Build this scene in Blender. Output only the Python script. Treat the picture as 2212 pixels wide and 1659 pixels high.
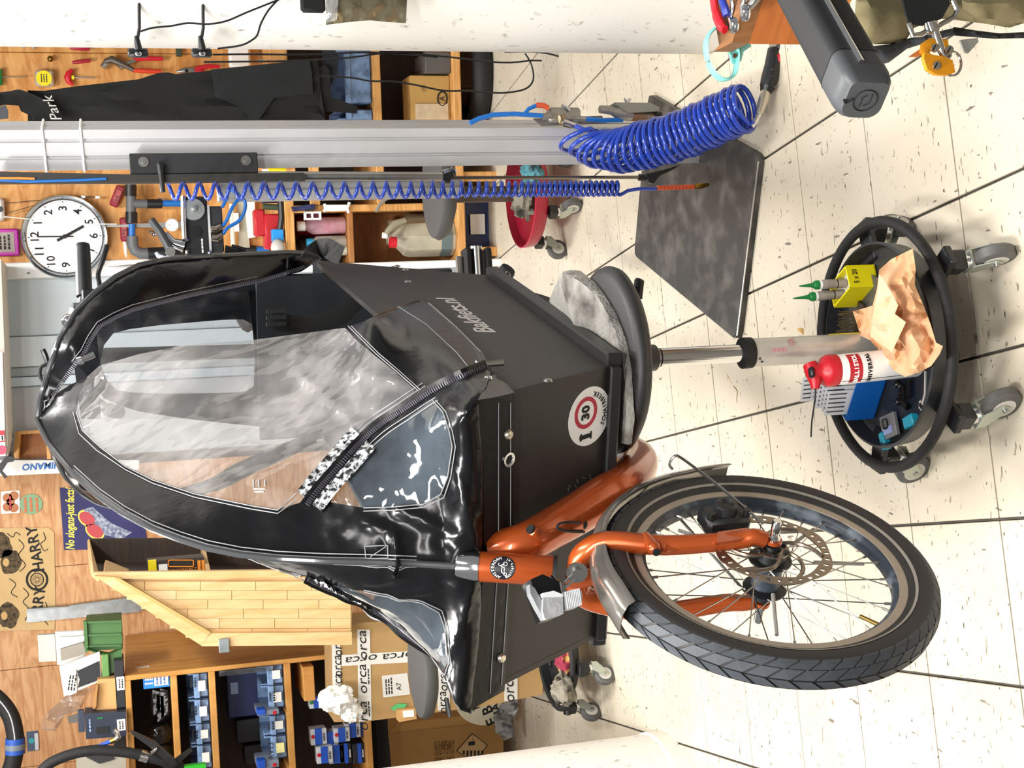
import bpy, bmesh, math, random
import numpy as np
from mathutils import Vector, Matrix, noise
from mathutils.geometry import delaunay_2d_cdt
random.seed(7)
S = bpy.context.scene
for o in list(bpy.data.objects): bpy.data.objects.remove(o)
COL = S.collection
# ------------------------------------------------------------------ camera
# phone held upright about 1.5 m above the floor; the frame is stored turned on its side,
# so the camera is rolled: picture-right is the world's down.
FP = 2986.3
_A = np.array([-0.25878814, 0.12998595, 0.95714803])
_B = np.array([-0.08598588, -0.99007024, 0.1112086])
_V = np.array([0.96209933, -0.05352174, 0.26739539])
_M = np.array([_B, _A, -_V])
_fw = _M @ np.array([0, 0, 1.0])
TH = math.atan2(_fw[0], _fw[1])
_R = np.array([[math.cos(TH), -math.sin(TH), 0], [math.sin(TH), math.cos(TH), 0], [0, 0, 1]])
CM = _R @ _M
u_, _, v_ = np.linalg.svd(CM)
CM = u_ @ v_
CH = 1.515
cd = bpy.data.cameras.new('camera'); cam = bpy.data.objects.new('camera', cd); COL.objects.link(cam)
m = Matrix.Identity(4)
for i in range(3):
    m[i][0] = CM[i][0]; m[i][1] = -CM[i][1]; m[i][2] = -CM[i][2]
m[2][3] = CH
cam.matrix_world = m
cd.sensor_fit = 'HORIZONTAL'; cd.sensor_width = 36; cd.lens = 36 * FP / 2212
cd.clip_start = 0.05; cd.clip_end = 60
S.camera = cam
# ------------------------------------------------------------------ light
S.view_settings.view_transform = 'Standard'; S.view_settings.look = 'None'
S.view_settings.gamma = 1; S.view_settings.use_curve_mapping = False
S.view_settings.exposure = 0.0
w = bpy.data.worlds.new('world'); S.world = w; w.use_nodes = True
w.node_tree.nodes['Background'].inputs[0].default_value = (1.0, 0.99, 0.97, 1)
w.node_tree.nodes['Background'].inputs[1].default_value = 0.29
def area(name, loc, sx, sy, power, rz=0, rx=0, col=(1, 0.98, 0.95)):
    l = bpy.data.lights.new(name, 'AREA'); l.shape = 'RECTANGLE'; l.size = sx; l.size_y = sy
    l.energy = power; l.color = col
    o = bpy.data.objects.new(name, l); COL.objects.link(o); o.location = loc; o.rotation_euler = (rx, 0, rz)
    return o
area('ceiling_tube_lamp', (-0.75, 1.5, 2.95), 0.22, 1.6, 132, 0.12)
area('ceiling_tube_lamp', (0.9, 1.6, 2.95), 0.22, 1.6, 55, -0.1)
area('ceiling_tube_lamp', (-1.1, 3.9, 2.95), 0.22, 1.6, 84, 0.0)
area('ceiling_tube_lamp', (0.7, 4.0, 2.95), 0.22, 1.6, 74, 0.0)
area('ceiling_tube_lamp', (-0.3, -0.6, 2.8), 1.8, 0.3, 70, 0.0, 0.5)

# ------------------------------------------------------------------ helpers
def ray(x, y): return CM @ np.array([(x - 1106) / FP, (y - 829.5) / FP, 1.0])
def P(x, y, Y):
    d = ray(x, y); return Vector(d * (Y / d[1]) + np.array([0, 0, CH]))
def FL(x, y, z=0.0):
    d = ray(x, y); return Vector(d * ((CH - z) / -d[2]) + np.array([0, 0, CH]))
def PL(x, y, p0, n):
    d = ray(x, y); p0 = np.array(p0); n = np.array(n)
    t = (p0 - np.array([0, 0, CH])).dot(n) / d.dot(n)
    return Vector(d * t + np.array([0, 0, CH]))
def PROJ(p):
    c = CM.T @ (np.array(p) - np.array([0, 0, CH])); return c[0] / c[2] * FP + 1106, c[1] / c[2] * FP + 829.5

def lin(h):
    h = h.lstrip('#'); r = []
    for i in (0, 2, 4):
        c = int(h[i:i + 2], 16) / 255
        r.append(c / 12.92 if c <= 0.04045 else ((c + 0.055) / 1.055) ** 2.4)
    return (*r, 1)
def N(nt, t, **kw):
    n = nt.nodes.new(t)
    for k, v in kw.items():
        if k in n.inputs: n.inputs[k].default_value = v
        else: setattr(n, k, v)
    return n
MATS = {}
def mat(name, hexc, rough=0.5, metal=0.0, var=0.0, scale=30, hex2=None, stretch=None, bump=0.0, bscale=None, lo=0.35, hi=0.65, detail=4, spec=None, coat=0.0, dist=0.0):
    if name in MATS: return MATS[name]
    m = bpy.data.materials.new(name); m.use_nodes = True; nt = m.node_tree
    b = nt.nodes['Principled BSDF']
    b.inputs['Base Color'].default_value = lin(hexc); b.inputs['Roughness'].default_value = rough; b.inputs['Metallic'].default_value = metal
    if spec is not None: b.inputs['Specular IOR Level'].default_value = spec
    if coat: b.inputs['Coat Weight'].default_value = coat; b.inputs['Coat Roughness'].default_value = 0.05
    if var or hex2 or bump:
        tc = N(nt, 'ShaderNodeTexCoord'); mp = N(nt, 'ShaderNodeMapping')
        if stretch: mp.inputs['Scale'].default_value = stretch
        nt.links.new(tc.outputs['Object'], mp.inputs[0])
        nz = N(nt, 'ShaderNodeTexNoise'); nz.inputs['Scale'].default_value = scale; nz.inputs['Detail'].default_value = detail
        nz.inputs['Distortion'].default_value = dist
        nt.links.new(mp.outputs[0], nz.inputs['Vector'])
        if var or hex2:
            r = N(nt, 'ShaderNodeMapRange'); r.inputs[1].default_value = lo; r.inputs[2].default_value = hi
            nt.links.new(nz.outputs[0], r.inputs[0])
            mx = N(nt, 'ShaderNodeMix', data_type='RGBA')
            c = lin(hexc)
            mx.inputs[6].default_value = c
            mx.inputs[7].default_value = lin(hex2) if hex2 else (*[x * (1 - var) for x in c[:3]], 1)
            nt.links.new(r.outputs[0], mx.inputs[0]); nt.links.new(mx.outputs[2], b.inputs['Base Color'])
        if bump:
            bp = N(nt, 'ShaderNodeBump'); bp.inputs['Strength'].default_value = bump; bp.inputs['Distance'].default_value = 0.01
            if bscale:
                n2 = N(nt, 'ShaderNodeTexNoise'); n2.inputs['Scale'].default_value = bscale; n2.inputs['Detail'].default_value = 3
                nt.links.new(mp.outputs[0], n2.inputs['Vector']); nt.links.new(n2.outputs[0], bp.inputs['Height'])
            else: nt.links.new(nz.outputs[0], bp.inputs['Height'])
            nt.links.new(bp.outputs[0], b.inputs['Normal'])
    MATS[name] = m; return m
def wood(name, c1, c2, scale=6, stretch=(1, 1, 12), rough=0.55, dist=1.5):
    return mat(name, c1, rough, hex2=c2, scale=scale, stretch=stretch, lo=0.38, hi=0.66, detail=5, dist=dist)
def clear(name, tint='#dfe3e8', haze=0.10, rough=0.06, gl=1.0, bump=0.0, hcol='#c8ccd2'):
    if name in MATS: return MATS[name]
    m = bpy.data.materials.new(name); m.use_nodes = True; nt = m.node_tree; nt.nodes.clear()
    out = N(nt, 'ShaderNodeOutputMaterial'); tr = N(nt, 'ShaderNodeBsdfTransparent'); tr.inputs[0].default_value = lin(tint)
    g = N(nt, 'ShaderNodeBsdfGlossy'); g.inputs['Roughness'].default_value = rough
    df = N(nt, 'ShaderNodeBsdfDiffuse'); df.inputs[0].default_value = lin(hcol)
    fr = N(nt, 'ShaderNodeFresnel'); fr.inputs[0].default_value = 1.5
    m1 = N(nt, 'ShaderNodeMixShader'); m2 = N(nt, 'ShaderNodeMixShader')
    tc = N(nt, 'ShaderNodeTexCoord'); nz = N(nt, 'ShaderNodeTexNoise'); nz.inputs['Scale'].default_value = 9; nz.inputs['Detail'].default_value = 6
    mr = N(nt, 'ShaderNodeMapRange'); mr.inputs[1].default_value = 0.4; mr.inputs[2].default_value = 0.75; mr.inputs[3].default_value = haze * 0.5; mr.inputs[4].default_value = haze * 1.7
    L = nt.links.new
    L(tc.outputs['Object'], nz.inputs['Vector']); L(nz.outputs[0], mr.inputs[0]); L(mr.outputs[0], m1.inputs[0])
    L(tr.outputs[0], m1.inputs[1]); L(df.outputs[0], m1.inputs[2])
    mu = N(nt, 'ShaderNodeMath', operation='MULTIPLY'); mu.inputs[1].default_value = gl
    L(fr.outputs[0], mu.inputs[0]); L(mu.outputs[0], m2.inputs[0]); L(m1.outputs[0], m2.inputs[1]); L(g.outputs[0], m2.inputs[2])
    if bump:
        mp = N(nt, 'ShaderNodeMapping'); mp.inputs['Scale'].default_value = (1, 1, 0.35); L(tc.outputs['Object'], mp.inputs[0])
        n2 = N(nt, 'ShaderNodeTexNoise'); n2.inputs['Scale'].default_value = 14; n2.inputs['Detail'].default_value = 2; L(mp.outputs[0], n2.inputs['Vector'])
        bp = N(nt, 'ShaderNodeBump'); bp.inputs['Strength'].default_value = bump; bp.inputs['Distance'].default_value = 0.02
        L(n2.outputs[0], bp.inputs['Height']); L(bp.outputs[0], g.inputs['Normal'])
    L(m2.outputs[0], out.inputs[0]); MATS[name] = m; return m

_bc = {}
def boxgeo(b):
    k = round(b, 3)
    return k
class MB:
    def __init__(s): s.v = []; s.f = []; s.m = []
    def add(s, vs, fs, mi=0):
        o = len(s.v); s.v += [Vector(v) for v in vs]; s.f += [tuple(i + o for i in f) for f in fs]; s.m += [mi] * len(fs); return s
    def join(s, o, mi=None):
        k = len(s.v); s.v += o.v; s.f += [tuple(i + k for i in f) for f in o.f]; s.m += (o.m if mi is None else [mi] * len(o.f)); return s
    def box(s, c, d, rz=0, b=0.0, mi=0, R=None):
        hx, hy, hz = d[0] / 2, d[1] / 2, d[2] / 2
        if R is None: R = Matrix.Rotation(rz, 3, 'Z')
        c = Vector(c)
        b = min(b, hx * 0.9, hy * 0.9, hz * 0.9)
        if b <= 0:
            vs = [(x, y, z) for x in (-hx, hx) for y in (-hy, hy) for z in (-hz, hz)]
            fs = [(0, 1, 3, 2), (4, 6, 7, 5), (0, 4, 5, 1), (2, 3, 7, 6), (0, 2, 6, 4), (1, 5, 7, 3)]
        else:  # chamfered box
            vs = []; idx = {}
            for sx in (-1, 1):
                for sy in (-1, 1):
                    for sz in (-1, 1):
                        for ax in range(3):
                            p = [sx * (hx - b), sy * (hy - b), sz * (hz - b)]
                            p[ax] = (sx * hx, sy * hy, sz * hz)[ax]
                            idx[(sx, sy, sz, ax)] = len(vs); vs.append(p)
            fs = []
            for ax in range(3):
                for sg in (-1, 1):
                    o = [a for a in range(3) if a != ax]; q = []
                    for (a, c2) in ((-1, -1), (1, -1), (1, 1), (-1, 1)):
                        t = [0, 0, 0]; t[ax] = sg; t[o[0]] = a; t[o[1]] = c2; q.append(idx[(*t, ax)])
                    fs.append(q)
            for a in range(3):
                for b2 in range(a + 1, 3):
                    c3 = 3 - a - b2
                    for sa in (-1, 1):
                        for sb in (-1, 1):
                            t0 = [0] * 3; t0[a] = sa; t0[b2] = sb; t0[c3] = -1; t1 = list(t0); t1[c3] = 1
                            fs.append([idx[(*t0, a)], idx[(*t1, a)], idx[(*t1, b2)], idx[(*t0, b2)]])
            for sx in (-1, 1):
                for sy in (-1, 1):
                    for sz in (-1, 1): fs.append([idx[(sx, sy, sz, a)] for a in range(3)])
        return s.add([c + R @ Vector(v) for v in vs], fs, mi)
    def tube(s, pts, r, n=8, closed=False, caps=True, mi=0, flat=1.0, upv=None):
        pts = [Vector(p) for p in pts]; k = len(pts)
        rs = r if isinstance(r, (list, tuple)) else [r] * k
        T = []
        for i in range(k):
            a = pts[(i - 1) % k] if closed or i > 0 else pts[i]; b = pts[(i + 1) % k] if closed or i < k - 1 else pts[i]
            t = (b - a); T.append(t.normalized() if t.length > 1e-9 else Vector((0, 0, 1)))
        u = Vector(upv) if upv else (Vector((0, 0, 1)) if abs(T[0].z) < 0.9 else Vector((1, 0, 0)))
        vs = []
        for i in range(k):
            if upv: u = Vector(upv)
            u = (u - T[i] * u.dot(T[i])); u.normalize(); w_ = T[i].cross(u)
            for j in range(n):
                a = 2 * math.pi * j / n
                vs.append(pts[i] + (u * math.cos(a) * flat + w_ * math.sin(a)) * rs[i])
        fs = []
        for i in range(k if closed else k - 1):
            for j in range(n):
                a, b = i * n + j, i * n + (j + 1) % n; c, d = ((i + 1) % k) * n + (j + 1) % n, ((i + 1) % k) * n + j
                fs.append((a, b, c, d))
        if caps and not closed: fs.append(tuple(reversed(range(n)))); fs.append(tuple((k - 1) * n + j for j in range(n)))
        return s.add(vs, fs, mi)
    def cyl(s, a, b, r, r2=None, n=20, mi=0): return s.tube([a, b], [r, r if r2 is None else r2], n, mi=mi)
    def lathe(s, prof, o, ax=(0, 0, 1), n=28, mi=0, sx=1.0, a0=0.0, cap=True):
        ax = Vector(ax).normalized(); o = Vector(o)
        u = ax.orthogonal().normalized() if abs(ax.z) < 0.99 else Vector((1, 0, 0)); w_ = ax.cross(u)
        vs = []; fs = []
        for (r, h) in prof:
            for j in range(n):
                a = 2 * math.pi * j / n + a0; vs.append(o + ax * h + (u * math.cos(a) + w_ * math.sin(a) * sx) * r)
        for i in range(len(prof) - 1):
            for j in range(n): fs.append((i * n + j, i * n + (j + 1) % n, (i + 1) * n + (j + 1) % n, (i + 1) * n + j))
        cap = cap and prof[0] != prof[-1]
        if cap and prof[0][0] > 1e-4: fs.append(tuple(reversed(range(n))))
        if cap and prof[-1][0] > 1e-4: fs.append(tuple((len(prof) - 1) * n + j for j in range(n)))
        return s.add(vs, fs, mi)
    def prism(s, poly, vec, mi=0):
        poly = [Vector(p) for p in poly]; vec = Vector(vec); k = len(poly)
        return s.add(poly + [p + vec for p in poly], [tuple(reversed(range(k))), tuple(range(k, 2 * k))] + [(i, (i + 1) % k, k + (i + 1) % k, k + i) for i in range(k)], mi)
    def ball(s, c, r, n=12, mi=0, sc=(1, 1, 1)):
        c = Vector(c); k = n // 2; vs = [c + Vector((0, 0, r * sc[2]))]; fs = []
        for i in range(1, k):
            t = math.pi * i / k
            for j in range(n):
                p = 2 * math.pi * j / n; vs.append(c + Vector((r * sc[0] * math.sin(t) * math.cos(p), r * sc[1] * math.sin(t) * math.sin(p), r * sc[2] * math.cos(t))))
        vs.append(c - Vector((0, 0, r * sc[2]))); e = len(vs) - 1
        for j in range(n): fs.append((0, 1 + j, 1 + (j + 1) % n)); fs.append((e, 1 + (k - 2) * n + (j + 1) % n, 1 + (k - 2) * n + j))
        for i in range(k - 2):
            for j in range(n): fs.append((1 + i * n + j, 1 + (i + 1) * n + j, 1 + (i + 1) * n + (j + 1) % n, 1 + i * n + (j + 1) % n))
        return s.add(vs, fs, mi)
    def disc(s, c, n, r, k=24, t=0.001, mi=0): n = Vector(n).normalized(); return s.cyl(Vector(c), Vector(c) + n * t, r, n=k, mi=mi)
    def xf(s, M): s.v = [M @ v for v in s.v]; return s

def worldloc(o):
    l = Vector((0, 0, 0))
    while o is not None: l += Vector(o.location); o = o.parent
    return l
def obj(name, mb, mats, parent=None, smooth=40, label=None, loc=None, kind=None):
    me = bpy.data.meshes.new(name)
    base = worldloc(parent) if parent else Vector((0, 0, 0))
    if loc is not None: loc = Vector(loc)
    elif parent is None and mb.v:
        xs = [v.x for v in mb.v]; ys = [v.y for v in mb.v]; zs = [v.z for v in mb.v]
        loc = Vector(((min(xs) + max(xs)) / 2, (min(ys) + max(ys)) / 2, min(zs)))
    off = base if parent else (loc or Vector((0, 0, 0)))
    me.from_pydata([tuple(v - off) for v in mb.v], [], mb.f)
    for mm in (mats if isinstance(mats, (list, tuple)) else [mats]): me.materials.append(mm)
    if any(mb.m): me.polygons.foreach_set('material_index', mb.m)
    bm = bmesh.new(); bm.from_mesh(me); bmesh.ops.recalc_face_normals(bm, faces=bm.faces); bm.to_mesh(me); bm.free()
    if smooth:
        me.polygons.foreach_set('use_smooth', [True] * len(me.polygons))
        me.set_sharp_from_angle(angle=math.radians(smooth))
    me.update()
    o = bpy.data.objects.new(name, me); COL.objects.link(o)
    if parent: o.parent = parent
    else: o.location = off
    if label: o['label'] = label
    if kind: o['kind'] = kind
    return o
def tag(o, label, cat, group=None):
    o['label'] = label; o['category'] = cat
    if group: o['group'] = group
    return o
def thing(name, label, cat, loc, group=None):
    o = bpy.data.objects.new(name, None); COL.objects.link(o); o.location = loc; o.empty_display_size = 0.05
    return tag(o, label, cat, group)
def tobj(name, mb, mats, label, cat, group=None, smooth=40): return tag(obj(name, mb, mats, None, smooth), label, cat, group)
def dup(r0, loc, rz=0.0, label=None, group=None, sc=None):
    def cp(o, par):
        c = o.copy(); COL.objects.link(c); c.parent = par
        for ch in o.children: cp(ch, c)
        return c
    r = cp(r0, None); r.location = loc; r.rotation_euler = (0, 0, rz)
    if sc: r.scale = sc
    if label: r['label'] = label
    if group: r['group'] = group
    return r
def text(s, c, xd, yd, size, m, parent, name='lettering', ex=0.0004, bold=0.0, shear=0.0, fit=None, label=None):
    cu = bpy.data.curves.new('t', 'FONT'); cu.body = s; cu.size = size; cu.align_x = 'CENTER'; cu.align_y = 'CENTER'
    cu.extrude = ex; cu.offset = bold; cu.shear = shear; cu.resolution_u = 2
    t = bpy.data.objects.new('t', cu)
    me = bpy.data.meshes.new_from_object(t); bpy.data.objects.remove(t); bpy.data.curves.remove(cu)
    xd = Vector(xd).normalized(); yd = Vector(yd); yd = (yd - xd * yd.dot(xd)).normalized(); zd = xd.cross(yd)
    k = 1.0
    if fit and len(me.vertices):
        xs = [v.co.x for v in me.vertices]; wd = max(xs) - min(xs)
        if wd > 0: k = fit / wd
    mb = MB(); c = Vector(c)
    mb.v = [c + xd * v.co.x * k + yd * v.co.y + zd * (v.co.z) for v in me.vertices]
    mb.f = [tuple(p.vertices) for p in me.polygons]; mb.m = [0] * len(mb.f)
    bpy.data.meshes.remove(me)
    return obj(name, mb, m, parent, smooth=0, label=label)
def marks(c, xd, yd, wd, ht, rows, m, parent, name='printed_lines', seed=0):
    rnd = random.Random(seed + int(wd * 1e4)); xd = Vector(xd).normalized(); yd = Vector(yd); yd = (yd - xd * yd.dot(xd)).normalized(); zd = xd.cross(yd); mb = MB(); R = Matrix((xd, yd, zd)).transposed(); c = Vector(c)
    for r in range(rows):
        x = -wd / 2; y = (0.5 - (r + 0.5) / rows) * ht
        while x < wd * 0.42:
            l = wd * rnd.uniform(0.08, 0.25); l = min(l, wd / 2 - x); mb.box(c + xd * (x + l / 2) + yd * y, (l, ht / rows * 0.45, 0.0006), R=R); x += l + wd * 0.05
    return obj(name, mb, m, parent, 0)
class Fr:
    """vertical working plane: origin on the floor, rotated about Z; u = right, d = away, z = up"""
    def __init__(s, x, y, a):
        s.o = Vector((x, y, 0)); s.a = a; s.u = Vector((math.cos(a), math.sin(a), 0)); s.d = Vector((-math.sin(a), math.cos(a), 0)); s.z = Vector((0, 0, 1))
    def at(s, px, py, d=0.0): return PL(px, py, s.o + s.d * d, s.d)
    def uz(s, px, py, d=0.0): p = s.at(px, py, d) - s.o; return p.dot(s.u), p.z
    def w(s, u, d, z): return s.o + s.u * u + s.d * d + Vector((0, 0, z))
    def rng(s, x0, x1, y0, y1, d):
        xc, yc = (x0 + x1) / 2, (y0 + y1) / 2
        return s.uz(xc, y1, d)[0], s.uz(xc, y0, d)[0], s.uz(x1, yc, d)[1], s.uz(x0, yc, d)[1]
    def box(s, x0, x1, y0, y1, d, t, b=0.0, mb=None, mi=0):
        u0, u1, z0, z1 = s.rng(x0, x1, y0, y1, d); mb = mb or MB()
        return mb.box(s.w((u0 + u1) / 2, d + t / 2, (z0 + z1) / 2), (u1 - u0, t, z1 - z0), s.a, b, mi)
    def poly(s, pts, d, t, mb=None, mi=0): mb = mb or MB(); return mb.prism([s.at(x, y, d) for x, y in pts], s.d * t, mi)
    def path(s, pts, d, r, n=8, mb=None, mi=0, **k): mb = mb or MB(); return mb.tube([s.at(p[0], p[1], d + (p[2] if len(p) > 2 else 0)) for p in pts], r, n, mi=mi, **k)
    def scale(s, px, d): return abs(s.uz(900, 800, d)[0] - s.uz(900, 800 + px, d)[0])
def smooth_path(pts, k=6):
    pts = [Vector(p) for p in pts]; out = []
    for i in range(len(pts) - 1):
        p0 = pts[max(i - 1, 0)]; p1 = pts[i]; p2 = pts[i + 1]; p3 = pts[min(i + 2, len(pts) - 1)]
        for j in range(k):
            t = j / k
            out.append(0.5 * ((2 * p1) + (p2 - p0) * t + (2 * p0 - 5 * p1 + 4 * p2 - p3) * t * t + (3 * p1 - p0 - 3 * p2 + p3) * t ** 3))
    out.append(pts[-1]); return out
UP = Vector((0, 0, 1))
def settle(t, z):
    ms = [t] if t.type == 'MESH' else []
    def walk(o):
        for c in o.children:
            if c.type == 'MESH': ms.append(c)
            walk(c)
    walk(t); lo = min(worldloc(m_).z + v.co.z for m_ in ms for v in m_.data.vertices); t.location.z += z - lo; return t
def named(n): return bpy.data.objects[n]
# ------------------------------------------------------------------ shared materials
BLK = mat('black_plastic', '#17181b', 0.42, var=0.3, scale=40)
BLKM = mat('black_steel', '#1d1e20', 0.35, 0.3)
RUB = mat('black_rubber', '#161617', 0.7, var=0.3, scale=60)
CHR = mat('chrome', '#d8d8da', 0.12, 1.0)
STL = mat('brushed_steel', '#b4b3b0', 0.32, 1.0, var=0.2, scale=20)
ALU = mat('aluminium', '#cfcfd0', 0.4, 0.35, var=0.14, scale=9, stretch=(1, 1, 0.3))
WHT = mat('white_plastic', '#eeeeec', 0.4)
PAP = mat('white_paper', '#f1f0ec', 0.8)
YEL = mat('yellow_plastic', '#e6d213', 0.4)
RED = mat('red_plastic', '#c01828', 0.4)
GRN = mat('green_plastic', '#157a3a', 0.4)
BLU = mat('blue_plastic', '#1667b8', 0.4)
INK = mat('black_ink', '#121212', 0.7)
PINE = wood('pine_board', '#d9a463', '#b9803f')
PLY = wood('plywood', '#d8a05c', '#b5742f', scale=3.5, stretch=(1, 1, 4.0), dist=2.0)
BEECH = wood('beech_board', '#d6b583', '#c69f68', scale=5, stretch=(8, 8, 1.2), dist=0.4)
OAKV = wood('veneer_board', '#cc954e', '#b57d38', scale=5, stretch=(3, 3, 1.0), dist=0.5)
DARKW = wood('dark_board', '#3a2a20', '#2c1f18', scale=5)
CARD = mat('cardboard', '#b08d5b', 0.85, var=0.12, scale=12)
# ================================================================== ROOM
def floor_mat():
    m = bpy.data.materials.new('floor_tile'); m.use_nodes = True; nt = m.node_tree; b = nt.nodes['Principled BSDF']; L = nt.links.new
    b.inputs['Roughness'].default_value = 0.42
    geo = N(nt, 'ShaderNodeNewGeometry'); mp = N(nt, 'ShaderNodeMapping'); L(geo.outputs['Position'], mp.inputs[0])
    n1 = N(nt, 'ShaderNodeTexNoise'); n1.inputs['Scale'].default_value = 3.0; n1.inputs['Detail'].default_value = 6; L(mp.outputs[0], n1.inputs['Vector'])
    r1 = N(nt, 'ShaderNodeMapRange'); r1.inputs[1].default_value = 0.35; r1.inputs[2].default_value = 0.7; L(n1.outputs[0], r1.inputs[0])
    mx = N(nt, 'ShaderNodeMix', data_type='RGBA'); mx.inputs[6].default_value = lin('#d0c7b5'); mx.inputs[7].default_value = lin('#c4b9a3'); L(r1.outputs[0], mx.inputs[0])
    # scuffs: stretched noise, thresholded, two directions
    prev = mx.outputs[2]
    for (sc, st, rot, lo, hi, col, mask) in ((24, (1, 3.6, 1), 0.5, 0.665, 0.72, '#8a7f6f', 1.3), (17, (4.2, 1, 1), 0.2, 0.69, 0.73, '#776e61', 0.9), (60, (1, 2, 1), 0.3, 0.685, 0.73, '#575047', 2.1)):
        mp2 = N(nt, 'ShaderNodeMapping'); mp2.inputs['Scale'].default_value = st; mp2.inputs['Rotation'].default_value = (0, 0, rot); L(geo.outputs['Position'], mp2.inputs[0])
        n2 = N(nt, 'ShaderNodeTexNoise'); n2.inputs['Scale'].default_value = sc; n2.inputs['Detail'].default_value = 2; L(mp2.outputs[0], n2.inputs['Vector'])
        r2 = N(nt, 'ShaderNodeMapRange'); r2.inputs[1].default_value = lo; r2.inputs[2].default_value = hi; L(n2.outputs[0], r2.inputs[0])
        m2 = N(nt, 'ShaderNodeMix', data_type='RGBA'); L(r2.outputs[0], m2.inputs[0]); L(prev, m2.inputs[6]); m2.inputs[7].default_value = lin(col)
        prev = m2.outputs[2]
    L(prev, b.inputs['Base Color']); return m
TILE = floor_mat()
GROUT = mat('grout', '#554f46', 0.9, var=0.3, scale=20)
floor = obj('floor', MB().box((0.2, 3.2, -0.025), (6.4, 9.0, 0.04)), GROUT, None, 0, kind='structure')
tm = MB().box((0, 0, 0.0), (0.2942, 0.2956, 0.007), 0, 0.0012)
tile0 = None; R2 = Matrix.Rotation(TH, 3, 'Z'); NT = 0
for i in range(-9, 9):
    for j in range(-5, 17):
        q = R2 @ Vector((0.2595 + 0.3 * i + 0.15, 2.209 + 0.3 * j + 0.15, 0))
        px, py = PROJ((q.x, q.y, 0)) if q.y > 0.6 else (9999, 0)
        if q.y < 0.8 or not (880 < px < 2700 and -520 < py < 2350) or q.y > 6.3 or q.y < 1.35: continue
        if tile0 is None:
            tile0 = obj('floor_tile', tm, TILE, None, 0); tile0.parent = floor
            o = tile0
        else:
            o = tile0.copy(); COL.objects.link(o); o.parent = floor
        o.location = Vector((q.x, q.y, -0.003)) - floor.location; o.rotation_euler = (0, 0, TH)
WALLM = mat('white_plaster', '#e6e4df', 0.8, var=0.06, scale=6)
obj('wall_back', MB().box((0, 6.42, 1.6), (6.4, 0.1, 3.2)), WALLM, None, 0, kind='structure')
# round white pillars
def pillar_mat():
    return mat('pillar_paint', '#ebe8e1', 0.6, hex2='#8d8a84', scale=55, stretch=(1, 1, 0.6), lo=0.62, hi=0.76, detail=8)
PILM = pillar_mat()
def pillar(name, edge_px, r, h, side):
    e = FL(*edge_px)
    c = e + Vector((side * r, 0.0, 0)); 
    mb = MB().lathe([(r * 0.985, 0), (r, 0.03), (r, h)], (c.x, c.y, 0), n=56)
    o = obj(name, mb, PILM, None, 40, kind='structure'); return c
# right pillar: base front edge seen at x~1530
PRC = Vector((1.035, 3.30, 0)); PRR = 0.205
obj('trim_1', MB().lathe([(PRR * 0.97, 0), (PRR, 0.02), (PRR, 3.1)], PRC, n=56), PILM, None, 40, kind='structure')['label'] = 'round white scuffed concrete pillar on the right'
PLC = Vector((-1.370, 3.92, 0)); PLR = 0.285
obj('trim_2', MB().lathe([(PLR * 1.02, 0), (PLR * 1.02, 0.05), (PLR, 0.055), (PLR, 3.1)], PLC, n=64), PILM, None, 40, kind='structure')['label'] = 'round white scuffed concrete pillar on the left'

# ------------------------------------------------------------------ back right: plywood tool board and bench
FR_ = Fr(0.68, 5.5, -0.10)
BD = 0.62    # depth of board face behind bench front
o = FR_
board = thing('tool_board', 'tall plywood tool board on the back wall above the bench', 'board', o.w(0.2, BD, 0.8))
u0 = o.uz(300, 566, BD)[0]
for k in range(3):
    a = u0 + k * 0.44; obj('plywood_panel', MB().box(o.w(a + 0.219, BD + 0.01, 1.75), (0.438, 0.02, 2.1), o.a, 0.002), PLY, board, 0)
# hung tools ---------------------------------------------------------
def clock():
    c = o.at(140, 511, BD - 0.035); r = o.scale(83, BD)
    t = thing('wall_clock', 'round white wall clock with chrome rim hanging on the plywood board', 'clock', c - UP * r)
    n = -o.d; W = MB().lathe([(r * 0.86, 0.012), (r * 0.9, 0.016), (r * 0.93, 0.03), (r * 0.97, 0.033), (r, 0.02), (r, -0.02)], c, n, 48, cap=False)
    obj('rim', W, mat('clock_rim', '#a4a8ae', 0.18, 1.0), t)
    obj('dial', MB().disc(c, n, r * 0.865, 48, 0.012), WHT, t)
    tk = MB()
    for i in range(60):
        a = math.radians(6 * i); dd = o.u * math.sin(a) + UP * math.cos(a); side = o.u * math.cos(a) - UP * math.sin(a)
        l = 0.05 if i % 5 == 0 else 0.025; wdt = 0.003 if i % 5 == 0 else 0.0012
        p = c + n * 0.0125 + dd * r * (0.84 - l / 2); Rm = Matrix((side, dd, n)).transposed()
        tk.box(p, (wdt, r * l, 0.0008), R=Rm)
    obj('minute_marks', tk, INK, t, 0, kind='stuff')
    for h in range(1, 13):
        a = math.radians(30 * h); p = c + n * 0.013 + (o.u * math.sin(a) + UP * math.cos(a)) * r * 0.67
        text(str(h), p, o.u, UP, r * 0.27, INK, t, 'numeral', bold=0.0008)
    for nm, ang, l, wd in (('hour_hand', 152, 0.5, 0.011), ('minute_hand', 1, 0.62, 0.006)):
        a = math.radians(ang); dd = o.u * math.sin(a) + UP * math.cos(a); side = o.u * math.cos(a) - UP * math.sin(a); Rm = Matrix((side, dd, n)).transposed()
        obj(nm, MB().box(c + n * (0.017 if nm[0] == 'h' else 0.02) + dd * r * (l / 2 - 0.1), (wd, r * (l + 0.2), 0.0015), R=Rm), INK, t, 0)
    obj('hub_cap', MB().disc(c + n * 0.02, n, 0.009, 12, 0.004), INK, t)
clock()
def hang(name, mb, m, label, cat, group=None, smooth=40): return tobj(name, mb, m, label, cat, group, smooth)
D1 = BD - 0.03
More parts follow.
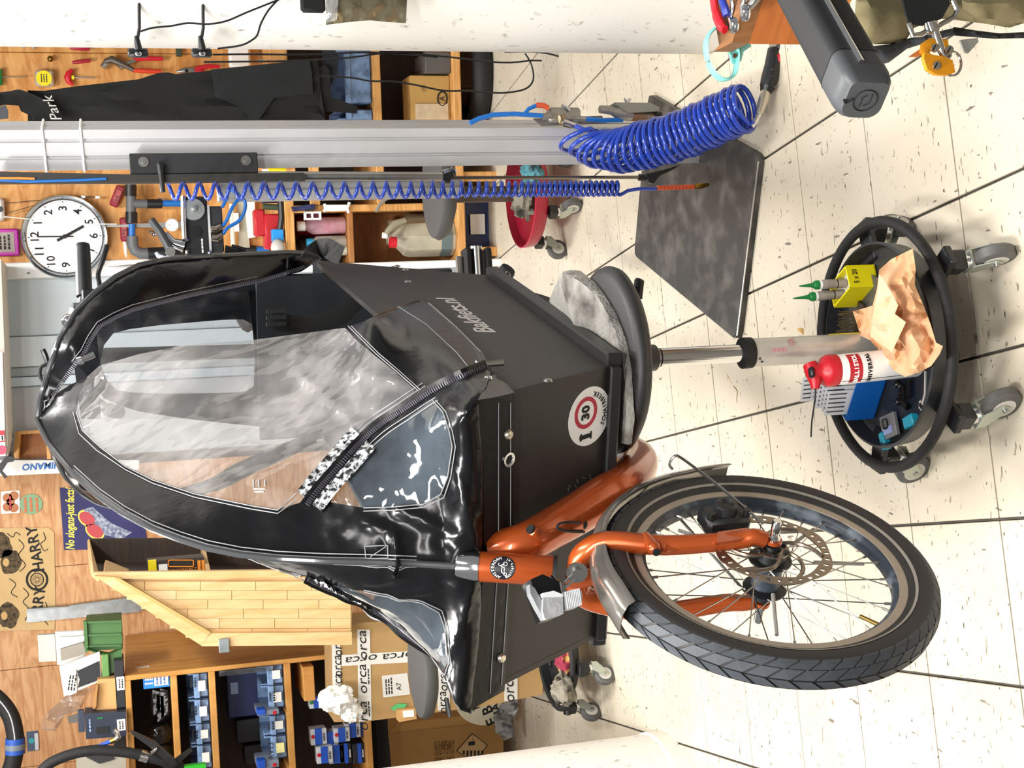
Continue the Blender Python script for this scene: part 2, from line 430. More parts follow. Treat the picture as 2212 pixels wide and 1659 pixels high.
# tape measure
c0 = o.at(95, 169, D1); t = thing('tape_measure', 'silver tape measure with yellow round label on the tool board', 'tape measure', o.at(115, 169, D1))
obj('case', o.box(75, 116, 151, 186, D1 - 0.02, 0.045, 0.008), mat('tape_case', '#c9c5bb', 0.3, 0.6), t)
obj('round_label', MB().disc(o.at(95, 169, D1 - 0.021), -o.d, o.scale(15, D1), 24, 0.002), YEL, t)
marks(o.at(95, 168, D1 - 0.0235), o.u, UP, 0.035, 0.03, 3, INK, t)
# water pump pliers
t = thing('water_pump_pliers', 'long water pump pliers with red handles on the tool board', 'pliers', o.at(350, 140, D1))
obj('jaw', o.path([(222, 146), (232, 133), (248, 130), (262, 145), (292, 130)], D1, [0.014, 0.016, 0.018, 0.012, 0.009], 10), STL, t)
obj('jaw', o.path([(226, 133), (240, 128), (268, 140), (290, 152)], D1 - 0.012, [0.01, 0.016, 0.012, 0.009], 10), mat('dark_steel', '#6a635a', 0.4, 0.8), t)
obj('handle', o.path([(288, 128), (310, 126), (352, 127)], D1, [0.009, 0.011, 0.009], 10), RED, t, label='red handle')
obj('handle', o.path([(288, 152), (310, 153), (348, 155)], D1 - 0.012, [0.009, 0.011, 0.009], 10), mat('orange_red_grip', '#cf3a1c', 0.45), t)
t = thing('combination_pliers', 'short pliers with bright red curved handles below the pump pliers', 'pliers', o.at(475, 145, D1))
obj('jaw', o.path([(381, 155), (400, 152), (420, 152)], D1, [0.004, 0.014, 0.012], 10), STL, t); obj('pivot', MB().disc(o.at(403, 153, D1 - 0.014), -o.d, 0.008, 14, 0.003), BLKM, t)
obj('handle', o.path([(420, 150), (430, 147), (450, 143), (475, 144)], D1, [0.009, 0.011, 0.01, 0.008], 10), RED, t); obj('handle', o.path([(420, 154), (432, 153), (440, 156)], D1, [0.009, 0.012, 0.009], 10), RED, t)
hang('screwdriver_grip', o.path([(151, 103), (160, 104), (190, 106), (194, 106)], D1, [0.006, 0.009, 0.008, 0.005], 10), mat('crimson_grip', '#a01c30', 0.4), 'upper crimson tool grip clipped beside the pillar', 'tool', 'crimson tool grips on the board')
hang('screwdriver_grip', o.path([(156, 135), (166, 134), (192, 131), (196, 131)], D1, [0.006, 0.009, 0.008, 0.005], 10), MATS['crimson_grip'], 'lower crimson tool grip on the board above the pliers', 'tool', 'crimson tool grips on the board')
t = thing('hex_key', 'red wing-handled hex key hanging on the tool board', 'tool', o.at(205, 168, D1))
obj('handle', o.path([(158, 184), (149, 177), (146, 167), (149, 157), (157, 150)], D1, [0.006, 0.012, 0.015, 0.012, 0.006], 10), RED, t)
obj('shaft', o.path([(150, 167), (205, 168)], D1, 0.003, 8), STL, t); obj('collar', MB().cyl(o.at(155, 167, D1), o.at(160, 167, D1), 0.009), YEL, t)
hang('brass_knob', MB().ball(o.at(109, 127, D1), 0.013, 14), mat('brass', '#8a6a30', 0.25, 1.0), 'round brass knob on the tool board', 'knob')
for (x, y) in ((49, 101), (71, 103)): hang('board_screw', MB().cyl(o.at(x, y, D1 + 0.02), o.at(x, y, D1) , 0.006), STL, ('topmost small steel screw near the edge of the tool board' if x < 60 else 'darker screw just below the topmost one on the tool board'), 'screw', 'screws at the top of the board')
t = thing('t_handle_key', 'green handled hex key at the left top edge of the board', 'tool', o.at(60, 166, D1)); obj('handle', o.path([(-2, 150), (-1, 184)], D1, 0.012, 10), GRN, t); obj('shaft', o.path([(0, 166), (60, 166)], D1, 0.002, 6), STL, t)
hang('spoke_gauge', o.box(380, 393, 104, 122, D1, 0.01, 0.002), mat('dark_green', '#34402e', 0.6), 'small dark square gauge clipped beside the pillar', 'gauge')
hang('white_tube', o.box(495, 541, 96, 146, D1 - 0.06, 0.06, 0.01), WHT, 'white plastic block on the board beside the pillar', 'block')
hang('steel_hook', o.path([(560, 131), (577, 130), (586, 122), (592, 112), (586, 106), (579, 113)], D1 - 0.05, 0.006, 8), mat('pale_steel', '#aebcb8', 0.35, 0.7), 'pale curved steel hook at the bench top', 'hook')
# purple and grey gadgets
t = thing('picture_frame', 'bright magenta framed card hanging left of the clock', 'frame', o.at(40, 525, D1))
obj('frame', o.box(-12, 41, 494, 553, D1, 0.02, 0.006), mat('magenta', '#b01c96', 0.4), t); obj('card', o.box(-12, 31, 502, 545, D1 - 0.002, 0.004), mat('card_grey', '#a79b94', 0.7, var=0.2, scale=80), t)
marks(o.at(10, 523, D1 - 0.004), o.u, UP, 0.06, 0.05, 3, INK, t)
t = thing('wall_socket', 'rounded white plug unit above the clock', 'socket', o.at(10, 452, D1)); obj('case', o.box(-20, 9, 427, 477, D1 - 0.02, 0.04, 0.012), mat('pale_grey', '#d9d6d2', 0.45), t); obj('eye', MB().disc(o.at(0, 452, D1 - 0.021), -o.d, 0.012, 16, 0.002), BLK, t)
hang('charging_cable', o.path([(8, 468), (60, 473), (140, 479), (190, 484), (252, 484)], D1 - 0.05, 0.0022, 6), WHT, 'thin white cord crossing the clock face', 'cord')
hang('earphone_cord', o.path([(10, 439), (90, 432), (110, 429), (150, 425), (180, 425), (205, 426)], D1 - 0.01, 0.0014, 6), BLK, 'thin black cord above the clock', 'cord')
hang('earphone_cord', o.path([(10, 462), (60, 448), (110, 430)], D1 - 0.012, 0.0014, 6), BLK, 'short black cord slanting from the white plug unit', 'cord')
for y, x in ((425, 180), (426, 211)): hang('white_bead', o.box(x - 5, x + 5, y - 3, y + 3, D1 - 0.012, 0.012, 0.002), WHT, ('white connector on the black cord nearer the clock' if x < 200 else 'white connector at the lower end of the black cord'), 'connector', 'connectors on the black cord')
# red multi-tools
for i, (x0, x1, y0, y1, rr, lb) in enumerate(((244, 262, 402, 446, 0.42, 'tilted dark red folding tool right of the clock'), (260, 276, 472, 520, 0.0, 'upright dark red folding tool below the tilted one'))):
    cc = o.at((x0 + x1) / 2, (y0 + y1) / 2, D1); du = o.scale(y1 - y0, D1); dz = o.scale(x1 - x0, D1)
    Rm = Matrix.Rotation(o.a, 3, 'Z') @ Matrix.Rotation(rr * (1 if i == 0 else 0), 3, 'Y')
    t = thing('folding_tool', lb, 'tool', cc - UP * dz / 2); obj('case', MB().box(cc, (du, 0.03, dz), R=Rm, b=0.006), mat('wine_red', '#8c2233', 0.4), t); obj('inlay', MB().box(cc - o.d * 0.016, (du * 0.55, 0.004, dz * 0.6), R=Rm), mat('red_pattern', '#4a2a2a', 0.5, hex2='#bb5555', scale=60), t)
# bench pipe rack with blue peg tools
t = thing('pipe_rack', 'grey and black pipe rack with blue arms on the tool board', 'rack', o.at(290, 480, D1 - 0.05))
DP = D1 - 0.05
GRY = mat('grey_pipe', '#5d6063', 0.5)
obj('pipe', o.path([(283, 398), (283, 482)], DP, 0.021, 14), GRY, t)
for x, y0, y1 in ((282, 400, 424), (284, 458, 482)): obj('sleeve', o.path([(x, y0), (x, y1)], DP, 0.025, 14), BLK, t)
obj('tee', o.path([(283, 440), (318, 440)], DP, [0.02, 0.018], 14), GRY, t); obj('sleeve', o.path([(318, 440), (350, 440)], DP, 0.02, 14), BLK, t)
obj('blue_arm', o.path([(350, 439), (398, 439)], DP, 0.014, 12), BLU, t, label='blue rubber arm'); obj('blue_arm', o.path([(285, 484), (285, 510)], DP, 0.014, 12), BLU, t)
obj('elbow', o.path([(286, 510), (287, 530), (292, 541), (303, 547), (322, 548)], DP, 0.024, 14), GRY, t); obj('sleeve', o.path([(320, 548), (358, 546)], DP, 0.026, 14), BLK, t); obj('blue_arm', o.path([(358, 546), (400, 545)], DP, 0.017, 12), BLU, t)
hang('syringe', o.path([(269, 520), (271, 532), (272, 548), (273, 556)], D1, [0.006, 0.008, 0.006, 0.002], 8), WHT, 'slim white nozzle below the red folding tool', 'nozzle')
t = thing('dial_caliper', 'long steel caliper with round white dial on the tool board', 'caliper', o.at(440, 486, D1))
obj('beam', o.poly([(224, 487), (400, 478), (470, 480), (470, 494), (400, 493), (224, 490)], D1 - 0.02, 0.004), STL, t); obj('dial', MB().lathe([(0.026, 0), (0.028, 0.006), (0.024, 0.012), (0.023, 0.009)], o.at(372, 486, D1 - 0.02), -o.d, 24), WHT, t)
text('0', o.at(366, 486, D1 - 0.031), o.u, UP, 0.008, INK, t)
hang('grey_slate', o.poly([(232, 576), (400, 560), (560, 556), (560, 566), (400, 568), (232, 577)], D1 - 0.02, 0.01), mat('slate', '#70706e', 0.5), 'long grey steel strip at the left end of the tool board', 'strip')
# wing nuts on the board
for x, y, lb in ((333, 500, 'small chrome clamp beside the caliper'), (352, 430, 'small chrome clamp right of the pipe rack')): hang('chrome_clamp', MB().cyl(o.at(x - 12, y, D1), o.at(x + 10, y + 3, D1), 0.008, 0.005).ball(o.at(x, y + 6, D1 - 0.006), 0.012), CHR, lb, 'clamp')
hang('data_plate', o.box(398, 438, 440, 527, D1 - 0.01, 0.02, 0.002), mat('beige_metal', '#cfcabb', 0.5), 'beige metal box behind the stand clamp', 'box')
hang('white_lamp_tube', o.poly([(626 - 100, 424), (650 - 100, 430), (652 - 100, 512), (637 - 100, 515)], D1 - 0.03, 0.03), WHT, 'slim white plastic handle right of the clamp', 'handle')
hang('grey_plate', o.poly([(612 - 100, 424), (628 - 100, 424), (640 - 100, 535), (616 - 100, 535)], D1 - 0.01, 0.012), mat('olive_grey', '#a8a493', 0.6), 'olive grey flat bar beside the white handle', 'bar')
hang('white_rod', o.path([(500, 440), (504, 530)], D1 - 0.03, 0.011, 10), mat('ivory', '#ded9cb', 0.5), 'ivory rod behind the blue air lines', 'rod')
hang('white_flap', o.box(505, 516, 460, 500, D1 - 0.04, 0.01), PAP, 'white card strip beside the ivory rod', 'card')
# ---------------- apron and hat
BLKF = mat('black_cloth', '#0e0f10', 0.95, var=0.25, scale=25, bump=0.2, bscale=300)
def sheet(fr, pts, d, step=16, wob=0.012, mbm=None, thick=0.004):
    """pixel polygon hung on a vertical plane as a rippled cloth"""
    xs = [p[0] for p in pts]; ys = [p[1] for p in pts]; pp = [tuple(p) for p in pts]
    vin = [Vector((float(x), float(y))) for x, y in pp]; n0 = len(vin)
    ed = [(i, (i + 1) % n0) for i in range(n0)]
    x = min(xs) + step
    while x < max(xs):
        y = min(ys) + step
        while y < max(ys):
            if inpoly((x, y), pp): vin.append(Vector((x + random.uniform(-2, 2), y + random.uniform(-2, 2))))
            y += step
        x += step
    co, e_, f_, *_ = delaunay_2d_cdt(vin, ed, [], 0, 0.01)
    fs = [f for f in f_ if inpoly((sum(co[i].x for i in f) / 3, sum(co[i].y for i in f) / 3), pp)]
    mb = mbm or MB(); vs = []
    for c in co: vs.append(fr.at(c.x, c.y, d + wob * noise.noise(Vector((c.x * 0.006, c.y * 0.05, 3)))))
    k = len(vs); bk = [v + fr.d * thick for v in vs]
    cnt = {}
    for f in fs:
        for a, b in zip(f, f[1:] + f[:1] if isinstance(f, list) else tuple(f[1:]) + (f[0],)): cnt[tuple(sorted((a, b)))] = cnt.get(tuple(sorted((a, b))), 0) + 1
    rim = [e for e, n in cnt.items() if n == 1]
    mb.add(vs + bk, [tuple(f) for f in fs] + [tuple(k + i for i in reversed(f)) for f in fs] + [(a, b, b + k, a + k) for a, b in rim]); return mb
def inpoly(p, poly):
    x, y = p; r = False; n = len(poly); j = n - 1
    for i in range(n):
        xi, yi = poly[i]; xj, yj = poly[j]
        if (yi > y) != (yj > y) and x < (xj - xi) * (y - yi) / (yj - yi) + xi: r = not r
        j = i
    return r
AD = -0.15
t = thing('apron', 'long black work apron hanging from the tool board beside the grey post', 'apron', o.at(740, 200, AD))
obj('body', sheet(o, [(60, 195), (95, 196), (160, 187), (300, 171), (340, 158), (362, 156), (380, 160), (460, 152), (560, 142), (683, 125), (690, 150), (692, 190), (702, 255), (695, 290), (60, 290)], AD, 15, 0.03), BLKF, t)
obj('pocket', sheet(o, [(456, 150), (560, 140), (668, 128), (674, 160), (676, 202), (592, 212), (560, 258), (541, 258), (534, 245), (520, 232), (465, 208)], AD - 0.012, 18, 0.01), mat('charcoal_cloth', '#17181a', 0.95, var=0.2, scale=25), t)
obj('strap', sheet(o, [(660, 160), (702, 140), (712, 150), (716, 210), (772, 230), (772, 245), (700, 240), (672, 215)], AD + 0.01, 14, 0.01), BLKF, t)
obj('hip_strap', sheet(o, [(695, 110), (722, 105), (731, 120), (731, 158), (716, 182), (705, 190), (698, 150)], AD + 0.03, 14, 0.01), mat('navy_cloth', '#14151f', 0.9), t)
t = thing('cap', 'black cap with white script lettering hanging above the apron', 'cap', o.at(130, 225, AD - 0.05))
obj('crown', sheet(o, [(-5, 200), (20, 197), (40, 193), (52, 196), (75, 205), (110, 222), (135, 245), (133, 256), (90, 256), (66, 250), (45, 240), (40, 228), (10, 226), (-5, 230)], AD - 0.04, 12, 0.03), BLKF, t)
obj('strap', sheet(o, [(-5, 233), (12, 226), (18, 240), (18, 256), (-5, 258)], AD - 0.05, 8, 0.01), mat('grey_strap', '#3a3d40', 0.8), t)
text('Park', o.at(114, 236, AD - 0.085), o.u + UP * 0.35, UP, 0.052, mat('script_white', '#a9a8a3', 0.8), t, shear=0.35)
# ---------------- earphone style clamps on the pillar's edge (cable ends)
for x0, lb in ((300, 'upper black cable bracket beside the white pillar'), (438, 'lower black cable bracket beside the white pillar')):
    fr = Fr(0.86, 3.16, 0)
    t = thing('cable_bracket', lb, 'bracket', fr.at(x0 + 5, 110, 0.02))
    obj('stem', fr.path([(x0, -30), (x0 + 1, 60), (x0 - 3, 85)], 0.0, 0.0036, 8), BLK, t); obj('plug', fr.path([(x0 - 5, 78), (x0 - 2, 103), (x0 - 2, 108)], 0.0, [0.005, 0.009, 0.006], 10), BLK, t)
    obj('clip', fr.box(x0 - 24, x0 + 20, 103, 121, 0.01, 0.02, 0.004), BLK, t); obj('latch', fr.box(x0 - 8, x0 + 6, 112, 119, 0.0, 0.01, 0.002), CHR, t)
fr = Fr(0.9, 3.07, 0)
hangc = tobj('black_cable', fr.path([tuple(p)[:2] for p in smooth_path([(303, 68, 0), (330, 60, 0), (370, 56, 0), (405, 50, 0), (450, 52, 0), (490, 45, 0), (530, 28, 0), (580, 8, 0), (620, -8, 0)], 4)], 0.0, 0.0022, 6), BLK, 'black cable looping across the white pillar', 'cable')
tobj('black_cable', fr.path([tuple(p)[:2] for p in smooth_path([(600, 0, 0), (580, 22, 0), (564, 50, 0), (556, 75, 0), (545, 86, 0), (520, 98, 0), (470, 105, 0)], 4)], 0.0, 0.0022, 6), BLK, 'black cable curving down the pillar towards the lower bracket', 'cable')
# ================================================================== right work bench (pine frame, open shelves)
BN = thing('workbench', 'pine framed workbench with open shelves along the back wall', 'workbench', o.w(0.2, 0.3, 0.0))
z_top = o.uz(617, 480)[1]; z_bot = o.uz(996, 480)[1]
uL = o.uz(800, 567)[0]; uR = 1.25
def bb(name, u0, u1, d0, d1, z0, z1, m=PINE, b=0.003): return obj(name, MB().box(o.w((u0 + u1) / 2, (d0 + d1) / 2, (z0 + z1) / 2), (u1 - u0, d1 - d0, z1 - z0), o.a, b), m, BN, 0)
bb('benchtop', uL - 0.02, uR, 0.0, BD - 0.02, z_top - 0.035, z_top + 0.002)
bb('bottom_board', uL, uR, 0.0, BD - 0.02, z_bot - 0.018, z_bot + 0.014)
bb('end_panel', uL - 0.03, uL, 0.0, BD - 0.02, 0.0, z_top - 0.035, WHT, 0.004)
ud = o.uz(780, 449)[0]
bb('divider', ud - 0.014, ud + 0.014, 0.0, BD - 0.06, z_bot + 0.014, z_top - 0.035)
zs = o.uz(759, 500)[1]; bb('shelf', uL, ud - 0.014, 0.01, BD - 0.06, zs - 0.011, zs + 0.011, wood('brown_board', '#a9713a', '#8f5b2c'))
bb('back_panel', uL, ud - 0.014, 0.33, 0.35, z_bot, z_top - 0.035, wood('back_ply', '#b57a44', '#96622f', scale=4, stretch=(1, 1, 3)))
bb('back_panel', ud, uR, BD - 0.06, BD - 0.04, z_bot, z_top - 0.035, DARKW)
zA = o.uz(812, 180)[1]; zq = o.uz(816, 440)[1]
bb('shelf', ud + 0.014, uR, 0.0, BD - 0.06, zA - 0.02, zA + 0.012)
bb('shelf_lip', ud + 0.014, ud + 0.2, -0.004, 0.02, z_top - 0.14, z_top - 0.1, PINE)
for u in (ud + 0.12, uR - 0.03): bb('leg', u - 0.02, u + 0.02, 0.02, 0.06, 0.0, z_bot - 0.018)
for u in (uL + 0.03,): bb('leg', u - 0.02, u + 0.02, 0.05, 0.09, 0.0, z_bot - 0.018)
bb('leg', uL + 0.03, uL + 0.07, BD - 0.12, BD - 0.08, 0.0, z_bot - 0.018); bb('leg', uR - 0.07, uR - 0.03, BD - 0.12, BD - 0.08, 0.0, z_bot - 0.018)
def bottle(name, label, cat, cx, z0, d, r, h, mb_m, cap_m, capr, caph, neck=0.25, fill=None, fm=None):
    c = o.w(cx, d, z0); t = thing(name, label, cat, c)
    obj('body', MB().lathe([(r * 0.9, 0.0), (r, r * 0.12), (r, h * (1 - neck)), (r * 0.75, h * (1 - neck * 0.5)), (capr * 0.9, h - 0.004), (capr * 0.9, h)], c, n=22), mb_m, t)
    if fm: obj('liquid', MB().lathe([(r * 0.88, 0.004), (r * 0.97, r * 0.13), (r * 0.97, h * fill)], c, n=22), fm, t)
    obj('cap', MB().lathe([(capr, h - 0.002), (capr, h + caph), (capr * 0.9, h + caph + 0.002)], c, n=18), cap_m, t); return t
us = o.uz(720, 486)[0]
zsh = zs + 0.0125
PINKB = mat('pink_bottle', '#cf9aab', 0.3); MILK = clear('milky_plastic', '#e9e4e0', 0.45, 0.3, 0.5, hcol='#d8d2c6')
bottle('solvent_bottle', 'pink bottle with white cap on the upper bench shelf', 'bottle', us, zsh, 0.08, o.scale(18, 0.08), o.scale(85, 0.08), clear('pink_plastic', '#f0d2d8', 0.55, 0.3, 0.5, hcol='#e0b9c4'), WHT, 0.02, 0.028, 0.2, 0.55, PINKB)
ux = o.uz(720, 522)[0]
bottle('small_bottle', 'small clear bottle with blue cap beside the pink bottle', 'bottle', ux, zsh, 0.07, o.scale(13, 0.07), o.scale(70, 0.07), MILK, mat('cyan_cap', '#1f93c4', 0.4), 0.016, 0.024, 0.12)
bottle('small_bottle', 'pale bottle lying low behind the tent strap on the bench shelf', 'bottle', o.uz(720, 541)[0], zsh, 0.06, o.scale(11, 0.06), o.scale(62, 0.06), mat('pale_green_bottle', '#c9cfc0', 0.4), RED, 0.014, 0.02, 0.12)
tobj('red_can', MB().lathe([(0.045, 0), (0.045, 0.17), (0.03, 0.18)], o.w(o.uz(720, 484)[0], 0.26, zsh), n=20), mat('dark_red_can', '#9c1f36', 0.4), 'dark red can behind the pink bottle', 'can')
tobj('dark_jar', MB().lathe([(0.05, 0), (0.05, 0.17), (0.035, 0.18), (0.035, 0.19)], o.w(o.uz(720, 540)[0] , 0.22, zsh), n=20), mat('smoke_plastic', '#4c4a44', 0.3), 'dark smoky jar at the back of the upper bench shelf', 'jar')
# big jug
cj = o.w(o.uz(900, 514)[0], 0.1, z_bot + 0.0155); rj = o.scale(40, 0.1)
t = thing('water_jug', 'large translucent jug with red cap and grey water on the bench floor board', 'jug', cj)
hj = o.scale(142, 0.1)
obj('body', MB().lathe([(rj * 0.95, 0), (rj, 0.02), (rj, hj * 0.68), (rj * 0.92, hj * 0.76), (rj * 0.4, hj * 0.9), (rj * 0.3, hj * 0.93), (rj * 0.3, hj)], cj, n=8), mat('jug_plastic', '#b3ad99', 0.35, var=0.2, scale=14), t, 20)
obj('liquid_band', MB().lathe([(rj * 1.005, 0.015), (rj * 1.008, hj * 0.22)], cj, n=8), mat('grey_water', '#5d6b6d', 0.3), t, 20)
ch = o.w(o.uz(900, 512)[0], 0.02, 0)
obj('handle', o.path([(834, 508), (838, 500), (852, 484), (876, 476)], 0.02, [0.012, 0.014, 0.016, 0.012], 10), mat('jug_handle', '#8d8672', 0.4), t)
obj('cap', MB().cyl(o.at(856, 524, 0.0), o.at(842, 523, 0.0), o.scale(12, 0.0), n=20), RED, t, label='red screw cap')
obj('spout', o.path([(826, 508), (836, 509)], 0.02, 0.013, 12), WHT, t)
tobj('blue_roll', o.path([(766, 533), (842, 534)], 0.12, o.scale(6.5, 0.12), 14), BLU, 'blue rolled tube standing beside the jug', 'roll')
tobj('spray_bottle', MB().lathe([(0.05, 0), (0.05, 0.16), (0.02, 0.2), (0.02, 0.22)], o.w(o.uz(890, 484)[0], 0.24, z_bot + 0.0155), n=18).box(o.at(850, 484, 0.24), (0.03, 0.03, 0.05), o.a), mat('beige_bottle', '#a79b86', 0.5), 'beige bottle with red tip behind the jug', 'bottle')
# hooks and frames on bench front
t = thing('white_bracket', 'white plastic bracket screwed on the bench divider', 'bracket', o.at(752, 449, -0.02)); obj('bar', o.box(702, 750, 442, 456, -0.02, 0.02, 0.003), WHT, t); obj('claw', o.path([(700, 458), (703, 450), (701, 440)], -0.015, 0.006, 8), WHT, t); obj('claw', o.path([(753, 460), (750, 450), (755, 437)], -0.015, 0.006, 8), WHT, t)
t = thing('blue_clip', 'dark blue ribbed clip on the bench edge', 'clip', o.at(678, 449, -0.02)); obj('body', o.poly([(630, 447), (680, 440), (682, 452), (634, 457)], -0.03, 0.03), mat('navy_plastic', '#1d2345', 0.45), t)
for k in range(2): obj('rib', o.poly([(644, 447 + 4 * k), (672, 443 + 4 * k), (672, 445 + 4 * k), (644, 449 + 4 * k)], -0.034, 0.006), mat('navy_rib', '#3a4270', 0.45), t, 0)
t = thing('white_socket_frame', 'small white double frame on the bench post', 'frame', o.at(694, 467, -0.02))
mbf = MB()
for (a, b, c, d) in ((658, 694, 457, 461), (658, 694, 471, 475), (658, 662, 457, 475), (673, 677, 457, 475), (690, 694, 457, 475)): o.box(a, b, c, d, -0.03, 0.03, 0, mbf)
obj('frame', mbf, WHT, t, 0); obj('inset', o.box(660, 692, 460, 473, -0.005, 0.004), mat('wine_inset', '#6e2230', 0.6), t, 0)
tobj('grey_hose', o.path([tuple(p)[:2] for p in smooth_path([(812, 458, 0), (822, 440, 0), (835, 430, 0), (850, 426, 0), (880, 424, 0)], 4)], -0.03, 0.006, 8), mat('grey_hose', '#85837f', 0.5), 'short grey hose bending over the bench shelf', 'hose')
# red and blue goods on the bench top
zt = z_top + 0.0035
t = thing('red_case', 'bright red case standing on the bench top', 'case', o.w(o.uz(590, 490)[0], 0.1, zt)); obj('body', o.box(572, 606, 462, 538, 0.06, 0.1, 0.006), mat('red_case', '#b31d26', 0.4), t); obj('lid', o.box(550, 573, 452, 510, 0.07, 0.09, 0.006), MATS['red_case'], t)
tobj('blue_pack', o.box(588, 613, 495, 522, 0.0, 0.05, 0.003), mat('light_blue_pack', '#1c86cf', 0.5), 'light blue pack in front of the red case', 'pack')
tobj('crumpled_pack', MB().ball(o.at(600, 535, -0.01), 0.04, 12, sc=(0.9, 0.6, 0.7)), mat('grey_film', '#b9b6b2', 0.3), 'grey crumpled film pack at the bench top edge', 'pack')
tobj('navy_pack', o.box(566, 606, 416, 438, 0.05, 0.06, 0.003), mat('navy_plastic', '#1d2345', 0.45), 'navy pack at the back of the bench top behind the coil', 'pack')
tobj('green_tool', o.path([(568, 446), (606, 448)], 0.03, 0.012, 10), mat('dark_green', '#34402e', 0.6), 'dark green tool grip on the bench top', 'tool')
tobj('black_holder', o.path([(606, 435), (608, 470), (604, 500)], 0.02, 0.012, 8), BLK, 'black upright holder at the bench top corner', 'holder')
tobj('blue_peg', o.path([(552, 540), (580, 540)], BD - 0.016, 0.016, 12), BLU, 'blue peg end low on the tool board', 'peg'); tobj('black_peg', o.path([(505, 539), (552, 540)], BD - 0.019, 0.019, 12), BLK, 'black sleeved peg next to the blue peg end', 'peg')
# yellow marker seen behind the post
t = thing('yellow_marker', 'yellow marker lying on the bench beside the grey post', 'marker', o.at(620, 368, -0.02)); obj('barrel', o.path([(580, 368), (617, 368)], -0.01, 0.011, 10), YEL, t); obj('tip', o.path([(617, 368), (637, 368)], -0.01, 0.012, 10), PINE, t); obj('cap', o.path([(566, 368), (580, 368)], -0.01, 0.006, 8), WHT, t)
# blue storage bin on the floor under the bench
NAVY = mat('navy_bin', '#23305f', 0.4)
c0 = FL(1060, 476)
def bin_(name, label, c, w_, dp, h, m, lm=None, group=None, wall=0.006, a=0.0, front=0.62, cat='bin'):
    t = thing(name, label, cat, c, group); Rz = Matrix.Rotation(a, 3, 'Z')
    def bx(n, lc, d, b=0.002, mm=m, **k): return obj(n, MB().box(c + Rz @ Vector(lc), d, a, b), mm, t, 0, **k)
    bx('base', (0, 0, wall / 2), (w_, dp, wall)); bx('back', (0, dp / 2 - wall / 2, h / 2), (w_, wall, h))
    for s in (-1, 1): bx('side', (s * (w_ / 2 - wall / 2), 0, h / 2), (wall, dp, h))
    bx('front', (0, -dp / 2 + wall / 2, h * front / 2), (w_, wall, h * front)); bx('front_lip', (0, -dp / 2 - 0.006, h * front - 0.012), (w_, 0.016, 0.02))
    if lm: bx('label_card', (0, -dp / 2 - 0.016, h * front * 0.45), (w_ * 0.42, 0.002, h * front * 0.5), 0, lm)
    return t
bin_('storage_bin', 'dark blue storage bin on the floor under the bench', Vector((c0.x, c0.y + 0.15, 0)), 0.20, 0.26, 0.14, NAVY, PAP, a=o.a, front=0.9)
# right bay contents
BL2 = mat('blue_bin', '#7f9dc6', 0.45, hex2='#5a7094', scale=30, lo=0.45, hi=0.7)
zb = zA + 0.0145
for i, (y0, y1, lb) in enumerate(((108, 222, 'wide scuffed light blue bin on the right bench shelf under the apron'), (236, 258, 'narrow light blue bin half hidden by the grey post'))):
    u0_, u1_, _, _ = o.rng(740, 800, y0, y1, 0.02)
    bin_('parts_bin', lb, o.w((u0_ + u1_) / 2, 0.14, zb), u1_ - u0_, 0.22, o.scale(74, 0.02), BL2, a=o.a, front=0.75)
zf = z_bot + 0.0155
tobj('dark_box', o.box(838, 894, 160, 300, 0.235, 0.2, 0.003), mat('brown_black', '#2b211b', 0.7), 'dark brown box inside the right bench bay', 'box')
t = thing('carton', 'small kraft carton with round printed letter in the right bench bay', 'box', o.w(o.uz(950, 200)[0], 0.16, zf)); obj('carton_body', o.box(895, 980, 163, 290, 0.06, 0.16, 0.002), mat('kraft', '#b58f4f', 0.8, hex2='#6a5630', scale=16, lo=0.6, hi=0.72), t, 0)
obj('pale_label', o.box(905, 976, 224, 258, 0.055, 0.006), mat('dirty_label', '#cdb898', 0.8, var=0.2, scale=30), t, 0)
rr = MB().tube([o.at(963 + 10 * math.sin(k / 24 * 6.283), 213 + 15 * math.cos(k / 24 * 6.283), 0.057) for k in range(24)], 0.003, 6, closed=True); obj('printed_ring', rr, INK, t); text('A', o.at(963, 213, 0.056), o.u, UP, 0.03, INK, t)
tobj('grey_box', o.box(925, 980, 112, 158, 0.03, 0.2, 0.003), mat('grey_box', '#55504c', 0.6), 'dark grey box at the right end of the bench bay', 'box')
# wheel lying under the right bay
tobj('old_tyre', MB().tube([Vector((1.33 + 0.24 * math.cos(a), 5.72 + 0.24 * math.sin(a), 0.045)) for a in np.linspace(0, 6.283, 40, endpoint=False)], 0.045, 10, closed=True), RUB, 'old black tyre lying on the floor under the right bench bay', 'tyre')
tobj('scrap_box', MB().box((1.33, 5.72, 0.06), (0.2, 0.2, 0.1), 0.2, 0.004), mat('brown_scrap', '#6a5038', 0.8), 'brown scrap piece inside the old tyre', 'box')
for n_ in ('carton', 'grey_box', 'dark_box', 'spray_bottle', 'blue_roll', 'water_jug'): settle(named(n_), zf)
# cables hanging at the right
f2 = Fr(1.0, 4.6, 0)
for k, pts in enumerate(([(460, 118), (540, 117), (640, 118), (720, 116), (780, 113), (860, 116), (940, 120), (1080, 135), (1145, 131), (1170, 131)], [(440, 134), (520, 133), (620, 132), (700, 128), (760, 124), (830, 115), (900, 119), (945, 124)], [(690, 164), (760, 168), (800, 175), (850, 176), (900, 184), (960, 196), (1010, 196), (1060, 200), (1095, 200), (1135, 192), (1152, 172), (1148, 140), (1134, 115)], [(1090, 112), (1150, 112), (1190, 117), (1240, 133)])):
    tobj('black_cable', f2.path([tuple(p)[:2] for p in smooth_path([(x, y, 0) for x, y in pts], 4)], 0.0, 0.0032, 6), BLK, ('upper thin black cable beside the apron', 'second thin black cable beside the apron', 'black cable looping in front of the bench bay', 'short black cable end above the floor')[k], 'cable')

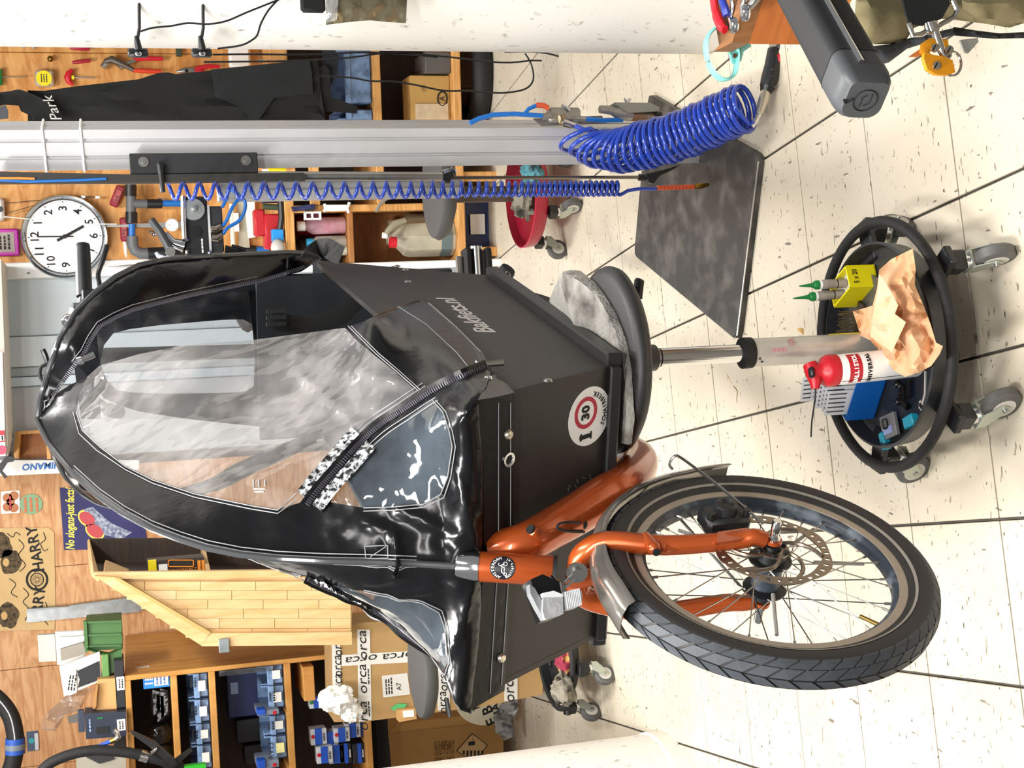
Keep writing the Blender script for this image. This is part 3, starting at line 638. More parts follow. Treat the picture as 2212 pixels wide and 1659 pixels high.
# ================================================================== grey cabinet wall, trim, posters (centre and left back)
F6 = Fr(0, 6.15, 0)
t = thing('metal_cabinet', 'tall pale grey blue metal cabinet with vertical panel seams', 'cabinet', F6.w(0.0, 0.15, 0.0))
def gp(hexc): return mat('cab_' + hexc[1:], hexc, 0.5, var=0.03, scale=5)
for (y0, y1, hx, d) in ((597, 724, '#bdc7cd', 0.02), (724, 790, '#c9d4db', 0.0), (790, 811, '#adb5ba', 0.02), (811, 832, '#c4d3de', 0.0), (832, 992, '#b7bcc0', 0.025)):
    u0_, u1_, _, _ = F6.rng(80, 140, y0, y1, d)
    obj('panel', MB().box(F6.w((u0_ + u1_) / 2, d + 0.06, 1.35), (u1_ - u0_ - 0.002, 0.1, 2.7), 0, 0.003), gp(hx), t, 0)
u0_, u1_, _, _ = F6.rng(100, 200, 564, 598, -0.03)
trim = obj('trim_3', MB().box(F6.w((u0_ + u1_) / 2, 0.02, 1.4), (u1_ - u0_, 0.1, 2.8), 0, 0.004), WHT, None, 0, kind='structure'); trim['label'] = 'white vertical door frame post beside the clock'
text('R .', F6.at(62, 587, -0.032), F6.u, UP, 0.02, INK, trim)
t = thing('wall_shelf', 'beige shelf board high above the grey cabinet with price stickers', 'shelf', F6.at(15, 800, -0.3))
obj('board', F6.poly([(-30, 560), (2, 560), (18, 985), (-30, 985)], -0.32, 0.28), mat('beige_board', '#cbc4b8', 0.6), t, 0); obj('front_edge', F6.poly([(-30, 760), (5, 760), (12, 985), (-30, 985)], -0.34, 0.02), WHT, t, 0)
obj('price_sticker', F6.box(-4, 10, 930, 955, -0.346, 0.004), RED, t, 0, label='red price sticker'); obj('price_sticker', F6.box(0, 9, 940, 952, -0.35, 0.004), PAP, t, 0); obj('round_sticker', MB().disc(F6.at(4, 972, -0.346), -F6.d, 0.018, 20, 0.002), mat('pink_sticker', '#c8506a', 0.6), t); marks(F6.at(5, 946, -0.352), F6.u, UP, 0.02, 0.014, 1, INK, t)
tobj('binder_clip', F6.poly([(14, 985), (30, 987), (29, 997), (16, 999), (4, 1018), (15, 1030), (10, 1034), (-8, 1010)], -0.36, 0.03), BLK, 'black binder clip under the beige shelf', 'clip')
tobj('pencil_spike', F6.path([(28, 945), (24, 990)], -0.3, [0.003, 0.01], 8), mat('grey_brown', '#4f4742', 0.6), 'dark pointed awl standing by the wooden box', 'tool')
t = thing('wooden_box', 'open brown wooden box behind the tent peak', 'box', F6.at(105, 962, -0.1))
obj('bottom', F6.box(100, 108, 930, 992, -0.1, 0.1), PINE, t, 0); obj('back', F6.box(40, 104, 935, 990, -0.02, 0.012), wood('orange_brown', '#9a6229', '#865320'), t, 0); obj('side', F6.box(33, 104, 930, 937, -0.1, 0.1), PINE, t, 0); obj('top', F6.poly([(33, 936), (44, 934), (40, 990), (28, 990)], -0.1, 0.1), PINE, t, 0)
t = thing('display_strip', 'white vertical strip with blue lettering between cabinet and pine wall', 'strip', F6.at(300, 1006, -0.06)); obj('board', F6.poly([(-20, 994), (300, 994), (300, 1015), (-20, 1029)], -0.06, 0.05), WHT, t, 0)
text('SHIMANO', F6.at(95, 1006, -0.062), UP, -F6.u, 0.038, BLU, t, shear=0.15, bold=0.001)
# pine wall board
PWALL = wood('pine_wall', '#d7a878', '#b97f4c', scale=3.2, stretch=(1.0, 1, 5.5), dist=3.0)
t = thing('wall_boarding', 'wide flame grained pine boarding on the left back wall', 'boarding', F6.w(-1.3, 0.12, 0.0))
ub = F6.uz(150, 1010, 0.1)[0]
for k in range(6): obj('pine_plank', MB().box(F6.w(ub - 0.21 - 0.42 * k, 0.11, 1.5), (0.418, 0.03, 3.0), 0, 0.001), PWALL, t, 0)
D6 = 0.09
def poster(name, label, poly, m, d=D6, cat='poster'):
    t = thing(name, label, cat, F6.at(max(p[0] for p in poly), sum(p[1] for p in poly) / len(poly), d)); obj('sheet', F6.poly(poly, d, 0.002), m, t, 0); return t
t = poster('sticker', 'square white sticker with brown cloverleaf print on the pine wall', [(2, 1062), (42, 1059), (43, 1108), (2, 1110)], PAP, cat='sticker')
CLV = mat('clover_brown', '#b5764f', 0.7)
for (x, y, r) in ((16, 1075, 9), (30, 1071, 9), (16, 1095, 9), (30, 1097, 9), (23, 1084, 8)): obj('print_lobe', MB().disc(F6.at(x, y, D6 - 0.001), -F6.d, F6.scale(r, D6), 16, 0.0008), CLV, t)
marks(F6.at(22, 1085, D6 - 0.003), F6.u, UP, 0.06, 0.016, 1, RED, t)
t = poster('sticker', 'round green sticker with orange letters on the pine wall', [(67 + 25 * math.cos(a), 1089 + 22 * math.sin(a)) for a in np.linspace(0, 6.283, 24, endpoint=False)], mat('sage_green', '#83a67f', 0.6), cat='sticker')
marks(F6.at(67, 1089, D6 - 0.002), F6.u, UP, 0.065, 0.07, 3, mat('orange_ink', '#d4724b', 0.7), t, seed=5)
# navy poster
pts = [(129, 1054), (150, 1052), (280, 1120), (300, 1170), (230, 1190), (138, 1188)]
t = poster('poster', 'navy poster with yellow slogan and red glasses drawing', [(129, 1054), (300, 1049), (320, 1185), (138, 1188)], mat('navy_paper', '#2a2a63', 0.6))
pt = t
YI = mat('yellow_ink', '#f0e46a', 0.7)
text('No slogans-just facts!', F6.at(152, 1121, D6 - 0.002), F6.u - UP * 0.045, UP, 0.05, YI, t, shear=0.3, bold=0.0012, fit=F6.scale(126, D6))
for (x, y, rx, ry) in ((188, 1120, 17, 14), (205, 1147, 18, 14)):
    obj('yellow_outline', F6.poly([(x + (rx + 3) * math.cos(a), y + (ry + 4) * math.sin(a) + 0.3 * (rx + 3) * math.cos(a)) for a in np.linspace(0, 6.283, 20, endpoint=False)], D6 - 0.002, 0.001), YI, t, 0)
    obj('red_lens', F6.poly([(x + rx * math.cos(a), y + ry * math.sin(a) + 0.3 * rx * math.cos(a)) for a in np.linspace(0, 6.283, 20, endpoint=False)], D6 - 0.003, 0.001), mat('red_lens', '#c44a50', 0.6), t, 0)
obj('drawing', F6.poly([(180, 1100), (200, 1095), (240, 1130), (285, 1150), (262, 1165), (225, 1155), (200, 1128)], D6 - 0.0025, 0.001), mat('pale_engine', '#b8bfce', 0.6, hex2='#4d5a7d', scale=70), t, 0)
# kraft poster
t = poster('poster', 'kraft paper poster with black bearded faces and a wheel', [(-40, 1141), (106, 1140), (117, 1150), (120, 1308), (118, 1360), (-40, 1364)], mat('kraft_paper', '#d3b27c', 0.7, var=0.08, scale=20))
for (x, y) in ((22, 1215), (18, 1330), (2, 1180)):
    obj('beard_print', F6.poly([(x + (24 + 7 * noise.noise(Vector((1.3 * math.cos(a), 1.3 * math.sin(a), x)))) * math.cos(a), y + (28 + 9 * noise.noise(Vector((1.7 * math.cos(a), 1.7 * math.sin(a), y)))) * math.sin(a)) for a in np.linspace(0, 6.283, 48, endpoint=False)], D6 - 0.001, 0.0008), mat('sepia_black', '#2a2118', 0.8, hex2='#6d5a3c', scale=60), t, 0)
    obj('face_print', F6.poly([(x - 9 + 7 * math.cos(a), y + 9 * math.sin(a)) for a in np.linspace(0, 6.283, 18, endpoint=False)], D6 - 0.0016, 0.0008), mat('kraft_light', '#c9a56c', 0.8), t, 0)
cw = F6.at(80, 1252, D6 - 0.001)
for r, hh in ((22, 0.002), (14, 0.003)): obj('wheel_print', MB().tube([F6.at(80 + r * math.cos(a), 1252 + r * math.sin(a), D6 - 0.001) for a in np.linspace(0, 6.283, 36, endpoint=False)], 0.0045 if r > 20 else 0.002, 6, closed=True), INK, t)
mbs = MB()
for k in range(16):
    a = k * math.pi / 8; mbs.tube([F6.at(80 + 3 * math.cos(a), 1252 + 3 * math.sin(a), D6 - 0.001), F6.at(80 + 14 * math.cos(a), 1252 + 14 * math.sin(a), D6 - 0.001)], 0.0008, 4)
obj('spoke_print', mbs, INK, t, 0)
text('HARRY', F6.at(77, 1186, D6 - 0.002), F6.u + UP * 0.12, UP, 0.062, INK, t, bold=0.001); text('RRY', F6.at(84, 1296, D6 - 0.002), F6.u - UP * 0.2, UP, 0.062, INK, t, bold=0.001)
for pts_ in ([(40, 1165), (52, 1180), (40, 1200), (55, 1220), (42, 1235)], [(94, 1150), (98, 1165), (88, 1175), (96, 1190), (104, 1185)], [(50, 1270), (62, 1285), (50, 1300), (64, 1318), (54, 1340)], [(98, 1300), (104, 1320), (94, 1335), (104, 1350)], [(15, 1152), (28, 1160), (34, 1150), (44, 1156)], [(20, 1250), (34, 1262), (24, 1280), (38, 1290)]):
    obj('flourish_print', F6.path([tuple(p)[:2] for p in smooth_path([(a, b, 0) for a, b in pts_], 4)], D6 - 0.001, 0.0018, 5), INK, t)
# ================================================================== left shelf unit
L = Fr(0, 5.3, 0)
uF = L.uz(500, 1436)[0]                    # right side plane of the unit
zT = L.uz(270, 1447)[1]
uE = -2.15
t = SU = thing('shelf_unit', 'brown veneered shelf unit with dark compartments on the left', 'shelf unit', L.w(-1.6, 0.4, 0))
def sb(n, u0, u1, d0, d1, z0, z1, m=OAKV, b=0.002): return obj(n, MB().box(L.w((u0 + u1) / 2, (d0 + d1) / 2, (z0 + z1) / 2), (u1 - u0, d1 - d0, z1 - z0), 0, b), m, SU, 0)
zlow = L.uz(795, 1546)[1]
sb('side_panel', uF - 0.018, uF, 0.0, 0.93, zlow, zT + 0.003)
sb('top_board', uE, uF - 0.018, 0.0, 0.93, zT - 0.018, zT + 0.003)
sb('back_panel', uE, uF - 0.018, 0.40, 0.42, zlow, zT - 0.018, DARKW)
edges = [(370, 1448, 390, 1655), (455, 1438, 470, 1655), (621, 1421, 631, 1655), (795, 1546, 800, 1655)]
zz = [L.uz((a + c) / 2, (b + d) / 2)[1] for a, b, c, d in edges]
for k, z in enumerate(zz): sb('shelf', uE, uF - 0.018, 0.0, 0.40, z - 0.012, z + 0.012)
sb('leg', uF - 0.05, uF, 0.3, 0.35, 0, zlow); sb('leg', uF - 0.05, uF, 0.86, 0.92, 0, zlow); sb('leg', uE, uE + 0.05, 0.1, 0.16, 0, zlow)
marks(L.w(uF + 0.001, 0.14, L.uz(307, 1430)[1]), UP, Vector((0, -1, 0)), 0.05, 0.05, 2, PAP, SU)
# hanging ledge below and clear sheet
sb('ledge', uF - 0.16, uF - 0.03, -0.04, 0.25, L.uz(668, 1440)[1] - 0.012, L.uz(668, 1440)[1] + 0.03, OAKV)
tobj('clear_sheet', MB().box(L.at(530, 1442, 0.02) + Vector((-0.01, -0.02, 0)), (0.004, 0.05, 0.2), 0.5), clear('thin_film', '#e8ecf0', 0.25, 0.15), 'clear folded film hanging inside the shelf unit', 'film')
def inbins(x0, x1, ys, z, d, lab, group, labm=PAP, a=0.0):
    for i, (y0, y1) in enumerate(ys):
        u0, u1, _, _ = L.rng(x0, x1, y0, y1, d)
        h = L.scale(x1 - x0, d) - 0.012
        tt = bin_('parts_bin', lab[i], L.w((u0 + u1) / 2, d + 0.11, z + 0.0015), u1 - u0 - 0.003, 0.2, h, BL2, labm if not isinstance(labm, list) else labm[i], group, front=0.72)
LY = mat('label_yellow', '#efe8a2', 0.7)
OR_ = ['light blue parts bin at the right end of the upper bin row', 'second light blue parts bin from the right in the upper row', 'third light blue parts bin from the right in the upper row', 'leftmost light blue parts bin in the upper row']
inbins(404, 452, [(1454, 1509), (1511, 1563), (1564, 1609), (1611, 1664)], zz[1] + 0.012, 0.03, OR_, 'light blue parts bins in the upper row')
OR2 = ['light blue parts bin under the clear film in the lower row', 'light blue parts bin with two pasted cards in the lower row', 'light blue parts bin with a blank white card in the lower row', 'light blue parts bin with the yellow AV13 card']
inbins(566, 619, [(1434, 1480), (1480, 1532), (1545, 1588), (1590, 1642)], zz[2] + 0.012, 0.03, OR2, 'light blue parts bins in the lower row', [PAP, PAP, PAP, LY])
text('AV13', L.at(586, 1622, 0.008), L.u, UP, 0.03, INK, SU)
for x, y in ((417, 1475), (419, 1535), (421, 1586), (588, 1505), (586, 1567)): marks(L.at(x, y, 0.009), L.u, UP, 0.035, 0.03, 2, INK, SU, seed=y)
# navy boxes
t = thing('storage_box', 'dark navy box with white card on the middle shelf', 'box', L.w(L.uz(530, 1490)[0], 0.15, zz[2] + 0.012)); obj('case', L.box(502, 614, 1444, 1545, 0.25, 0.13, 0.004), NAVY, t, 0); obj('label_card', L.box(510, 526, 1473, 1498, 0.246, 0.004), mat('blue_card', '#9fb2d3', 0.7), t, 0)
for i, (a, b) in enumerate(((1550, 1600), (1606, 1650))): tobj('dark_box', L.box(518 + 14 * i, 614, a, b, 0.25, 0.12, 0.003), mat('black_card', '#1b1c22', 0.5), ('black square pack on the middle shelf left of the navy box', 'black square pack at the left edge of the middle shelf')[i], 'box')
for (y0, y1, lb) in ((1533, 1544, 'flat blue and grey blister pack between two lower bins'), (1643, 1659, 'flat blue and grey blister pack left of the AV13 bin')):
    t = thing('blister_pack', lb, 'pack', L.at(619, (y0 + y1) / 2, -0.02)); obj('card', L.box(563, 610, y0, y1, -0.02, 0.15, 0.002), mat('grey_card', '#7b8698', 0.6), t, 0); obj('blue_flap', L.box(563, 581, y0 - 1, y1, -0.03, 0.05, 0.002), mat('royal_blue', '#1b4fb8', 0.45), t, 0); obj('red_dot', MB().disc(L.at(600, (y0 + y1) / 2, -0.021), -L.d, L.scale(4, 0), 14, 0.002), RED, t)
# upper compartment
t = thing('tube_carton', 'blue and white printed carton on the top shelf of the unit', 'box', L.w(L.uz(340, 1470)[0], 0.1, zz[0] + 0.012)); obj('carton', L.box(312, 370, 1458, 1486, 0.03, 0.12, 0.002), mat('sky_blue', '#2a86d6', 0.5), t, 0); obj('white_panel', L.box(336, 366, 1459, 1480, 0.026, 0.005), PAP, t, 0)
marks(L.at(324, 1472, 0.027), UP, -L.u, 0.03, 0.03, 2, PAP, t); marks(L.at(350, 1469, 0.025), L.u, UP, 0.03, 0.04, 3, BLU, t)
for i, (x, y0, y1) in enumerate(((340, 1490, 1545), (357, 1487, 1552), (349, 1500, 1560))):
    t = thing('pedal_bag', ('crumpled film bag of black parts standing left on the top shelf', 'crumpled film bag of black parts in the middle of the top shelf', 'crumpled film bag of black parts behind the others on the top shelf')[i], 'bag', L.w(L.uz(x, (y0 + y1) / 2)[0], 0.1, zz[0] + 0.012))
    obj('contents', L.box(x - 12, 372, y0 + 2, y1, 0.1 + 0.055 * i, 0.05, 0.008), BLK, t); obj('film', L.poly([(x - 8, y0), (x + 8, y0 + 4), (x + 9, y1 - 12), (x - 5, y1)], 0.085, 0.004), mat('crumpled_film', '#8d9096', 0.2, hex2='#1b1c1f', scale=60, lo=0.48, hi=0.56), t, 0)
for i, (y, lb) in enumerate(((1585, 'round black lamp with chrome glint on the top shelf'), (1628, 'black round part at the left of the top shelf'))): tobj('bike_lamp', MB().ball(L.at(352, y, 0.12), 0.05, 14, sc=(1, 0.8, 1)), mat('gloss_black', '#101113', 0.12), lb, 'lamp')
# lower compartment: hanging packs
k = 0
PK = mat('pack_grey', '#c9ccd2', 0.4); RB = mat('royal_blue', '#1b4fb8', 0.45)
packs = [(668, 703, 1504, 1531), (671, 706, 1573, 1610), (697, 731, 1580, 1614) , (722, 756, 1571, 1604), (746, 779, 1562, 1595), (770, 791, 1560, 1592), (684, 719, 1612, 1650), (711, 744, 1609, 1650)]
names = ['blue and silver pack by the crumpled paper', 'upper blue pack of the left stack', 'middle blue pack of the left stack', 'lower blue pack of the left stack', 'blue pack low beside the orange shelf edge', 'blue pack at the bottom beside the carton', 'leftmost silver blue pack of the back row', 'second silver blue pack of the back row']
for i, (x0, x1, y0, y1) in enumerate(packs):
    dd = 0.03 + 0.02 * (i % 3)
    t = thing('parts_pack', names[i] + ' in the lower compartment', 'pack', L.at(x1, (y0 + y1) / 2, dd), 'blue parts packs in the lower compartment')
    obj('card', L.box(x0, x1, y0 + 1, y1 - 1, dd, 0.06, 0.002), PK, t, 0); xm = (x0 + x1) / 2
    obj('blue_band', L.box(xm - 8, xm + 7, y0 + 1, y1 - 1, dd - 0.003, 0.005), RB, t, 0); obj('dot', MB().disc(L.at(x0 + 5, (y0 + y1) / 2, dd - 0.003), -L.d, L.scale(4, dd), 12, 0.003), RED if i % 4 else GRN, t)
    marks(L.at(x1 - 6, (y0 + y1) / 2, dd - 0.002), L.u, UP, 0.03, 0.012, 1, INK, t, seed=i)
for i, (x0, x1, y0, y1) in enumerate(((733, 760, 1606, 1649), (762, 788, 1606, 1649))):
    t = thing('parts_pack', ('upper black pack with blue band in the lower compartment', 'lower black pack with blue band in the lower compartment')[i], 'pack', L.at(x1, 1630, 0.05)); obj('card', L.box(x0, x1, y0, y1, 0.05, 0.1, 0.002), mat('black_card', '#1b1c22', 0.5), t, 0); obj('blue_band', L.box(x0 + 11, x0 + 19, y0, y1, 0.046, 0.005), RB, t, 0); marks(L.at(x1 - 4, 1627, 0.048), L.u, UP, 0.03, 0.01, 1, PAP, t)
tobj('yellow_tube', L.path([(660, 1448), (664, 1456), (672, 1462)], 0.0, [0.006, 0.014, 0.011], 10), YEL, 'yellow tube end behind the crumpled paper', 'tube')
for n_, k_ in (('tube_carton', 0), ('pedal_bag', 0), ('pedal_bag.001', 0), ('pedal_bag.002', 0), ('bike_lamp', 0), ('bike_lamp.001', 0), ('storage_box', 2), ('dark_box.001', 2), ('dark_box.002', 2)): settle(named(n_), zz[k_] + 0.0135)
named('blister_pack').location.z += 0.012; named('blister_pack.001').location.z += 0.012
# ---------- things on top of the unit
zt2 = zT + 0.003
t = thing('parts_bin', 'dark green plastic bin with tall back standing on the shelf unit', 'bin', L.w(L.uz(268, 1390)[0], 0.2, zt2)); GB = mat('olive_green', '#3f6a35', 0.5)
obj('side', L.poly([(184, 1345), (262, 1339), (265, 1402), (188, 1406)], 0.10, 0.2), GB, t, 0); obj('spout', L.poly([(186, 1403), (222, 1413), (235, 1415), (264, 1402), (262, 1445), (221, 1464), (219, 1415)], 0.06, 0.06), GB, t, 0); obj('front', L.box(220, 236, 1414, 1463, 0.04, 0.02, 0.003), mat('light_olive', '#5d8a4a', 0.5), t, 0)
for y in (1346, 1374, 1398): obj('rib', L.poly([(182, y - 3), (262, y - 6), (262, y - 2), (182, y + 1)], 0.09, 0.012), GB, t, 0)
obj('rim', L.poly([(180, 1342), (187, 1342), (191, 1408), (184, 1408)], 0.085, 0.03), GB, t, 0)
GC = mat('card_grey2', '#b3b1aa', 0.7); BC = mat('black_sheet', '#23252a', 0.7)
cards = [([(81, 1372), (118, 1370), (122, 1428), (84, 1430)], 'grey card with white label standing behind the green bin', 0.22, GC), ([(119, 1366), (180, 1363), (182, 1430), (124, 1436)], 'white box with red dot beside the green bin', 0.18, PAP), ([(126, 1377), (182, 1374), (182, 1438), (130, 1440)], 'pale grey flat carton beside the green bin', 0.15, mat('pale_card', '#d5d3cd', 0.7)), ([(130, 1403), (180, 1388), (186, 1412), (132, 1428)], 'grey brown pack wedged by the green bin', 0.12, mat('taupe_card', '#8f887d', 0.7))]
for pts, lb, d, m in cards: tobj('carton', L.poly(pts, d, 0.03), m, lb, 'box', None, 0)
t = thing('hanging_card', 'large tilted card with black sheet and white label in front of the green bin', 'card', L.at(200, 1470, 0.05))
obj('card', L.poly([(128, 1440), (215, 1408), (220, 1470), (138, 1505)], 0.05, 0.02), mat('pale_card', '#d5d3cd', 0.7), t, 0); obj('black_sheet', L.poly([(166, 1450), (214, 1428), (217, 1468), (168, 1486), (172, 1468)], 0.045, 0.006), BC, t, 0); obj('label_card', L.poly([(146, 1448), (164, 1445), (166, 1496), (149, 1503)], 0.044, 0.006), PAP, t, 0)
marks(L.at(156, 1474, 0.042), -UP * 0.2 + L.u, UP, 0.06, 0.03, 3, INK, t)
t = thing('kraft_carton', 'small open kraft carton on the shelf unit', 'box', L.w(L.uz(240, 1500)[0], 0.1, zt2)); obj('carton', L.poly([(210, 1468), (252, 1465), (252, 1535), (208, 1537)], 0.0, 0.14), mat('kraft_light2', '#c79a62', 0.8), t, 0); obj('flap', L.poly([(208, 1480), (212, 1479), (206, 1532), (199, 1530)], -0.02, 0.06), mat('kraft_dark', '#a87c48', 0.8), t, 0)
t = thing('black_carton', 'slim black carton with white label at the unit edge', 'box', L.w(L.uz(266, 1480)[0], 0.0, zt2)); obj('carton', L.box(248, 269, 1426, 1530, -0.0, 0.14, 0.002), mat('black_card', '#1b1c22', 0.5), t, 0); obj('label_card', L.box(252, 269, 1462, 1491, -0.004, 0.005), PAP, t, 0); marks(L.at(261, 1476, -0.005), L.u, UP, 0.035, 0.02, 2, INK, t)
t = thing('pump_box', 'dark blue display box with green marks and hook tab on the shelf unit', 'box', L.w(L.uz(250, 1560)[0], 0.0, zt2)); obj('box', L.poly([(182, 1541), (272, 1537), (273, 1590), (186, 1597)], -0.05, 0.1), mat('ink_blue', '#20283a', 0.5), t, 0); obj('side_flap', L.poly([(168, 1536), (181, 1535), (183, 1581), (170, 1582)], -0.05, 0.03), mat('ink_blue2', '#2b3446', 0.5), t, 0); obj('label_card', L.box(253, 271, 1554, 1578, -0.055, 0.006), PAP, t, 0); marks(L.at(262, 1566, -0.057), L.u, UP, 0.03, 0.02, 2, INK, t)
obj('green_mark', L.box(210, 222, 1550, 1553, -0.053, 0.004), GRN, t, 0); obj('window', L.box(208, 236, 1570, 1585, -0.053, 0.004), BLK, t, 0); marks(L.at(194, 1566, -0.052), L.u, UP, 0.05, 0.012, 1, mat('pale_blue_ink', '#8fa3c8', 0.6), t)
tobj('saddle_tip', L.poly([(146, 1550), (170, 1541), (170, 1560), (149, 1563)], -0.02, 0.01), mat('taupe_grey', '#5a5550', 0.5), 'dark grey rounded blade behind the display box', 'blade')
tobj('film_bag', sheet(L, [(165, 1480), (200, 1490), (172, 1535), (140, 1545), (120, 1580), (88, 1575), (95, 1545), (130, 1515)], 0.05, 12, 0.05), clear('thin_film2', '#faf8f5', 0.06, 0.1, 0.45), 'crumpled clear plastic bag on the shelf unit', 'bag')
t = thing('steel_angle', 'long galvanised steel angle leaning on the pine wall', 'angle bar', F6.at(320, 1310, 0.02)); GALV = mat('galvanised', '#b4b9bb', 0.4, 0.6, var=0.25, scale=30)
obj('flange', F6.poly([(58, 1320), (290, 1292), (320, 1310), (300, 1322), (58, 1345)], 0.083, 0.013), GALV, t, 0); obj('lip', F6.poly([(58, 1316), (150, 1310), (152, 1308), (290, 1290), (290, 1296), (58, 1322)], 0.05, 0.035), mat('galv_dark', '#8e9698', 0.4, 0.6), t, 0)
# bench vice-like tools bottom left top of unit
t = thing('spool_box', 'grey card spool box with dark oval openings at the left edge', 'box', L.w(L.uz(230, 1640)[0], -0.05, zt2)); obj('box', L.poly([(165, 1636), (205, 1622), (272, 1628), (272, 1680), (165, 1680)], -0.05, 0.1), mat('stone_card', '#a7a091', 0.7), t, 0); obj('opening', L.poly([(218 + 14 * math.cos(a), 1642 + 5 * math.sin(a)) for a in np.linspace(0, 6.283, 18, endpoint=False)], -0.053, 0.004), INK, t, 0); obj('dark_top', L.poly([(185, 1635), (212, 1624), (240, 1628), (248, 1640), (215, 1650)], -0.056, 0.004), mat('graphite', '#2c2c2e', 0.6), t, 0)
tobj('black_stand', L.box(245, 272, 1590, 1625, -0.02, 0.1, 0.003), BLK, 'black stand foot behind the thick hose', 'stand')
# tyre + blue strap at left edge
cx = F6.at(-36, 1640, -0.6); RT = F6.scale(72, -0.6)
t = thing('bicycle_tyre', 'black bicycle tyre with blue strap hanging at the left edge', 'tyre', F6.at(60, 1640, -0.6))
ptsy = [F6.at(x, y, -0.6) for x, y in [tuple(p)[:2] for p in smooth_path([(-40, 1485, 0), (-5, 1510, 0), (22, 1545, 0), (33, 1590, 0), (32, 1625, 0), (22, 1665, 0), (0, 1700, 0)], 5)]]
obj('tyre', MB().tube(ptsy, F6.scale(17, -0.6), 14), RUB, t); obj('reflective_line', MB().tube([p - F6.d * F6.scale(16.5, -0.6) + F6.u * 0.01 for p in ptsy[:-12]], 0.003, 6), mat('reflective_grey', '#b9bcc0', 0.3), t)
obj('strap', F6.path([(33, 1594), (33, 1628)], -0.6, F6.scale(19, -0.6), 16), mat('strap_blue', '#1f4fa8', 0.5), t, label='blue wrapped strap'); obj('strap_band', F6.path([(33, 1606), (33, 1618)], -0.6, F6.scale(20, -0.6), 16), mat('strap_grey', '#707880', 0.4), t)
t = thing('tag_card', 'small clear hang tag beside the blue strap', 'tag', F6.at(80, 1600, 0.088)); obj('card', F6.box(58, 83, 1580, 1622, 0.088, 0.008, 0.001), mat('tag_blue', '#46566e', 0.4), t, 0); obj('clear_edge', F6.box(75, 83, 1584, 1620, 0.085, 0.006), PK, t, 0); obj('mark', MB().disc(F6.at(68, 1600, 0.087), -F6.d, 0.012, 14, 0.002), mat('teal', '#2c9aa0', 0.5), t)
# air line with silver collar, green tag, clip
L2 = Fr(0, 4.95, 0)
t = thing('thick_hose', 'thick black hose with silver collar arching at the left edge', 'hose', L2.at(200, 1630, 0))
pp = [tuple(p)[:2] for p in smooth_path([(75, 1690, 0), (100, 1655, 0), (140, 1634, 0), (190, 1622, 0), (240, 1622, 0), (290, 1628, 0), (340, 1640, 0), (390, 1658, 0), (430, 1690, 0)], 5)]
obj('hose', L2.path(pp, 0.0, L2.scale(11, 0), 14), RUB, t); obj('collar', L2.path([(303, 1631), (320, 1636)], 0.0, L2.scale(12, 0), 16), CHR, t); obj('green_tag', L2.box(398, 445, 1653, 1672, -0.03, 0.03), mat('fluo_green', '#2fbf2a', 0.5), t, 0)
tobj('blue_air_line', L2.path([tuple(p)[:2] for p in smooth_path([(75, 1672, 0), (110, 1650, 0), (150, 1636, 0), (175, 1632, 0)], 4)], 0.03, L2.scale(4, 0), 10), mat('hose_blue', '#2452c4', 0.35), 'thin blue air line under the thick hose', 'hose')
t = thing('air_coupling', 'blue hose end with steel elbow coupling above the thick hose', 'coupling', L2.at(240, 1600, 0.02)); obj('hose', L2.path([(209, 1614), (240, 1601)], 0.02, L2.scale(4.5, 0), 10), MATS['hose_blue'], t); obj('ferrule', L2.path([(238, 1602), (250, 1597)], 0.02, L2.scale(6, 0), 12), mat('brass2', '#b39a58', 0.3, 1.0), t); obj('elbow', L2.path([(248, 1598), (256, 1592), (252, 1582), (246, 1577)], 0.02, L2.scale(6, 0), 12), CHR, t)
t = thing('spring_clip', 'black spring clamp tool beside the thick hose', 'clamp', L2.at(360, 1620, -0.05)); obj('jaw', L2.poly([(283, 1581), (296, 1586), (332, 1602), (384, 1648), (372, 1656), (318, 1610), (284, 1586)], -0.06, 0.03), BLK, t, 0); obj('jaw', L2.poly([(352, 1660), (410, 1618), (416, 1622), (370, 1665)], -0.04, 0.02), BLK, t, 0)
hel = [L2.at(325 + 14 * k / 40, 1628 - 10 * k / 40 + 5 * math.sin(k * 0.9), -0.07 + 0.01 * math.cos(k * 0.9)) for k in range(40)]
obj('spring', MB().tube(hel, 0.0014, 5), CHR, t)
# ---------- wooden wall cabinet with chamfered frame
W = Fr(0, 4.95, 0)
t = thing('wall_cabinet', 'pale beech wall cabinet with chamfered raised frame and open side', 'cabinet', W.at(735, 1310, 0.2))
fp = [(203, 1242), (735, 1225), (735, 1392), (436, 1393), (250, 1252)]
DB = 0.75
ub0 = W.at(203, 1242, 0); 
obj('front_panel', W.poly([(205, 1238), (760, 1238), (760, 1388), (440, 1388)], 0.012, 0.02), BEECH, t, 0)
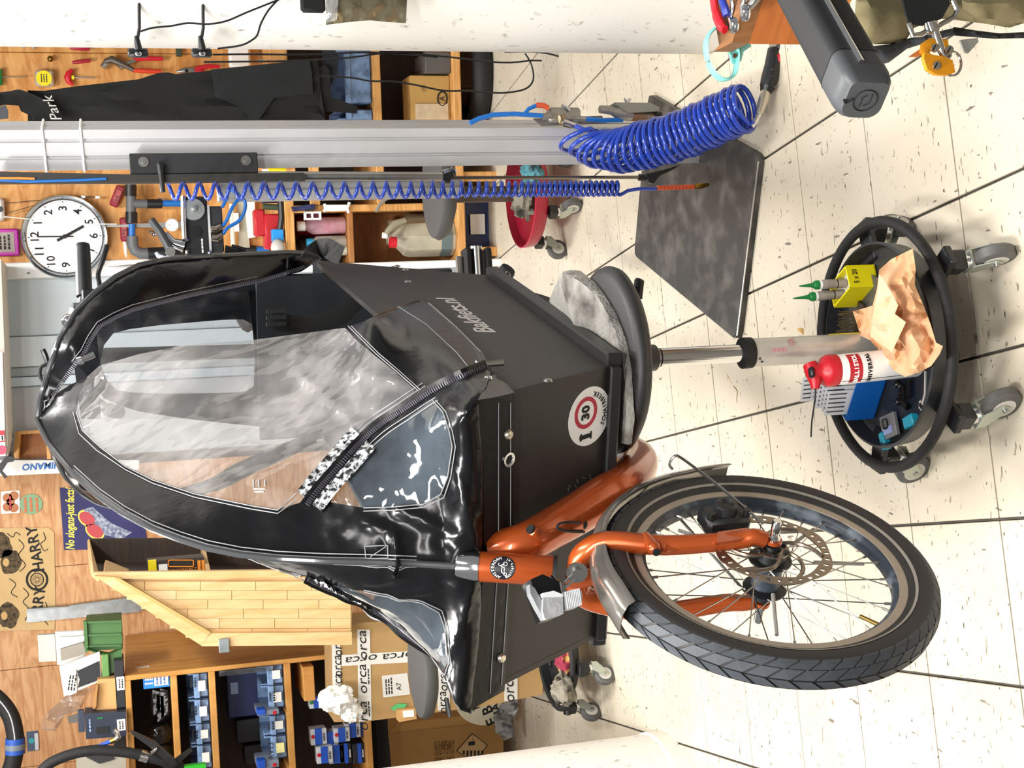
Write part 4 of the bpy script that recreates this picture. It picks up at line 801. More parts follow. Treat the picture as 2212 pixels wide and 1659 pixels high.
# lamella strips of the front panel
lam = [(1256, 1276), (1276, 1296), (1296, 1316), (1316, 1336), (1336, 1358), (1358, 1378)]
for k, (a, b) in enumerate(lam):
    xs0 = 212 + (a - 1244) * 1.55 + 12; cuts = [xs0] + [xs0 + 70 + 120 * j + 37 * (k % 3) for j in range(5) if xs0 + 70 + 120 * j + 37 * (k % 3) < 740] + [758]
    for c0_, c1_ in zip(cuts[:-1], cuts[1:]): obj('lamella', W.poly([(c0_ + 0.5, a), (c1_ - 0.5, a), (c1_ - 0.5, b - 0.6), (c0_ + 0.5, b - 0.6)], 0.004 + 0.0008 * ((k * 7 + int(c0_)) % 3), 0.012), (BEECH, mat('beech_pale', '#dcc090', 0.5, var=0.06, scale=8), mat('beech_tan', '#cfab76', 0.5, var=0.08, scale=8))[(k + int(c0_)) % 3], t, 0)
obj('frame_rail', W.poly([(203, 1237), (760, 1230), (760, 1246), (205, 1251)], -0.012, 0.04), BEECH, t, 0)
obj('frame_rail', W.poly([(203, 1244), (250, 1247), (452, 1370), (437, 1396)], -0.03, 0.05), BEECH, t, 0); obj('frame_lip', W.poly([(246, 1250), (256, 1248), (455, 1366), (450, 1373)], -0.034, 0.06), mat('beech_edge', '#b9985c', 0.6), t, 0)
obj('frame_rail', W.poly([(437, 1396), (452, 1368), (760, 1366), (760, 1393)], -0.03, 0.05), BEECH, t, 0)
obj('hinge_plate', W.box(473, 495, 1380, 1410, -0.045, 0.012, 0.001), mat('zinc', '#9aa3a6', 0.4, 0.7, var=0.2, scale=30), t, 0)
# carcass going back to the wall
def quad(nm, a, b, c, d, m, th=0.012):
    n = ((b - a).cross(d - a)).normalized(); obj(nm, MB().prism([a, b, c, d], n * th), m, t, 0)
f1 = W.at(203, 1239, 0.03); b1 = W.at(193, 1163, DB); f2 = W.at(760, 1232, 0.03); b2 = W.at(720, 1160, DB)
quad('top_board', f1, b1, b1 + Vector((-0.10, 0, 0)), f1 + Vector((-0.02, 0, -0.02)), BEECH)
quad('back_board', b1 + Vector((0, -0.01, 0)), b2 + Vector((0, -0.01, 0)), b2 + Vector((-0.3, -0.01, 0)), b1 + Vector((-0.09, -0.01, 0)), DARKW)
q1 = W.at(455, 1235, 0.03); q2 = W.at(440, 1168, DB)
quad('shelf_board', q1, q2, q2 + Vector((-0.16, 0, 0)), q1 + Vector((-0.12, 0, 0)), BEECH, 0.014)
quad('inner_wall', W.at(222, 1248, 0.035), b1 + Vector((-0.09, -0.02, 0)), b2 + Vector((-0.12, -0.02, 0)), f2 + Vector((-0.10, 0, 0)), DARKW)
quad('chamfer_wall', W.at(222, 1248, 0.03), W.at(440, 1372, 0.03), W.at(430, 1300, 0.5), W.at(225, 1215, 0.5), BEECH)
# tyre carton inside
t = thing('tube_box', 'black yellow and orange tyre box standing in the wooden wall cabinet', 'box', W.at(445, 1222, 0.2)); D7 = 0.2
obj('carton', W.box(318, 442, 1208, 1236, D7, 0.12, 0.001), mat('pack_black', '#2a2521', 0.5), t, 0); obj('yellow_panel', W.box(320, 338, 1209, 1235, D7 - 0.003, 0.005), YEL, t, 0); obj('orange_panel', W.box(427, 442, 1210, 1236, D7 - 0.003, 0.005), mat('orange_card', '#f0922a', 0.5), t, 0)
obj('orange_ring', MB().tube([W.at(391 + 27 * max(-1, min(1, 1.35 * math.cos(a))), 1217 + 7 * max(-1, min(1, 1.35 * math.sin(a))), D7 - 0.002) for a in np.linspace(0, 6.283, 28, endpoint=False)], 0.002, 6, closed=True), MATS['orange_card'], t); obj('white_tag', W.box(343, 362, 1219, 1236, D7 - 0.004, 0.004), PAP, t, 0)
text('TOP CONTACT', W.at(393, 1231, D7 - 0.003), UP * -1, W.u, 0.013, mat('orange_card', '#f0922a', 0.5), t, fit=W.scale(60, D7)); text('Continental', W.at(434, 1222, D7 - 0.004), W.u, UP, 0.011, INK, t)
tobj('film_bag', sheet(W, [(418, 1200), (442, 1198), (446, 1212), (420, 1214)], 0.25, 8, 0.02), MATS['thin_film2'], 'clear film crumpled behind the tyre box', 'bag')
# ---------- cartons below
TAPE = mat('white_tape', '#dcd9d2', 0.4)
C = Fr(0, 5.05, 0)
t = thing('cardboard_carton', 'large brown carton with white printed tape standing left of the cargo bike', 'box', C.w(C.uz(900, 1480)[0], 0.2, 0.0))
bot = FL(1160, 1420).y
obj('carton', C.poly([(716, 1350), (722, 1560), (795, 1558), (1050, 1525), (1172, 1500), (1174, 1330), (1000, 1330)], 0.0, 0.22), CARD, t, 0)
def strip(nm, pts, d=-0.003): obj(nm, C.poly(pts, d, 0.004), TAPE, t, 0)
strip('tape', [(716, 1350), (734, 1350), (738, 1535), (720, 1540)]); strip('tape', [(772, 1360), (799, 1360), (803, 1555), (775, 1560)]); strip('tape', [(738, 1415), (1000, 1400), (1000, 1424), (738, 1439)], -0.0034); strip('tape', [(944, 1415), (970, 1415), (972, 1533), (946, 1535)]); strip('tape', [(1090, 1440), (1118, 1440), (1118, 1510), (1090, 1515)])
for (x, y) in ((729, 1395), (729, 1440), (730, 1480)): text('orca', C.at(x, y, -0.004), C.u, UP, 0.05, INK, t, shear=0.2, fit=C.scale(45, 0))
for (x, y) in ((783, 1395), (783, 1468), (785, 1548)): text('orca', C.at(x, y, -0.004), C.u, UP, 0.05, INK, t, shear=0.2, fit=C.scale(62, 0))
for (x, y) in ((782, 1424), (862, 1417)): text('orca', C.at(x, y, -0.0045), UP, -C.u, 0.042, INK, t, shear=0.2, fit=C.scale(68, 0))
for (x, y) in ((957, 1470), (956, 1519)): text('orca', C.at(x, y, -0.004), C.u, UP, 0.05, INK, t, shear=0.2, fit=C.scale(48, 0))
text('orca', C.at(1100, 1488, -0.004), C.u, UP, 0.06, INK, t, shear=0.2)
for (x, y) in ((796, 1460), (797, 1530)): marks(C.at(x, y, -0.0045), C.u, UP, 0.06, 0.009, 1, INK, t)
strip('shipping_label', [(825, 1460), (880, 1454), (886, 1500), (828, 1507)], -0.004)
text('A7', C.at(862, 1483, -0.0055), C.u, UP, 0.025, INK, t); marks(C.at(840, 1482, -0.0055), C.u, UP, 0.06, 0.03, 3, INK, t)
def crumple(name, label, cat, c, r, sc, m, seed=1, amp=0.35, n=26):
    mb = MB().ball((0, 0, 0), 1.0, n)
    for i, v in enumerate(mb.v):
        f = 1 + amp * (noise.noise(v * 2.1 + Vector((seed, 0, 0))) + 0.6 * noise.noise(v * 5 + Vector((0, seed, 0))) - 0.25 * abs(noise.noise(v * 9 + Vector((seed, seed, 0)))))
        mb.v[i] = Vector(c) + Vector((v.x * sc[0], v.y * sc[1], v.z * sc[2])) * r * f
    return tobj(name, mb, m, label, cat, None, 25)
NEWS = mat('newsprint', '#edebe5', 0.85, hex2='#b9b6ae', scale=90, lo=0.58, hi=0.62)
crumple('crumpled_paper', 'crumpled white newspaper ball hanging at the top left of the taped carton', 'paper', C.at(727, 1512, -0.07), 0.060, (0.85, 0.6, 1.05), NEWS, 3); crumple('crumpled_paper', 'crumpled newspaper wad beside the tape at the carton edge', 'paper', C.at(758, 1537, -0.055), 0.048, (0.8, 0.6, 0.8), NEWS, 8)
tobj('green_note', C.poly([(843, 1530), (860, 1520), (880, 1521), (870, 1534), (850, 1535)], -0.012, 0.003), mat('note_green', '#55b870', 0.7), 'green paper tag on the carton corner', 'tag')
t = thing('small_carton', 'small kraft carton with white label below the taped carton', 'box', C.at(880, 1545, -0.02)); obj('carton', C.poly([(858, 1534), (898, 1530), (900, 1553), (862, 1560)], -0.04, 0.06), mat('kraft_light2', '#c79a62', 0.8), t, 0); obj('label_card', C.poly([(870, 1536), (894, 1534), (895, 1548), (872, 1550)], -0.044, 0.004), PAP, t, 0)
# lithium battery carton
G = Fr(0, 5.7, 0)
t = thing('battery_carton', 'large brown shipping carton with printed hazard diamond by the left pillar', 'box', G.w(G.uz(960, 1610)[0], 0.15, 0)); gz = [(820, 1568), (838, 1562), (1060, 1540), (1085, 1556), (1090, 1700), (822, 1700)]
obj('carton', G.poly([(838, 1585), (1086, 1558), (1090, 1720), (838, 1720)], 0.0, 0.3), mat('carton_tan', '#b18a52', 0.85, var=0.1, scale=10), t, 0); obj('carton_top', G.poly([(820, 1650), (838, 1584), (838, 1720), (820, 1720)], 0.004, 0.29), mat('carton_pale', '#c49e64', 0.85), t, 0); obj('top_flap', G.poly([(838, 1585), (858, 1565), (1056, 1541), (1084, 1558)], 0.004, 0.02), mat('carton_top', '#bd945a', 0.85), t, 0)
BR = mat('brown_ink', '#6b4a25', 0.8)
for x, y, s in ((887, 1660, 'LITHIUM ION BATTERIES'), (928, 1634, 'UN 3480'), (905, 1622, '4G/Y11/S/23'), (918, 1610, 'CN/C520056'), (931, 1602, 'PI: 0703')):
    text(s, G.at(960 if s[0] != 'L' else 940, {'LITHIUM ION BATTERIES': 1651, 'UN 3480': 1638, '4G/Y11/S/23': 1625, 'CN/C520056': 1614, 'PI: 0703': 1604}[s], -0.001), UP, -G.u, 0.026, BR, t, fit=G.scale(88 if s[0] == 'L' else 44, 0))
obj('printed_ring', MB().tube([G.at(964 + 9 * math.cos(a), 1610 + 9 * math.sin(a), -0.001) for a in np.linspace(0, 6.283, 24, endpoint=False)], 0.0016, 5, closed=True), BR, t); text('B B', G.at(964, 1610, -0.001), UP, -G.u, 0.016, BR, t)
dm = [(987, 1622), (1020, 1585), (1053, 1610), (1024, 1648)]
obj('hazard_diamond', G.poly(dm, -0.002, 0.003), mat('pale_tan', '#c9a877', 0.8), t, 0); mbd = MB().tube([G.at(x, y, -0.003) for x, y in dm], 0.002, 4, closed=True)
obj('diamond_outline', mbd, INK, t, 0)
for k in range(6): x = 1000 + 8 * k; obj('black_stripe', G.poly([(x, 1622), (x + 4, 1621), (x + 4, 1639 - abs(k - 2.5) * 4), (x, 1640 - abs(k - 2.5) * 4)], -0.004, 0.002), INK, t, 0)
obj('battery_sign', G.box(1012, 1026, 1602, 1610, -0.004, 0.002), INK, t, 0); text('9', G.at(1022, 1596, -0.003), UP, -G.u, 0.014, INK, t)
tobj('black_bag', MB().box(G.at(818, 1605, -0.25), (0.42, 0.1, 0.07), 0.0, 0.02).box(G.at(828, 1640, -0.25), (0.2, 0.09, 0.05), 0.2, 0.02), BLKF, 'flat black fabric bag lying over the battery carton', 'bag')
# round paper sign and plastic bag
H = Fr(0, 5.55, 0)
t = thing('round_sign', 'round cream cardboard sign with hand lettering beside the carton', 'sign', H.at(1095, 1525, 0)); obj('disc', H.poly([(1045 + 62 * math.cos(a), 1515 + 52 * math.sin(a)) for a in np.linspace(0, 6.283, 30, endpoint=False)], 0.0, 0.006), mat('cream_card', '#e3ddc4', 0.8, var=0.06, scale=20), t, 0)
for s, x, y, sz in (('LA', 1026, 1518, 0.05), ('E BAN', 1050, 1524, 0.062), ('UMARK', 1072, 1530, 0.045)): text(s, H.at(x, y, -0.001), H.u + UP * 0.3, UP, sz, INK, t, bold=0.001)
tobj('film_bag', sheet(Fr(0, 5.5, 0), [(1068, 1545), (1085, 1518), (1118, 1508), (1120, 1530), (1105, 1565), (1112, 1590), (1090, 1600), (1070, 1580)], 0.0, 10, 0.05), mat('smoky_film', '#9a9a98', 0.25, hex2='#4c4d50', scale=30, lo=0.45, hi=0.6), 'crumpled smoky plastic bag under the round sign', 'bag')
# ================================================================== stand post, base plate, hoses, clamp
PB = FL(1525, 352); PBr = FL(1452, 262)
pw = 0.112
pa = math.atan2(-0.17, 1.0)     # post turned a little so that its right flank shows
PF = Fr(PB.x, PB.y, -0.02)
SP = thing('repair_stand', 'tall aluminium profile repair stand on a black steel floor plate', 'repair stand', Vector((PB.x + 0.06, PB.y + 0.03, 0)))
PLT = [FL(*q) for q in ((1657, 335), (1607, 735), (1383, 550), (1415, 203))]
PLT = [Vector((p.x, p.y, 0.0)) for p in PLT]
def chamf(pl, k=0.03):
    out = []
    for i in range(len(pl)):
        a, b, c = pl[i - 1], pl[i], pl[(i + 1) % len(pl)]
        for t_ in (0, .5, 1):
            p = b + (a - b).normalized() * k * (1 - t_) ** 2 + (c - b).normalized() * k * t_ ** 2; out.append(p)
    return out
SLATE = mat('scuffed_black_plate', '#343230', 0.42, hex2='#5d5953', scale=16, lo=0.45, hi=0.72, detail=14)
cpl = chamf(PLT, 0.02)
obj('base_plate', MB().prism([p + UP * 0.002 for p in cpl], (0, 0, 0.018)), SLATE, SP, 30)
edge = MB(); edge.tube([PLT[0] * 0.97 + PLT[1] * 0.03 + UP * 0.0205, PLT[1] * 0.97 + PLT[0] * 0.03 + UP * 0.0205], 0.0022, 6)
obj('worn_edge', edge, STL, SP, label='bright worn front edge')
dp = 0.05
def prof(c0, wd, dp_, a, z0, z1, grooves, parent, name, m=ALU):
    """extruded profile: front face with slots"""
    pts = [(0, 0)]
    for g in grooves: pts += [(g - 0.0045, 0), (g - 0.0045, 0.008), (g + 0.0045, 0.008), (g + 0.0045, 0)]
    pts += [(wd, 0), (wd, dp_ * 0.42), (wd - 0.008, dp_ * 0.42), (wd - 0.008, dp_ * 0.58), (wd, dp_ * 0.58), (wd, dp_), (0, dp_)]
    u = Vector((math.cos(a), math.sin(a), 0)); d = Vector((-math.sin(a), math.cos(a), 0))
    pl = [Vector((c0.x, c0.y, z0)) + u * x + d * y for x, y in pts]
    n = len(pl)
    mb = MB(); mb.add(pl + [p + UP * (z1 - z0) for p in pl], [(i, (i + 1) % n, n + (i + 1) % n, n + i) for i in range(n)] + [tuple(range(n, 2 * n)), tuple(reversed(range(n)))])
    return obj(name, mb, m, parent, 20)
PA = -0.40
prof(PB, 0.096, 0.10, PA, 0.02, 2.6, (0.030, 0.070), SP, 'profile_post')
for x in (98, 180):
    pz = PL(x, 315, PB, (0, 1, 0)).z; tie = MB(); u = Vector((math.cos(PA), math.sin(PA), 0)); d = Vector((-math.sin(PA), math.cos(PA), 0)); b0 = Vector((PB.x, PB.y, pz))
    tie.tube([b0 - u * 0.003 - d * 0.003, b0 + u * 0.099 - d * 0.003 + UP * 0.004, b0 + u * 0.099 + d * 0.103 + UP * 0.004, b0 - u * 0.003 + d * 0.103], 0.0028, 6, closed=True); obj('cable_tie', tie, WHT, SP)
# black carriage plate with washers and lever
PY = PB.y - 0.06
CF = Fr(0, PY, 0)
obj('carriage_plate', CF.box(280, 557, 330, 375, 0.0, 0.02, 0.002), mat('matt_black', '#1b1c1e', 0.6), SP, 0)
for x, y in ((310, 350), (531, 347)): obj('washer', MB().lathe([(0.012, 0), (0.012, 0.003), (0.005, 0.003), (0.005, 0.007), (0.0, 0.007)], CF.at(x, y, 0.0), (0, -1, 0), 18), STL, SP)
obj('clamp_lever', CF.path([(343, 352), (346, 358), (348, 380), (352, 415)], -0.012, [0.007, 0.009, 0.007, 0.006], 10), BLK, SP); obj('carriage_bar', CF.poly([(-20, 370), (300, 377), (655, 373), (664, 378), (660, 389), (300, 394), (-20, 395)], -0.004, 0.025), mat('matt_black2', '#2a2826', 0.5), SP, 0)
obj('blue_cable', CF.path([(-10, 389), (60, 392), (170, 389), (230, 386)], -0.006, 0.003, 6), BLU, SP); obj('orange_cable', CF.path([(-10, 385), (40, 385), (75, 386)], -0.007, 0.003, 6), mat('orange_cable', '#d98b3a', 0.5), SP); 
# gas cylinder and second rail
obj('second_rail', CF.box(470, 1000, 391, 428, 0.05, 0.04, 0.003), mat('rail_grey', '#b9babb', 0.45, 0.5, var=0.15, scale=8), SP, 0)
obj('rail_groove', CF.box(560, 1000, 404, 408, 0.047, 0.01), mat('rail_dark', '#84868a', 0.5, 0.4), SP, 0)
obj('gas_cylinder', CF.path([(540, 381), (955, 382)], 0.02, 0.0125, 18), STL, SP); obj('cylinder_head', CF.path([(955, 382), (972, 382), (974, 384)], 0.02, [0.015, 0.016, 0.012], 14), BLKM, SP); obj('piston_rod', CF.path([(972, 384), (1385, 383)], 0.02, 0.0045, 12), mat('dark_chrome', '#77706a', 0.2, 1.0), SP)
obj('rod_foot', CF.path([(1380, 383), (1396, 385)], 0.02, 0.009, 12), BLKM, SP); obj('foot_bracket', CF.poly([(1396, 376), (1420, 370), (1450, 362), (1470, 356), (1455, 366), (1425, 380), (1412, 396), (1402, 394)], 0.02, 0.02), BLK, SP, 0)
obj('valve_stub', CF.path([(958, 372), (978, 366), (985, 372)], 0.01, 0.006, 8), CHR, SP)
# clamp head
CL = Fr(0, PY - 0.03, 0)
t = thing('stand_clamp', 'black clamp head of the repair stand with grey round knob beside the tent', 'clamp', CL.at(560, 500, 0.05))
obj('main_block', CL.box(396, 450, 424, 552, 0.0, 0.06, 0.003), BLK, t, 0); obj('side_block', CL.box(452, 482, 445, 545, 0.005, 0.05, 0.003), mat('anthracite', '#202225', 0.5), t, 0); obj('edge_plate', CL.box(450, 455, 443, 548, 0.0, 0.05), ALU, t, 0)
obj('knob', MB().lathe([(0.0255, 0), (0.0265, 0.004), (0.025, 0.008), (0.006, 0.008), (0.006, 0.02), (0.0, 0.021)], CL.at(418, 453, 0.0), (0, -1, 0), 26), mat('knob_grey', '#9da19f', 0.35, 0.6), t); obj('socket', MB().disc(CL.at(424, 500, 0.0), (0, -1, 0), 0.012, 18, 0.004), BLKM, t)
obj('guide_rod', CL.path([(396, 424), (397, 480), (399, 516)], -0.008, 0.006, 12), CHR, t)
for x, y in ((404, 544), (404, 520), (453, 546)): obj('screw', MB().ball(CL.at(x, y, -0.004), 0.006, 8), CHR, t)
obj('clamp_lever', CL.path([(326, 474), (345, 500), (368, 540), (372, 547)], -0.03, [0.0085, 0.0095, 0.010, 0.008], 10), mat('lever_dark', '#3b3d3f', 0.4), t); obj('lever_pivot', MB().disc(CL.at(368, 544, -0.035), (0, -1, 0), 0.011, 18, 0.008), STL, t); obj('white_lever', CL.path([(337, 545), (341, 552), (355, 558), (366, 557), (372, 549)], -0.025, [0.004, 0.005, 0.006, 0.006, 0.005], 8), mat('pale_blue_plastic', '#cdd6e4', 0.3), t); obj('jaw_arm', CL.path([(355, 505), (372, 525), (398, 532)], 0.0, [0.009, 0.012, 0.016], 10), CHR, t); obj('jaw_block', CL.box(358, 400, 530, 550, 0.01, 0.03, 0.003), BLK, t, 0)
for x, y in ((466, 495), (468, 514)): obj('air_fitting', CL.path([(x - 10, y), (x, y + 1), (x + 12, y - 6)], -0.006, [0.008, 0.009, 0.0065], 12), mat('nickel', '#c4b7a6', 0.25, 1.0), t)
for pts in ([(480, 490), (490, 475), (500, 452), (512, 434), (524, 430), (530, 440), (527, 460), (515, 478), (492, 492), (482, 506)], [(524, 432), (515, 420), (500, 410), (492, 408)], [(480, 448), (488, 432), (492, 425)]): obj('air_line', CL.path([tuple(p)[:2] for p in smooth_path([(a, b, 0) for a, b in pts], 4)], -0.004, 0.0042, 8), BLU, t)
marks(CL.at(437, 530, -0.001), CL.u, UP, 0.035, 0.008, 1, PAP, t); obj('nozzle_pair', CL.path([(486, 540), (515, 543)], 0.0, [0.012, 0.006], 10), BLKM, t); obj('nozzle_pair', CL.path([(500, 538), (530, 541)], 0.01, [0.012, 0.007], 10), BLKM, t)
# slender coil hose along the rail
NB = mat('coil_blue', '#1b3a9c', 0.22, coat=0.4); HB = mat('hose_royal', '#1d3fa8', 0.2, coat=0.5)
KF = Fr(0, PY - 0.10, 0)
pts = []; x = 362.0; ph = 0.0
while x < 1338:
    pitch = 35 if x < 700 else (35 - (x - 700) / 260 * 14 if x < 960 else (21 - (x - 960) / 200 * 9 if x < 1160 else 11.2))
    pts_step = 14; x += pitch / pts_step; ph += 2 * math.pi / pts_step
    c = KF.at(x, 413 - 6 * (x - 360) / 980, 0.0); r = KF.scale(20.5 if x < 1000 else 18, 0.0) * 0.82
    pts.append(c + Vector((math.cos(ph) * r, math.sin(ph) * r, 0)))
t = thing('coil_hose', 'slender blue coiled air hose hanging upright beside the grey post', 'hose', KF.at(1500, 403, 0.0))
tail = [KF.at(a, b, 0.0) for a, b in ((1346, 418), (1356, 412), (1380, 408), (1418, 408))]
obj('coil', MB().tube(pts + tail, KF.scale(4.2, 0.0), 8), NB, t, 60)
sl = MB(); 
for k in range(10): x = 1420 + k * 8; sl.lathe([(0.0065, 0), (0.0065, -0.005), (0.0052, -0.006), (0.0052, -0.009)], KF.at(x, 406 - 0.25 * k, 0), (0, 0, 1), 10)
obj('orange_sleeve', sl, mat('orange_rubber', '#c8502a', 0.5), t, label='ribbed orange sleeve'); obj('fitting', KF.path([(1500, 403), (1515, 401), (1531, 399)], 0.0, [0.006, 0.008, 0.004], 10), MATS['brass'], t)
t2 = KF.at(1385, 407, 0)
# ---------------- valves and big coil
VF = Fr(0, PB.y - 0.085, 0)
t = thing('air_valve', 'grey metal air valve block with silver wing screw on the stand post', 'valve', VF.at(1260, 250, 0.03)); NK = mat('cast_nickel', '#a9a59d', 0.38, 0.8, var=0.2, scale=50)
obj('block', VF.box(1187, 1256, 231, 262, 0.0, 0.035, 0.006), NK, t); obj('bracket', VF.poly([(1152, 256), (1300, 250), (1310, 266), (1170, 272)], 0.03, 0.006), mat('bracket_grey', '#7d7b76', 0.5, 0.5), t, 0); obj('wing_screw', VF.path([(1214, 227), (1222, 232), (1230, 240)], -0.005, [0.004, 0.006, 0.004], 8), CHR, t); obj('port', VF.path([(1172, 252), (1190, 250)], 0.0, 0.008, 12), NK, t); obj('port', VF.path([(1240, 256), (1264, 257)], 0.0, 0.007, 12), NK, t); obj('elbow', VF.path([(1210, 250), (1214, 262), (1224, 268), (1235, 272)], -0.012, [0.012, 0.011, 0.009, 0.007], 12), mat('elbow_bronze', '#8f8063', 0.3, 1.0), t)
obj('air_line', VF.path([(1015, 266), (1035, 256), (1065, 248), (1110, 246), (1175, 250)], 0.0, 0.0062, 8), BLU, t); obj('air_line', VF.path([(1264, 257), (1300, 260), (1345, 259)], 0.0, 0.0062, 8), BLU, t)
obj('orange_loop', VF.path([(1185, 234), (1175, 228), (1158, 227)], 0.0, 0.007, 8), MATS['orange_rubber'], t); obj('thin_loop', VF.path([(1158, 228), (1142, 235), (1133, 246)], 0.0, 0.005, 8), BLU, t)
t = thing('pressure_regulator', 'lower grey metal regulator with flat cover and wing screw on the post foot', 'regulator', VF.at(1420, 248, 0.03))
obj('body', VF.path([(1295, 236), (1320, 238), (1340, 246), (1365, 250)], 0.0, [0.010, 0.012, 0.016, 0.014], 12), NK, t); obj('cover', VF.poly([(1328, 221), (1405, 222), (1425, 232), (1424, 240), (1358, 244), (1346, 236)], -0.02, 0.04), mat('cover_grey', '#85857f', 0.4, 0.6), t, 0); obj('rusty_bowl', VF.path([(1365, 252), (1410, 254)], 0.0, 0.011, 12), mat('rusty', '#8a5a34', 0.5, 0.5, hex2='#8f8d86', scale=40), t); obj('knob', VF.path([(1410, 248), (1428, 249)], 0.0, 0.009, 12), BLKM, t); obj('wing_screw', VF.path([(1349, 212), (1354, 222), (1362, 213)], -0.005, [0.003, 0.006, 0.003], 8), CHR, t)
def big_coil():
    t = thing('coil_hose', 'thick royal blue coiled air hose sagging from the post valve to the air gun', 'hose', VF.at(1600, 300, -0.1))
    ax = [(1262, 300), (1300, 318), (1345, 322), (1400, 312), (1460, 296), (1520, 272), (1575, 246), (1612, 232)]
    Ys = [PB.y - 0.10, PB.y - 0.12, PB.y - 0.16, PB.y - 0.22, PB.y - 0.28, PB.y - 0.34, PB.y - 0.40, PB.y - 0.44]
    axis = smooth_path([P(a, b, y) for (a, b), y in zip(ax, Ys)], 12); n = len(axis)
    cum = [0]
    for i in range(1, n): cum.append(cum[-1] + (axis[i] - axis[i - 1]).length)
    turns = 27; pts = []; tot = cum[-1]
    def at(s):
        for i in range(1, n):
            if cum[i] >= s: f = (s - cum[i - 1]) / (cum[i] - cum[i - 1]); return axis[i - 1].lerp(axis[i], f), (axis[i] - axis[i - 1]).normalized()
        return axis[-1], (axis[-1] - axis[-2]).normalized()
    M_ = turns * 22
    for k in range(M_ + 1):
        f = k / M_; q = f
        # loose, wider spaced turns at the upper end, tight in the middle
        s = tot * (0.34 * (1 - (1 - q) ** 1.0) * 0 + q ** 0.92)
        c, T = at(min(s, tot)); fan = max(0, 1 - q * 2.6)
        T2 = (T + Vector((-0.9, 0, 0.55)) * fan).normalized()
        a = Vector((0, -1, 0)); a = (a - T2 * a.dot(T2)).normalized(); b = T2.cross(a); ph = 2 * math.pi * turns * q
        r = 0.056 * (1 + 0.22 * fan) * (0.98 + 0.04 * math.sin(k * 0.37))
        pts.append(c + (a * math.cos(ph) * 0.9 + b * math.sin(ph)) * r)
    st = [VF.at(1240, 271, -0.02), VF.at(1262, 280, -0.05), VF.at(1290, 284, -0.08)]
    en = [P(1618, 268, Ys[-1]), P(1628, 262, Ys[-1] - 0.01)]
    obj('coil', MB().tube(st + pts + en, 0.0060, 9), HB, t, 60); obj('steel_spring', VF.path([(1216, 262), (1240, 271), (1262, 278)], -0.022, 0.0075, 10), CHR, t)
    return P(1628, 262, Ys[-1] - 0.01), Ys[-1]
cend, gY = big_coil()
t = thing('air_gun', 'black handled air gun with red trigger hanging under the wooden bench', 'air gun', P(1700, 95, gY)); GF = Fr(0, gY, 0)
obj('spring_guard', GF.path([(1622, 274), (1632, 262), (1640, 245)], 0.0, 0.0075, 10), CHR, t); obj('coupling', GF.path([(1640, 246), (1650, 215), (1655, 195)], 0.0, [0.009, 0.013, 0.011], 14), mat('pale_nickel', '#c9c1ae', 0.3, 0.9), t); obj('collar', GF.path([(1654, 198), (1658, 188)], 0.0, [0.014, 0.019], 14), BLKM, t)
obj('grip', GF.path([(1655, 188), (1662, 170), (1670, 140), (1672, 105)], 0.0, [0.019, 0.024, 0.024, 0.018], 14, flat=0.8), BLK, t); obj('trigger', GF.box(1681, 1697, 115, 136, -0.024, 0.02, 0.003), RED, t, label='red trigger'); obj('trigger_frame', GF.box(1678, 1700, 108, 139, -0.014, 0.016, 0.004), NK, t); obj('head', GF.path([(1668, 100), (1690, 96), (1715, 88)], 0.0, [0.016, 0.02, 0.014], 12), NK, t); obj('valve_knob', MB().ball(GF.at(1691, 101, -0.02), 0.014, 12), BLK, t)
for k in range(3): obj('grip_bump', MB().ball(GF.at(1666 + 2 * k, 178 - 14 * k, -0.022), 0.005, 8), BLK, t)
# ---------------- stools in the background
ALC = mat('zinc_caster', '#b9c0b4', 0.35, 0.7)
def caster(parent, c, ang, h=0.085, r=0.035, m_w=None):
    """swivel caster: stem at c (z of plate), wheel at ground"""
    d = Vector((math.cos(ang), math.sin(ang), 0)); s = Vector((-d.y, d.x, 0)); wc = Vector((c.x, c.y, r)) + d * 0.03
    w_ = obj('caster', MB().box((c.x, c.y, h + 0.012), (0.036, 0.036, 0.03), ang, 0.003), BLK, parent, 0)
    obj('swivel', MB().cyl((c.x, c.y, h - 0.014), (c.x, c.y, h), 0.016, n=16), CHR, w_)
    for q in (-1, 1): obj('fork', MB().prism([Vector((c.x, c.y, 0)) + s * q * 0.0165 + d * x + UP * z for x, z in ((-0.015, h - 0.012), (0.018, h - 0.012), (0.042, r + 0.006), (0.036, r - 0.01), (0.024, r - 0.008), (-0.014, h - 0.03))], s * 0.002), ALC, w_, 0)
    obj('fork_bridge', MB().box(Vector((c.x, c.y, h - 0.013)), (0.034, 0.035, 0.003), ang), ALC, w_, 0)
    obj('wheel', MB().lathe([(r * 0.86, -0.012), (r, -0.008), (r, 0.008), (r * 0.86, 0.012)], wc, s, 26), m_w or mat('caster_rubber', '#5b5a58', 0.5, var=0.2, scale=50), w_); obj('wheel_hub', MB().lathe([(r * 0.62, -0.013), (r * 0.62, 0.013)], wc, s, 20), mat('caster_hub', '#c9c4bc', 0.5), w_); obj('axle', MB().cyl(wc - s * 0.021, wc + s * 0.021, 0.005, n=10), STL, w_)
    return w_
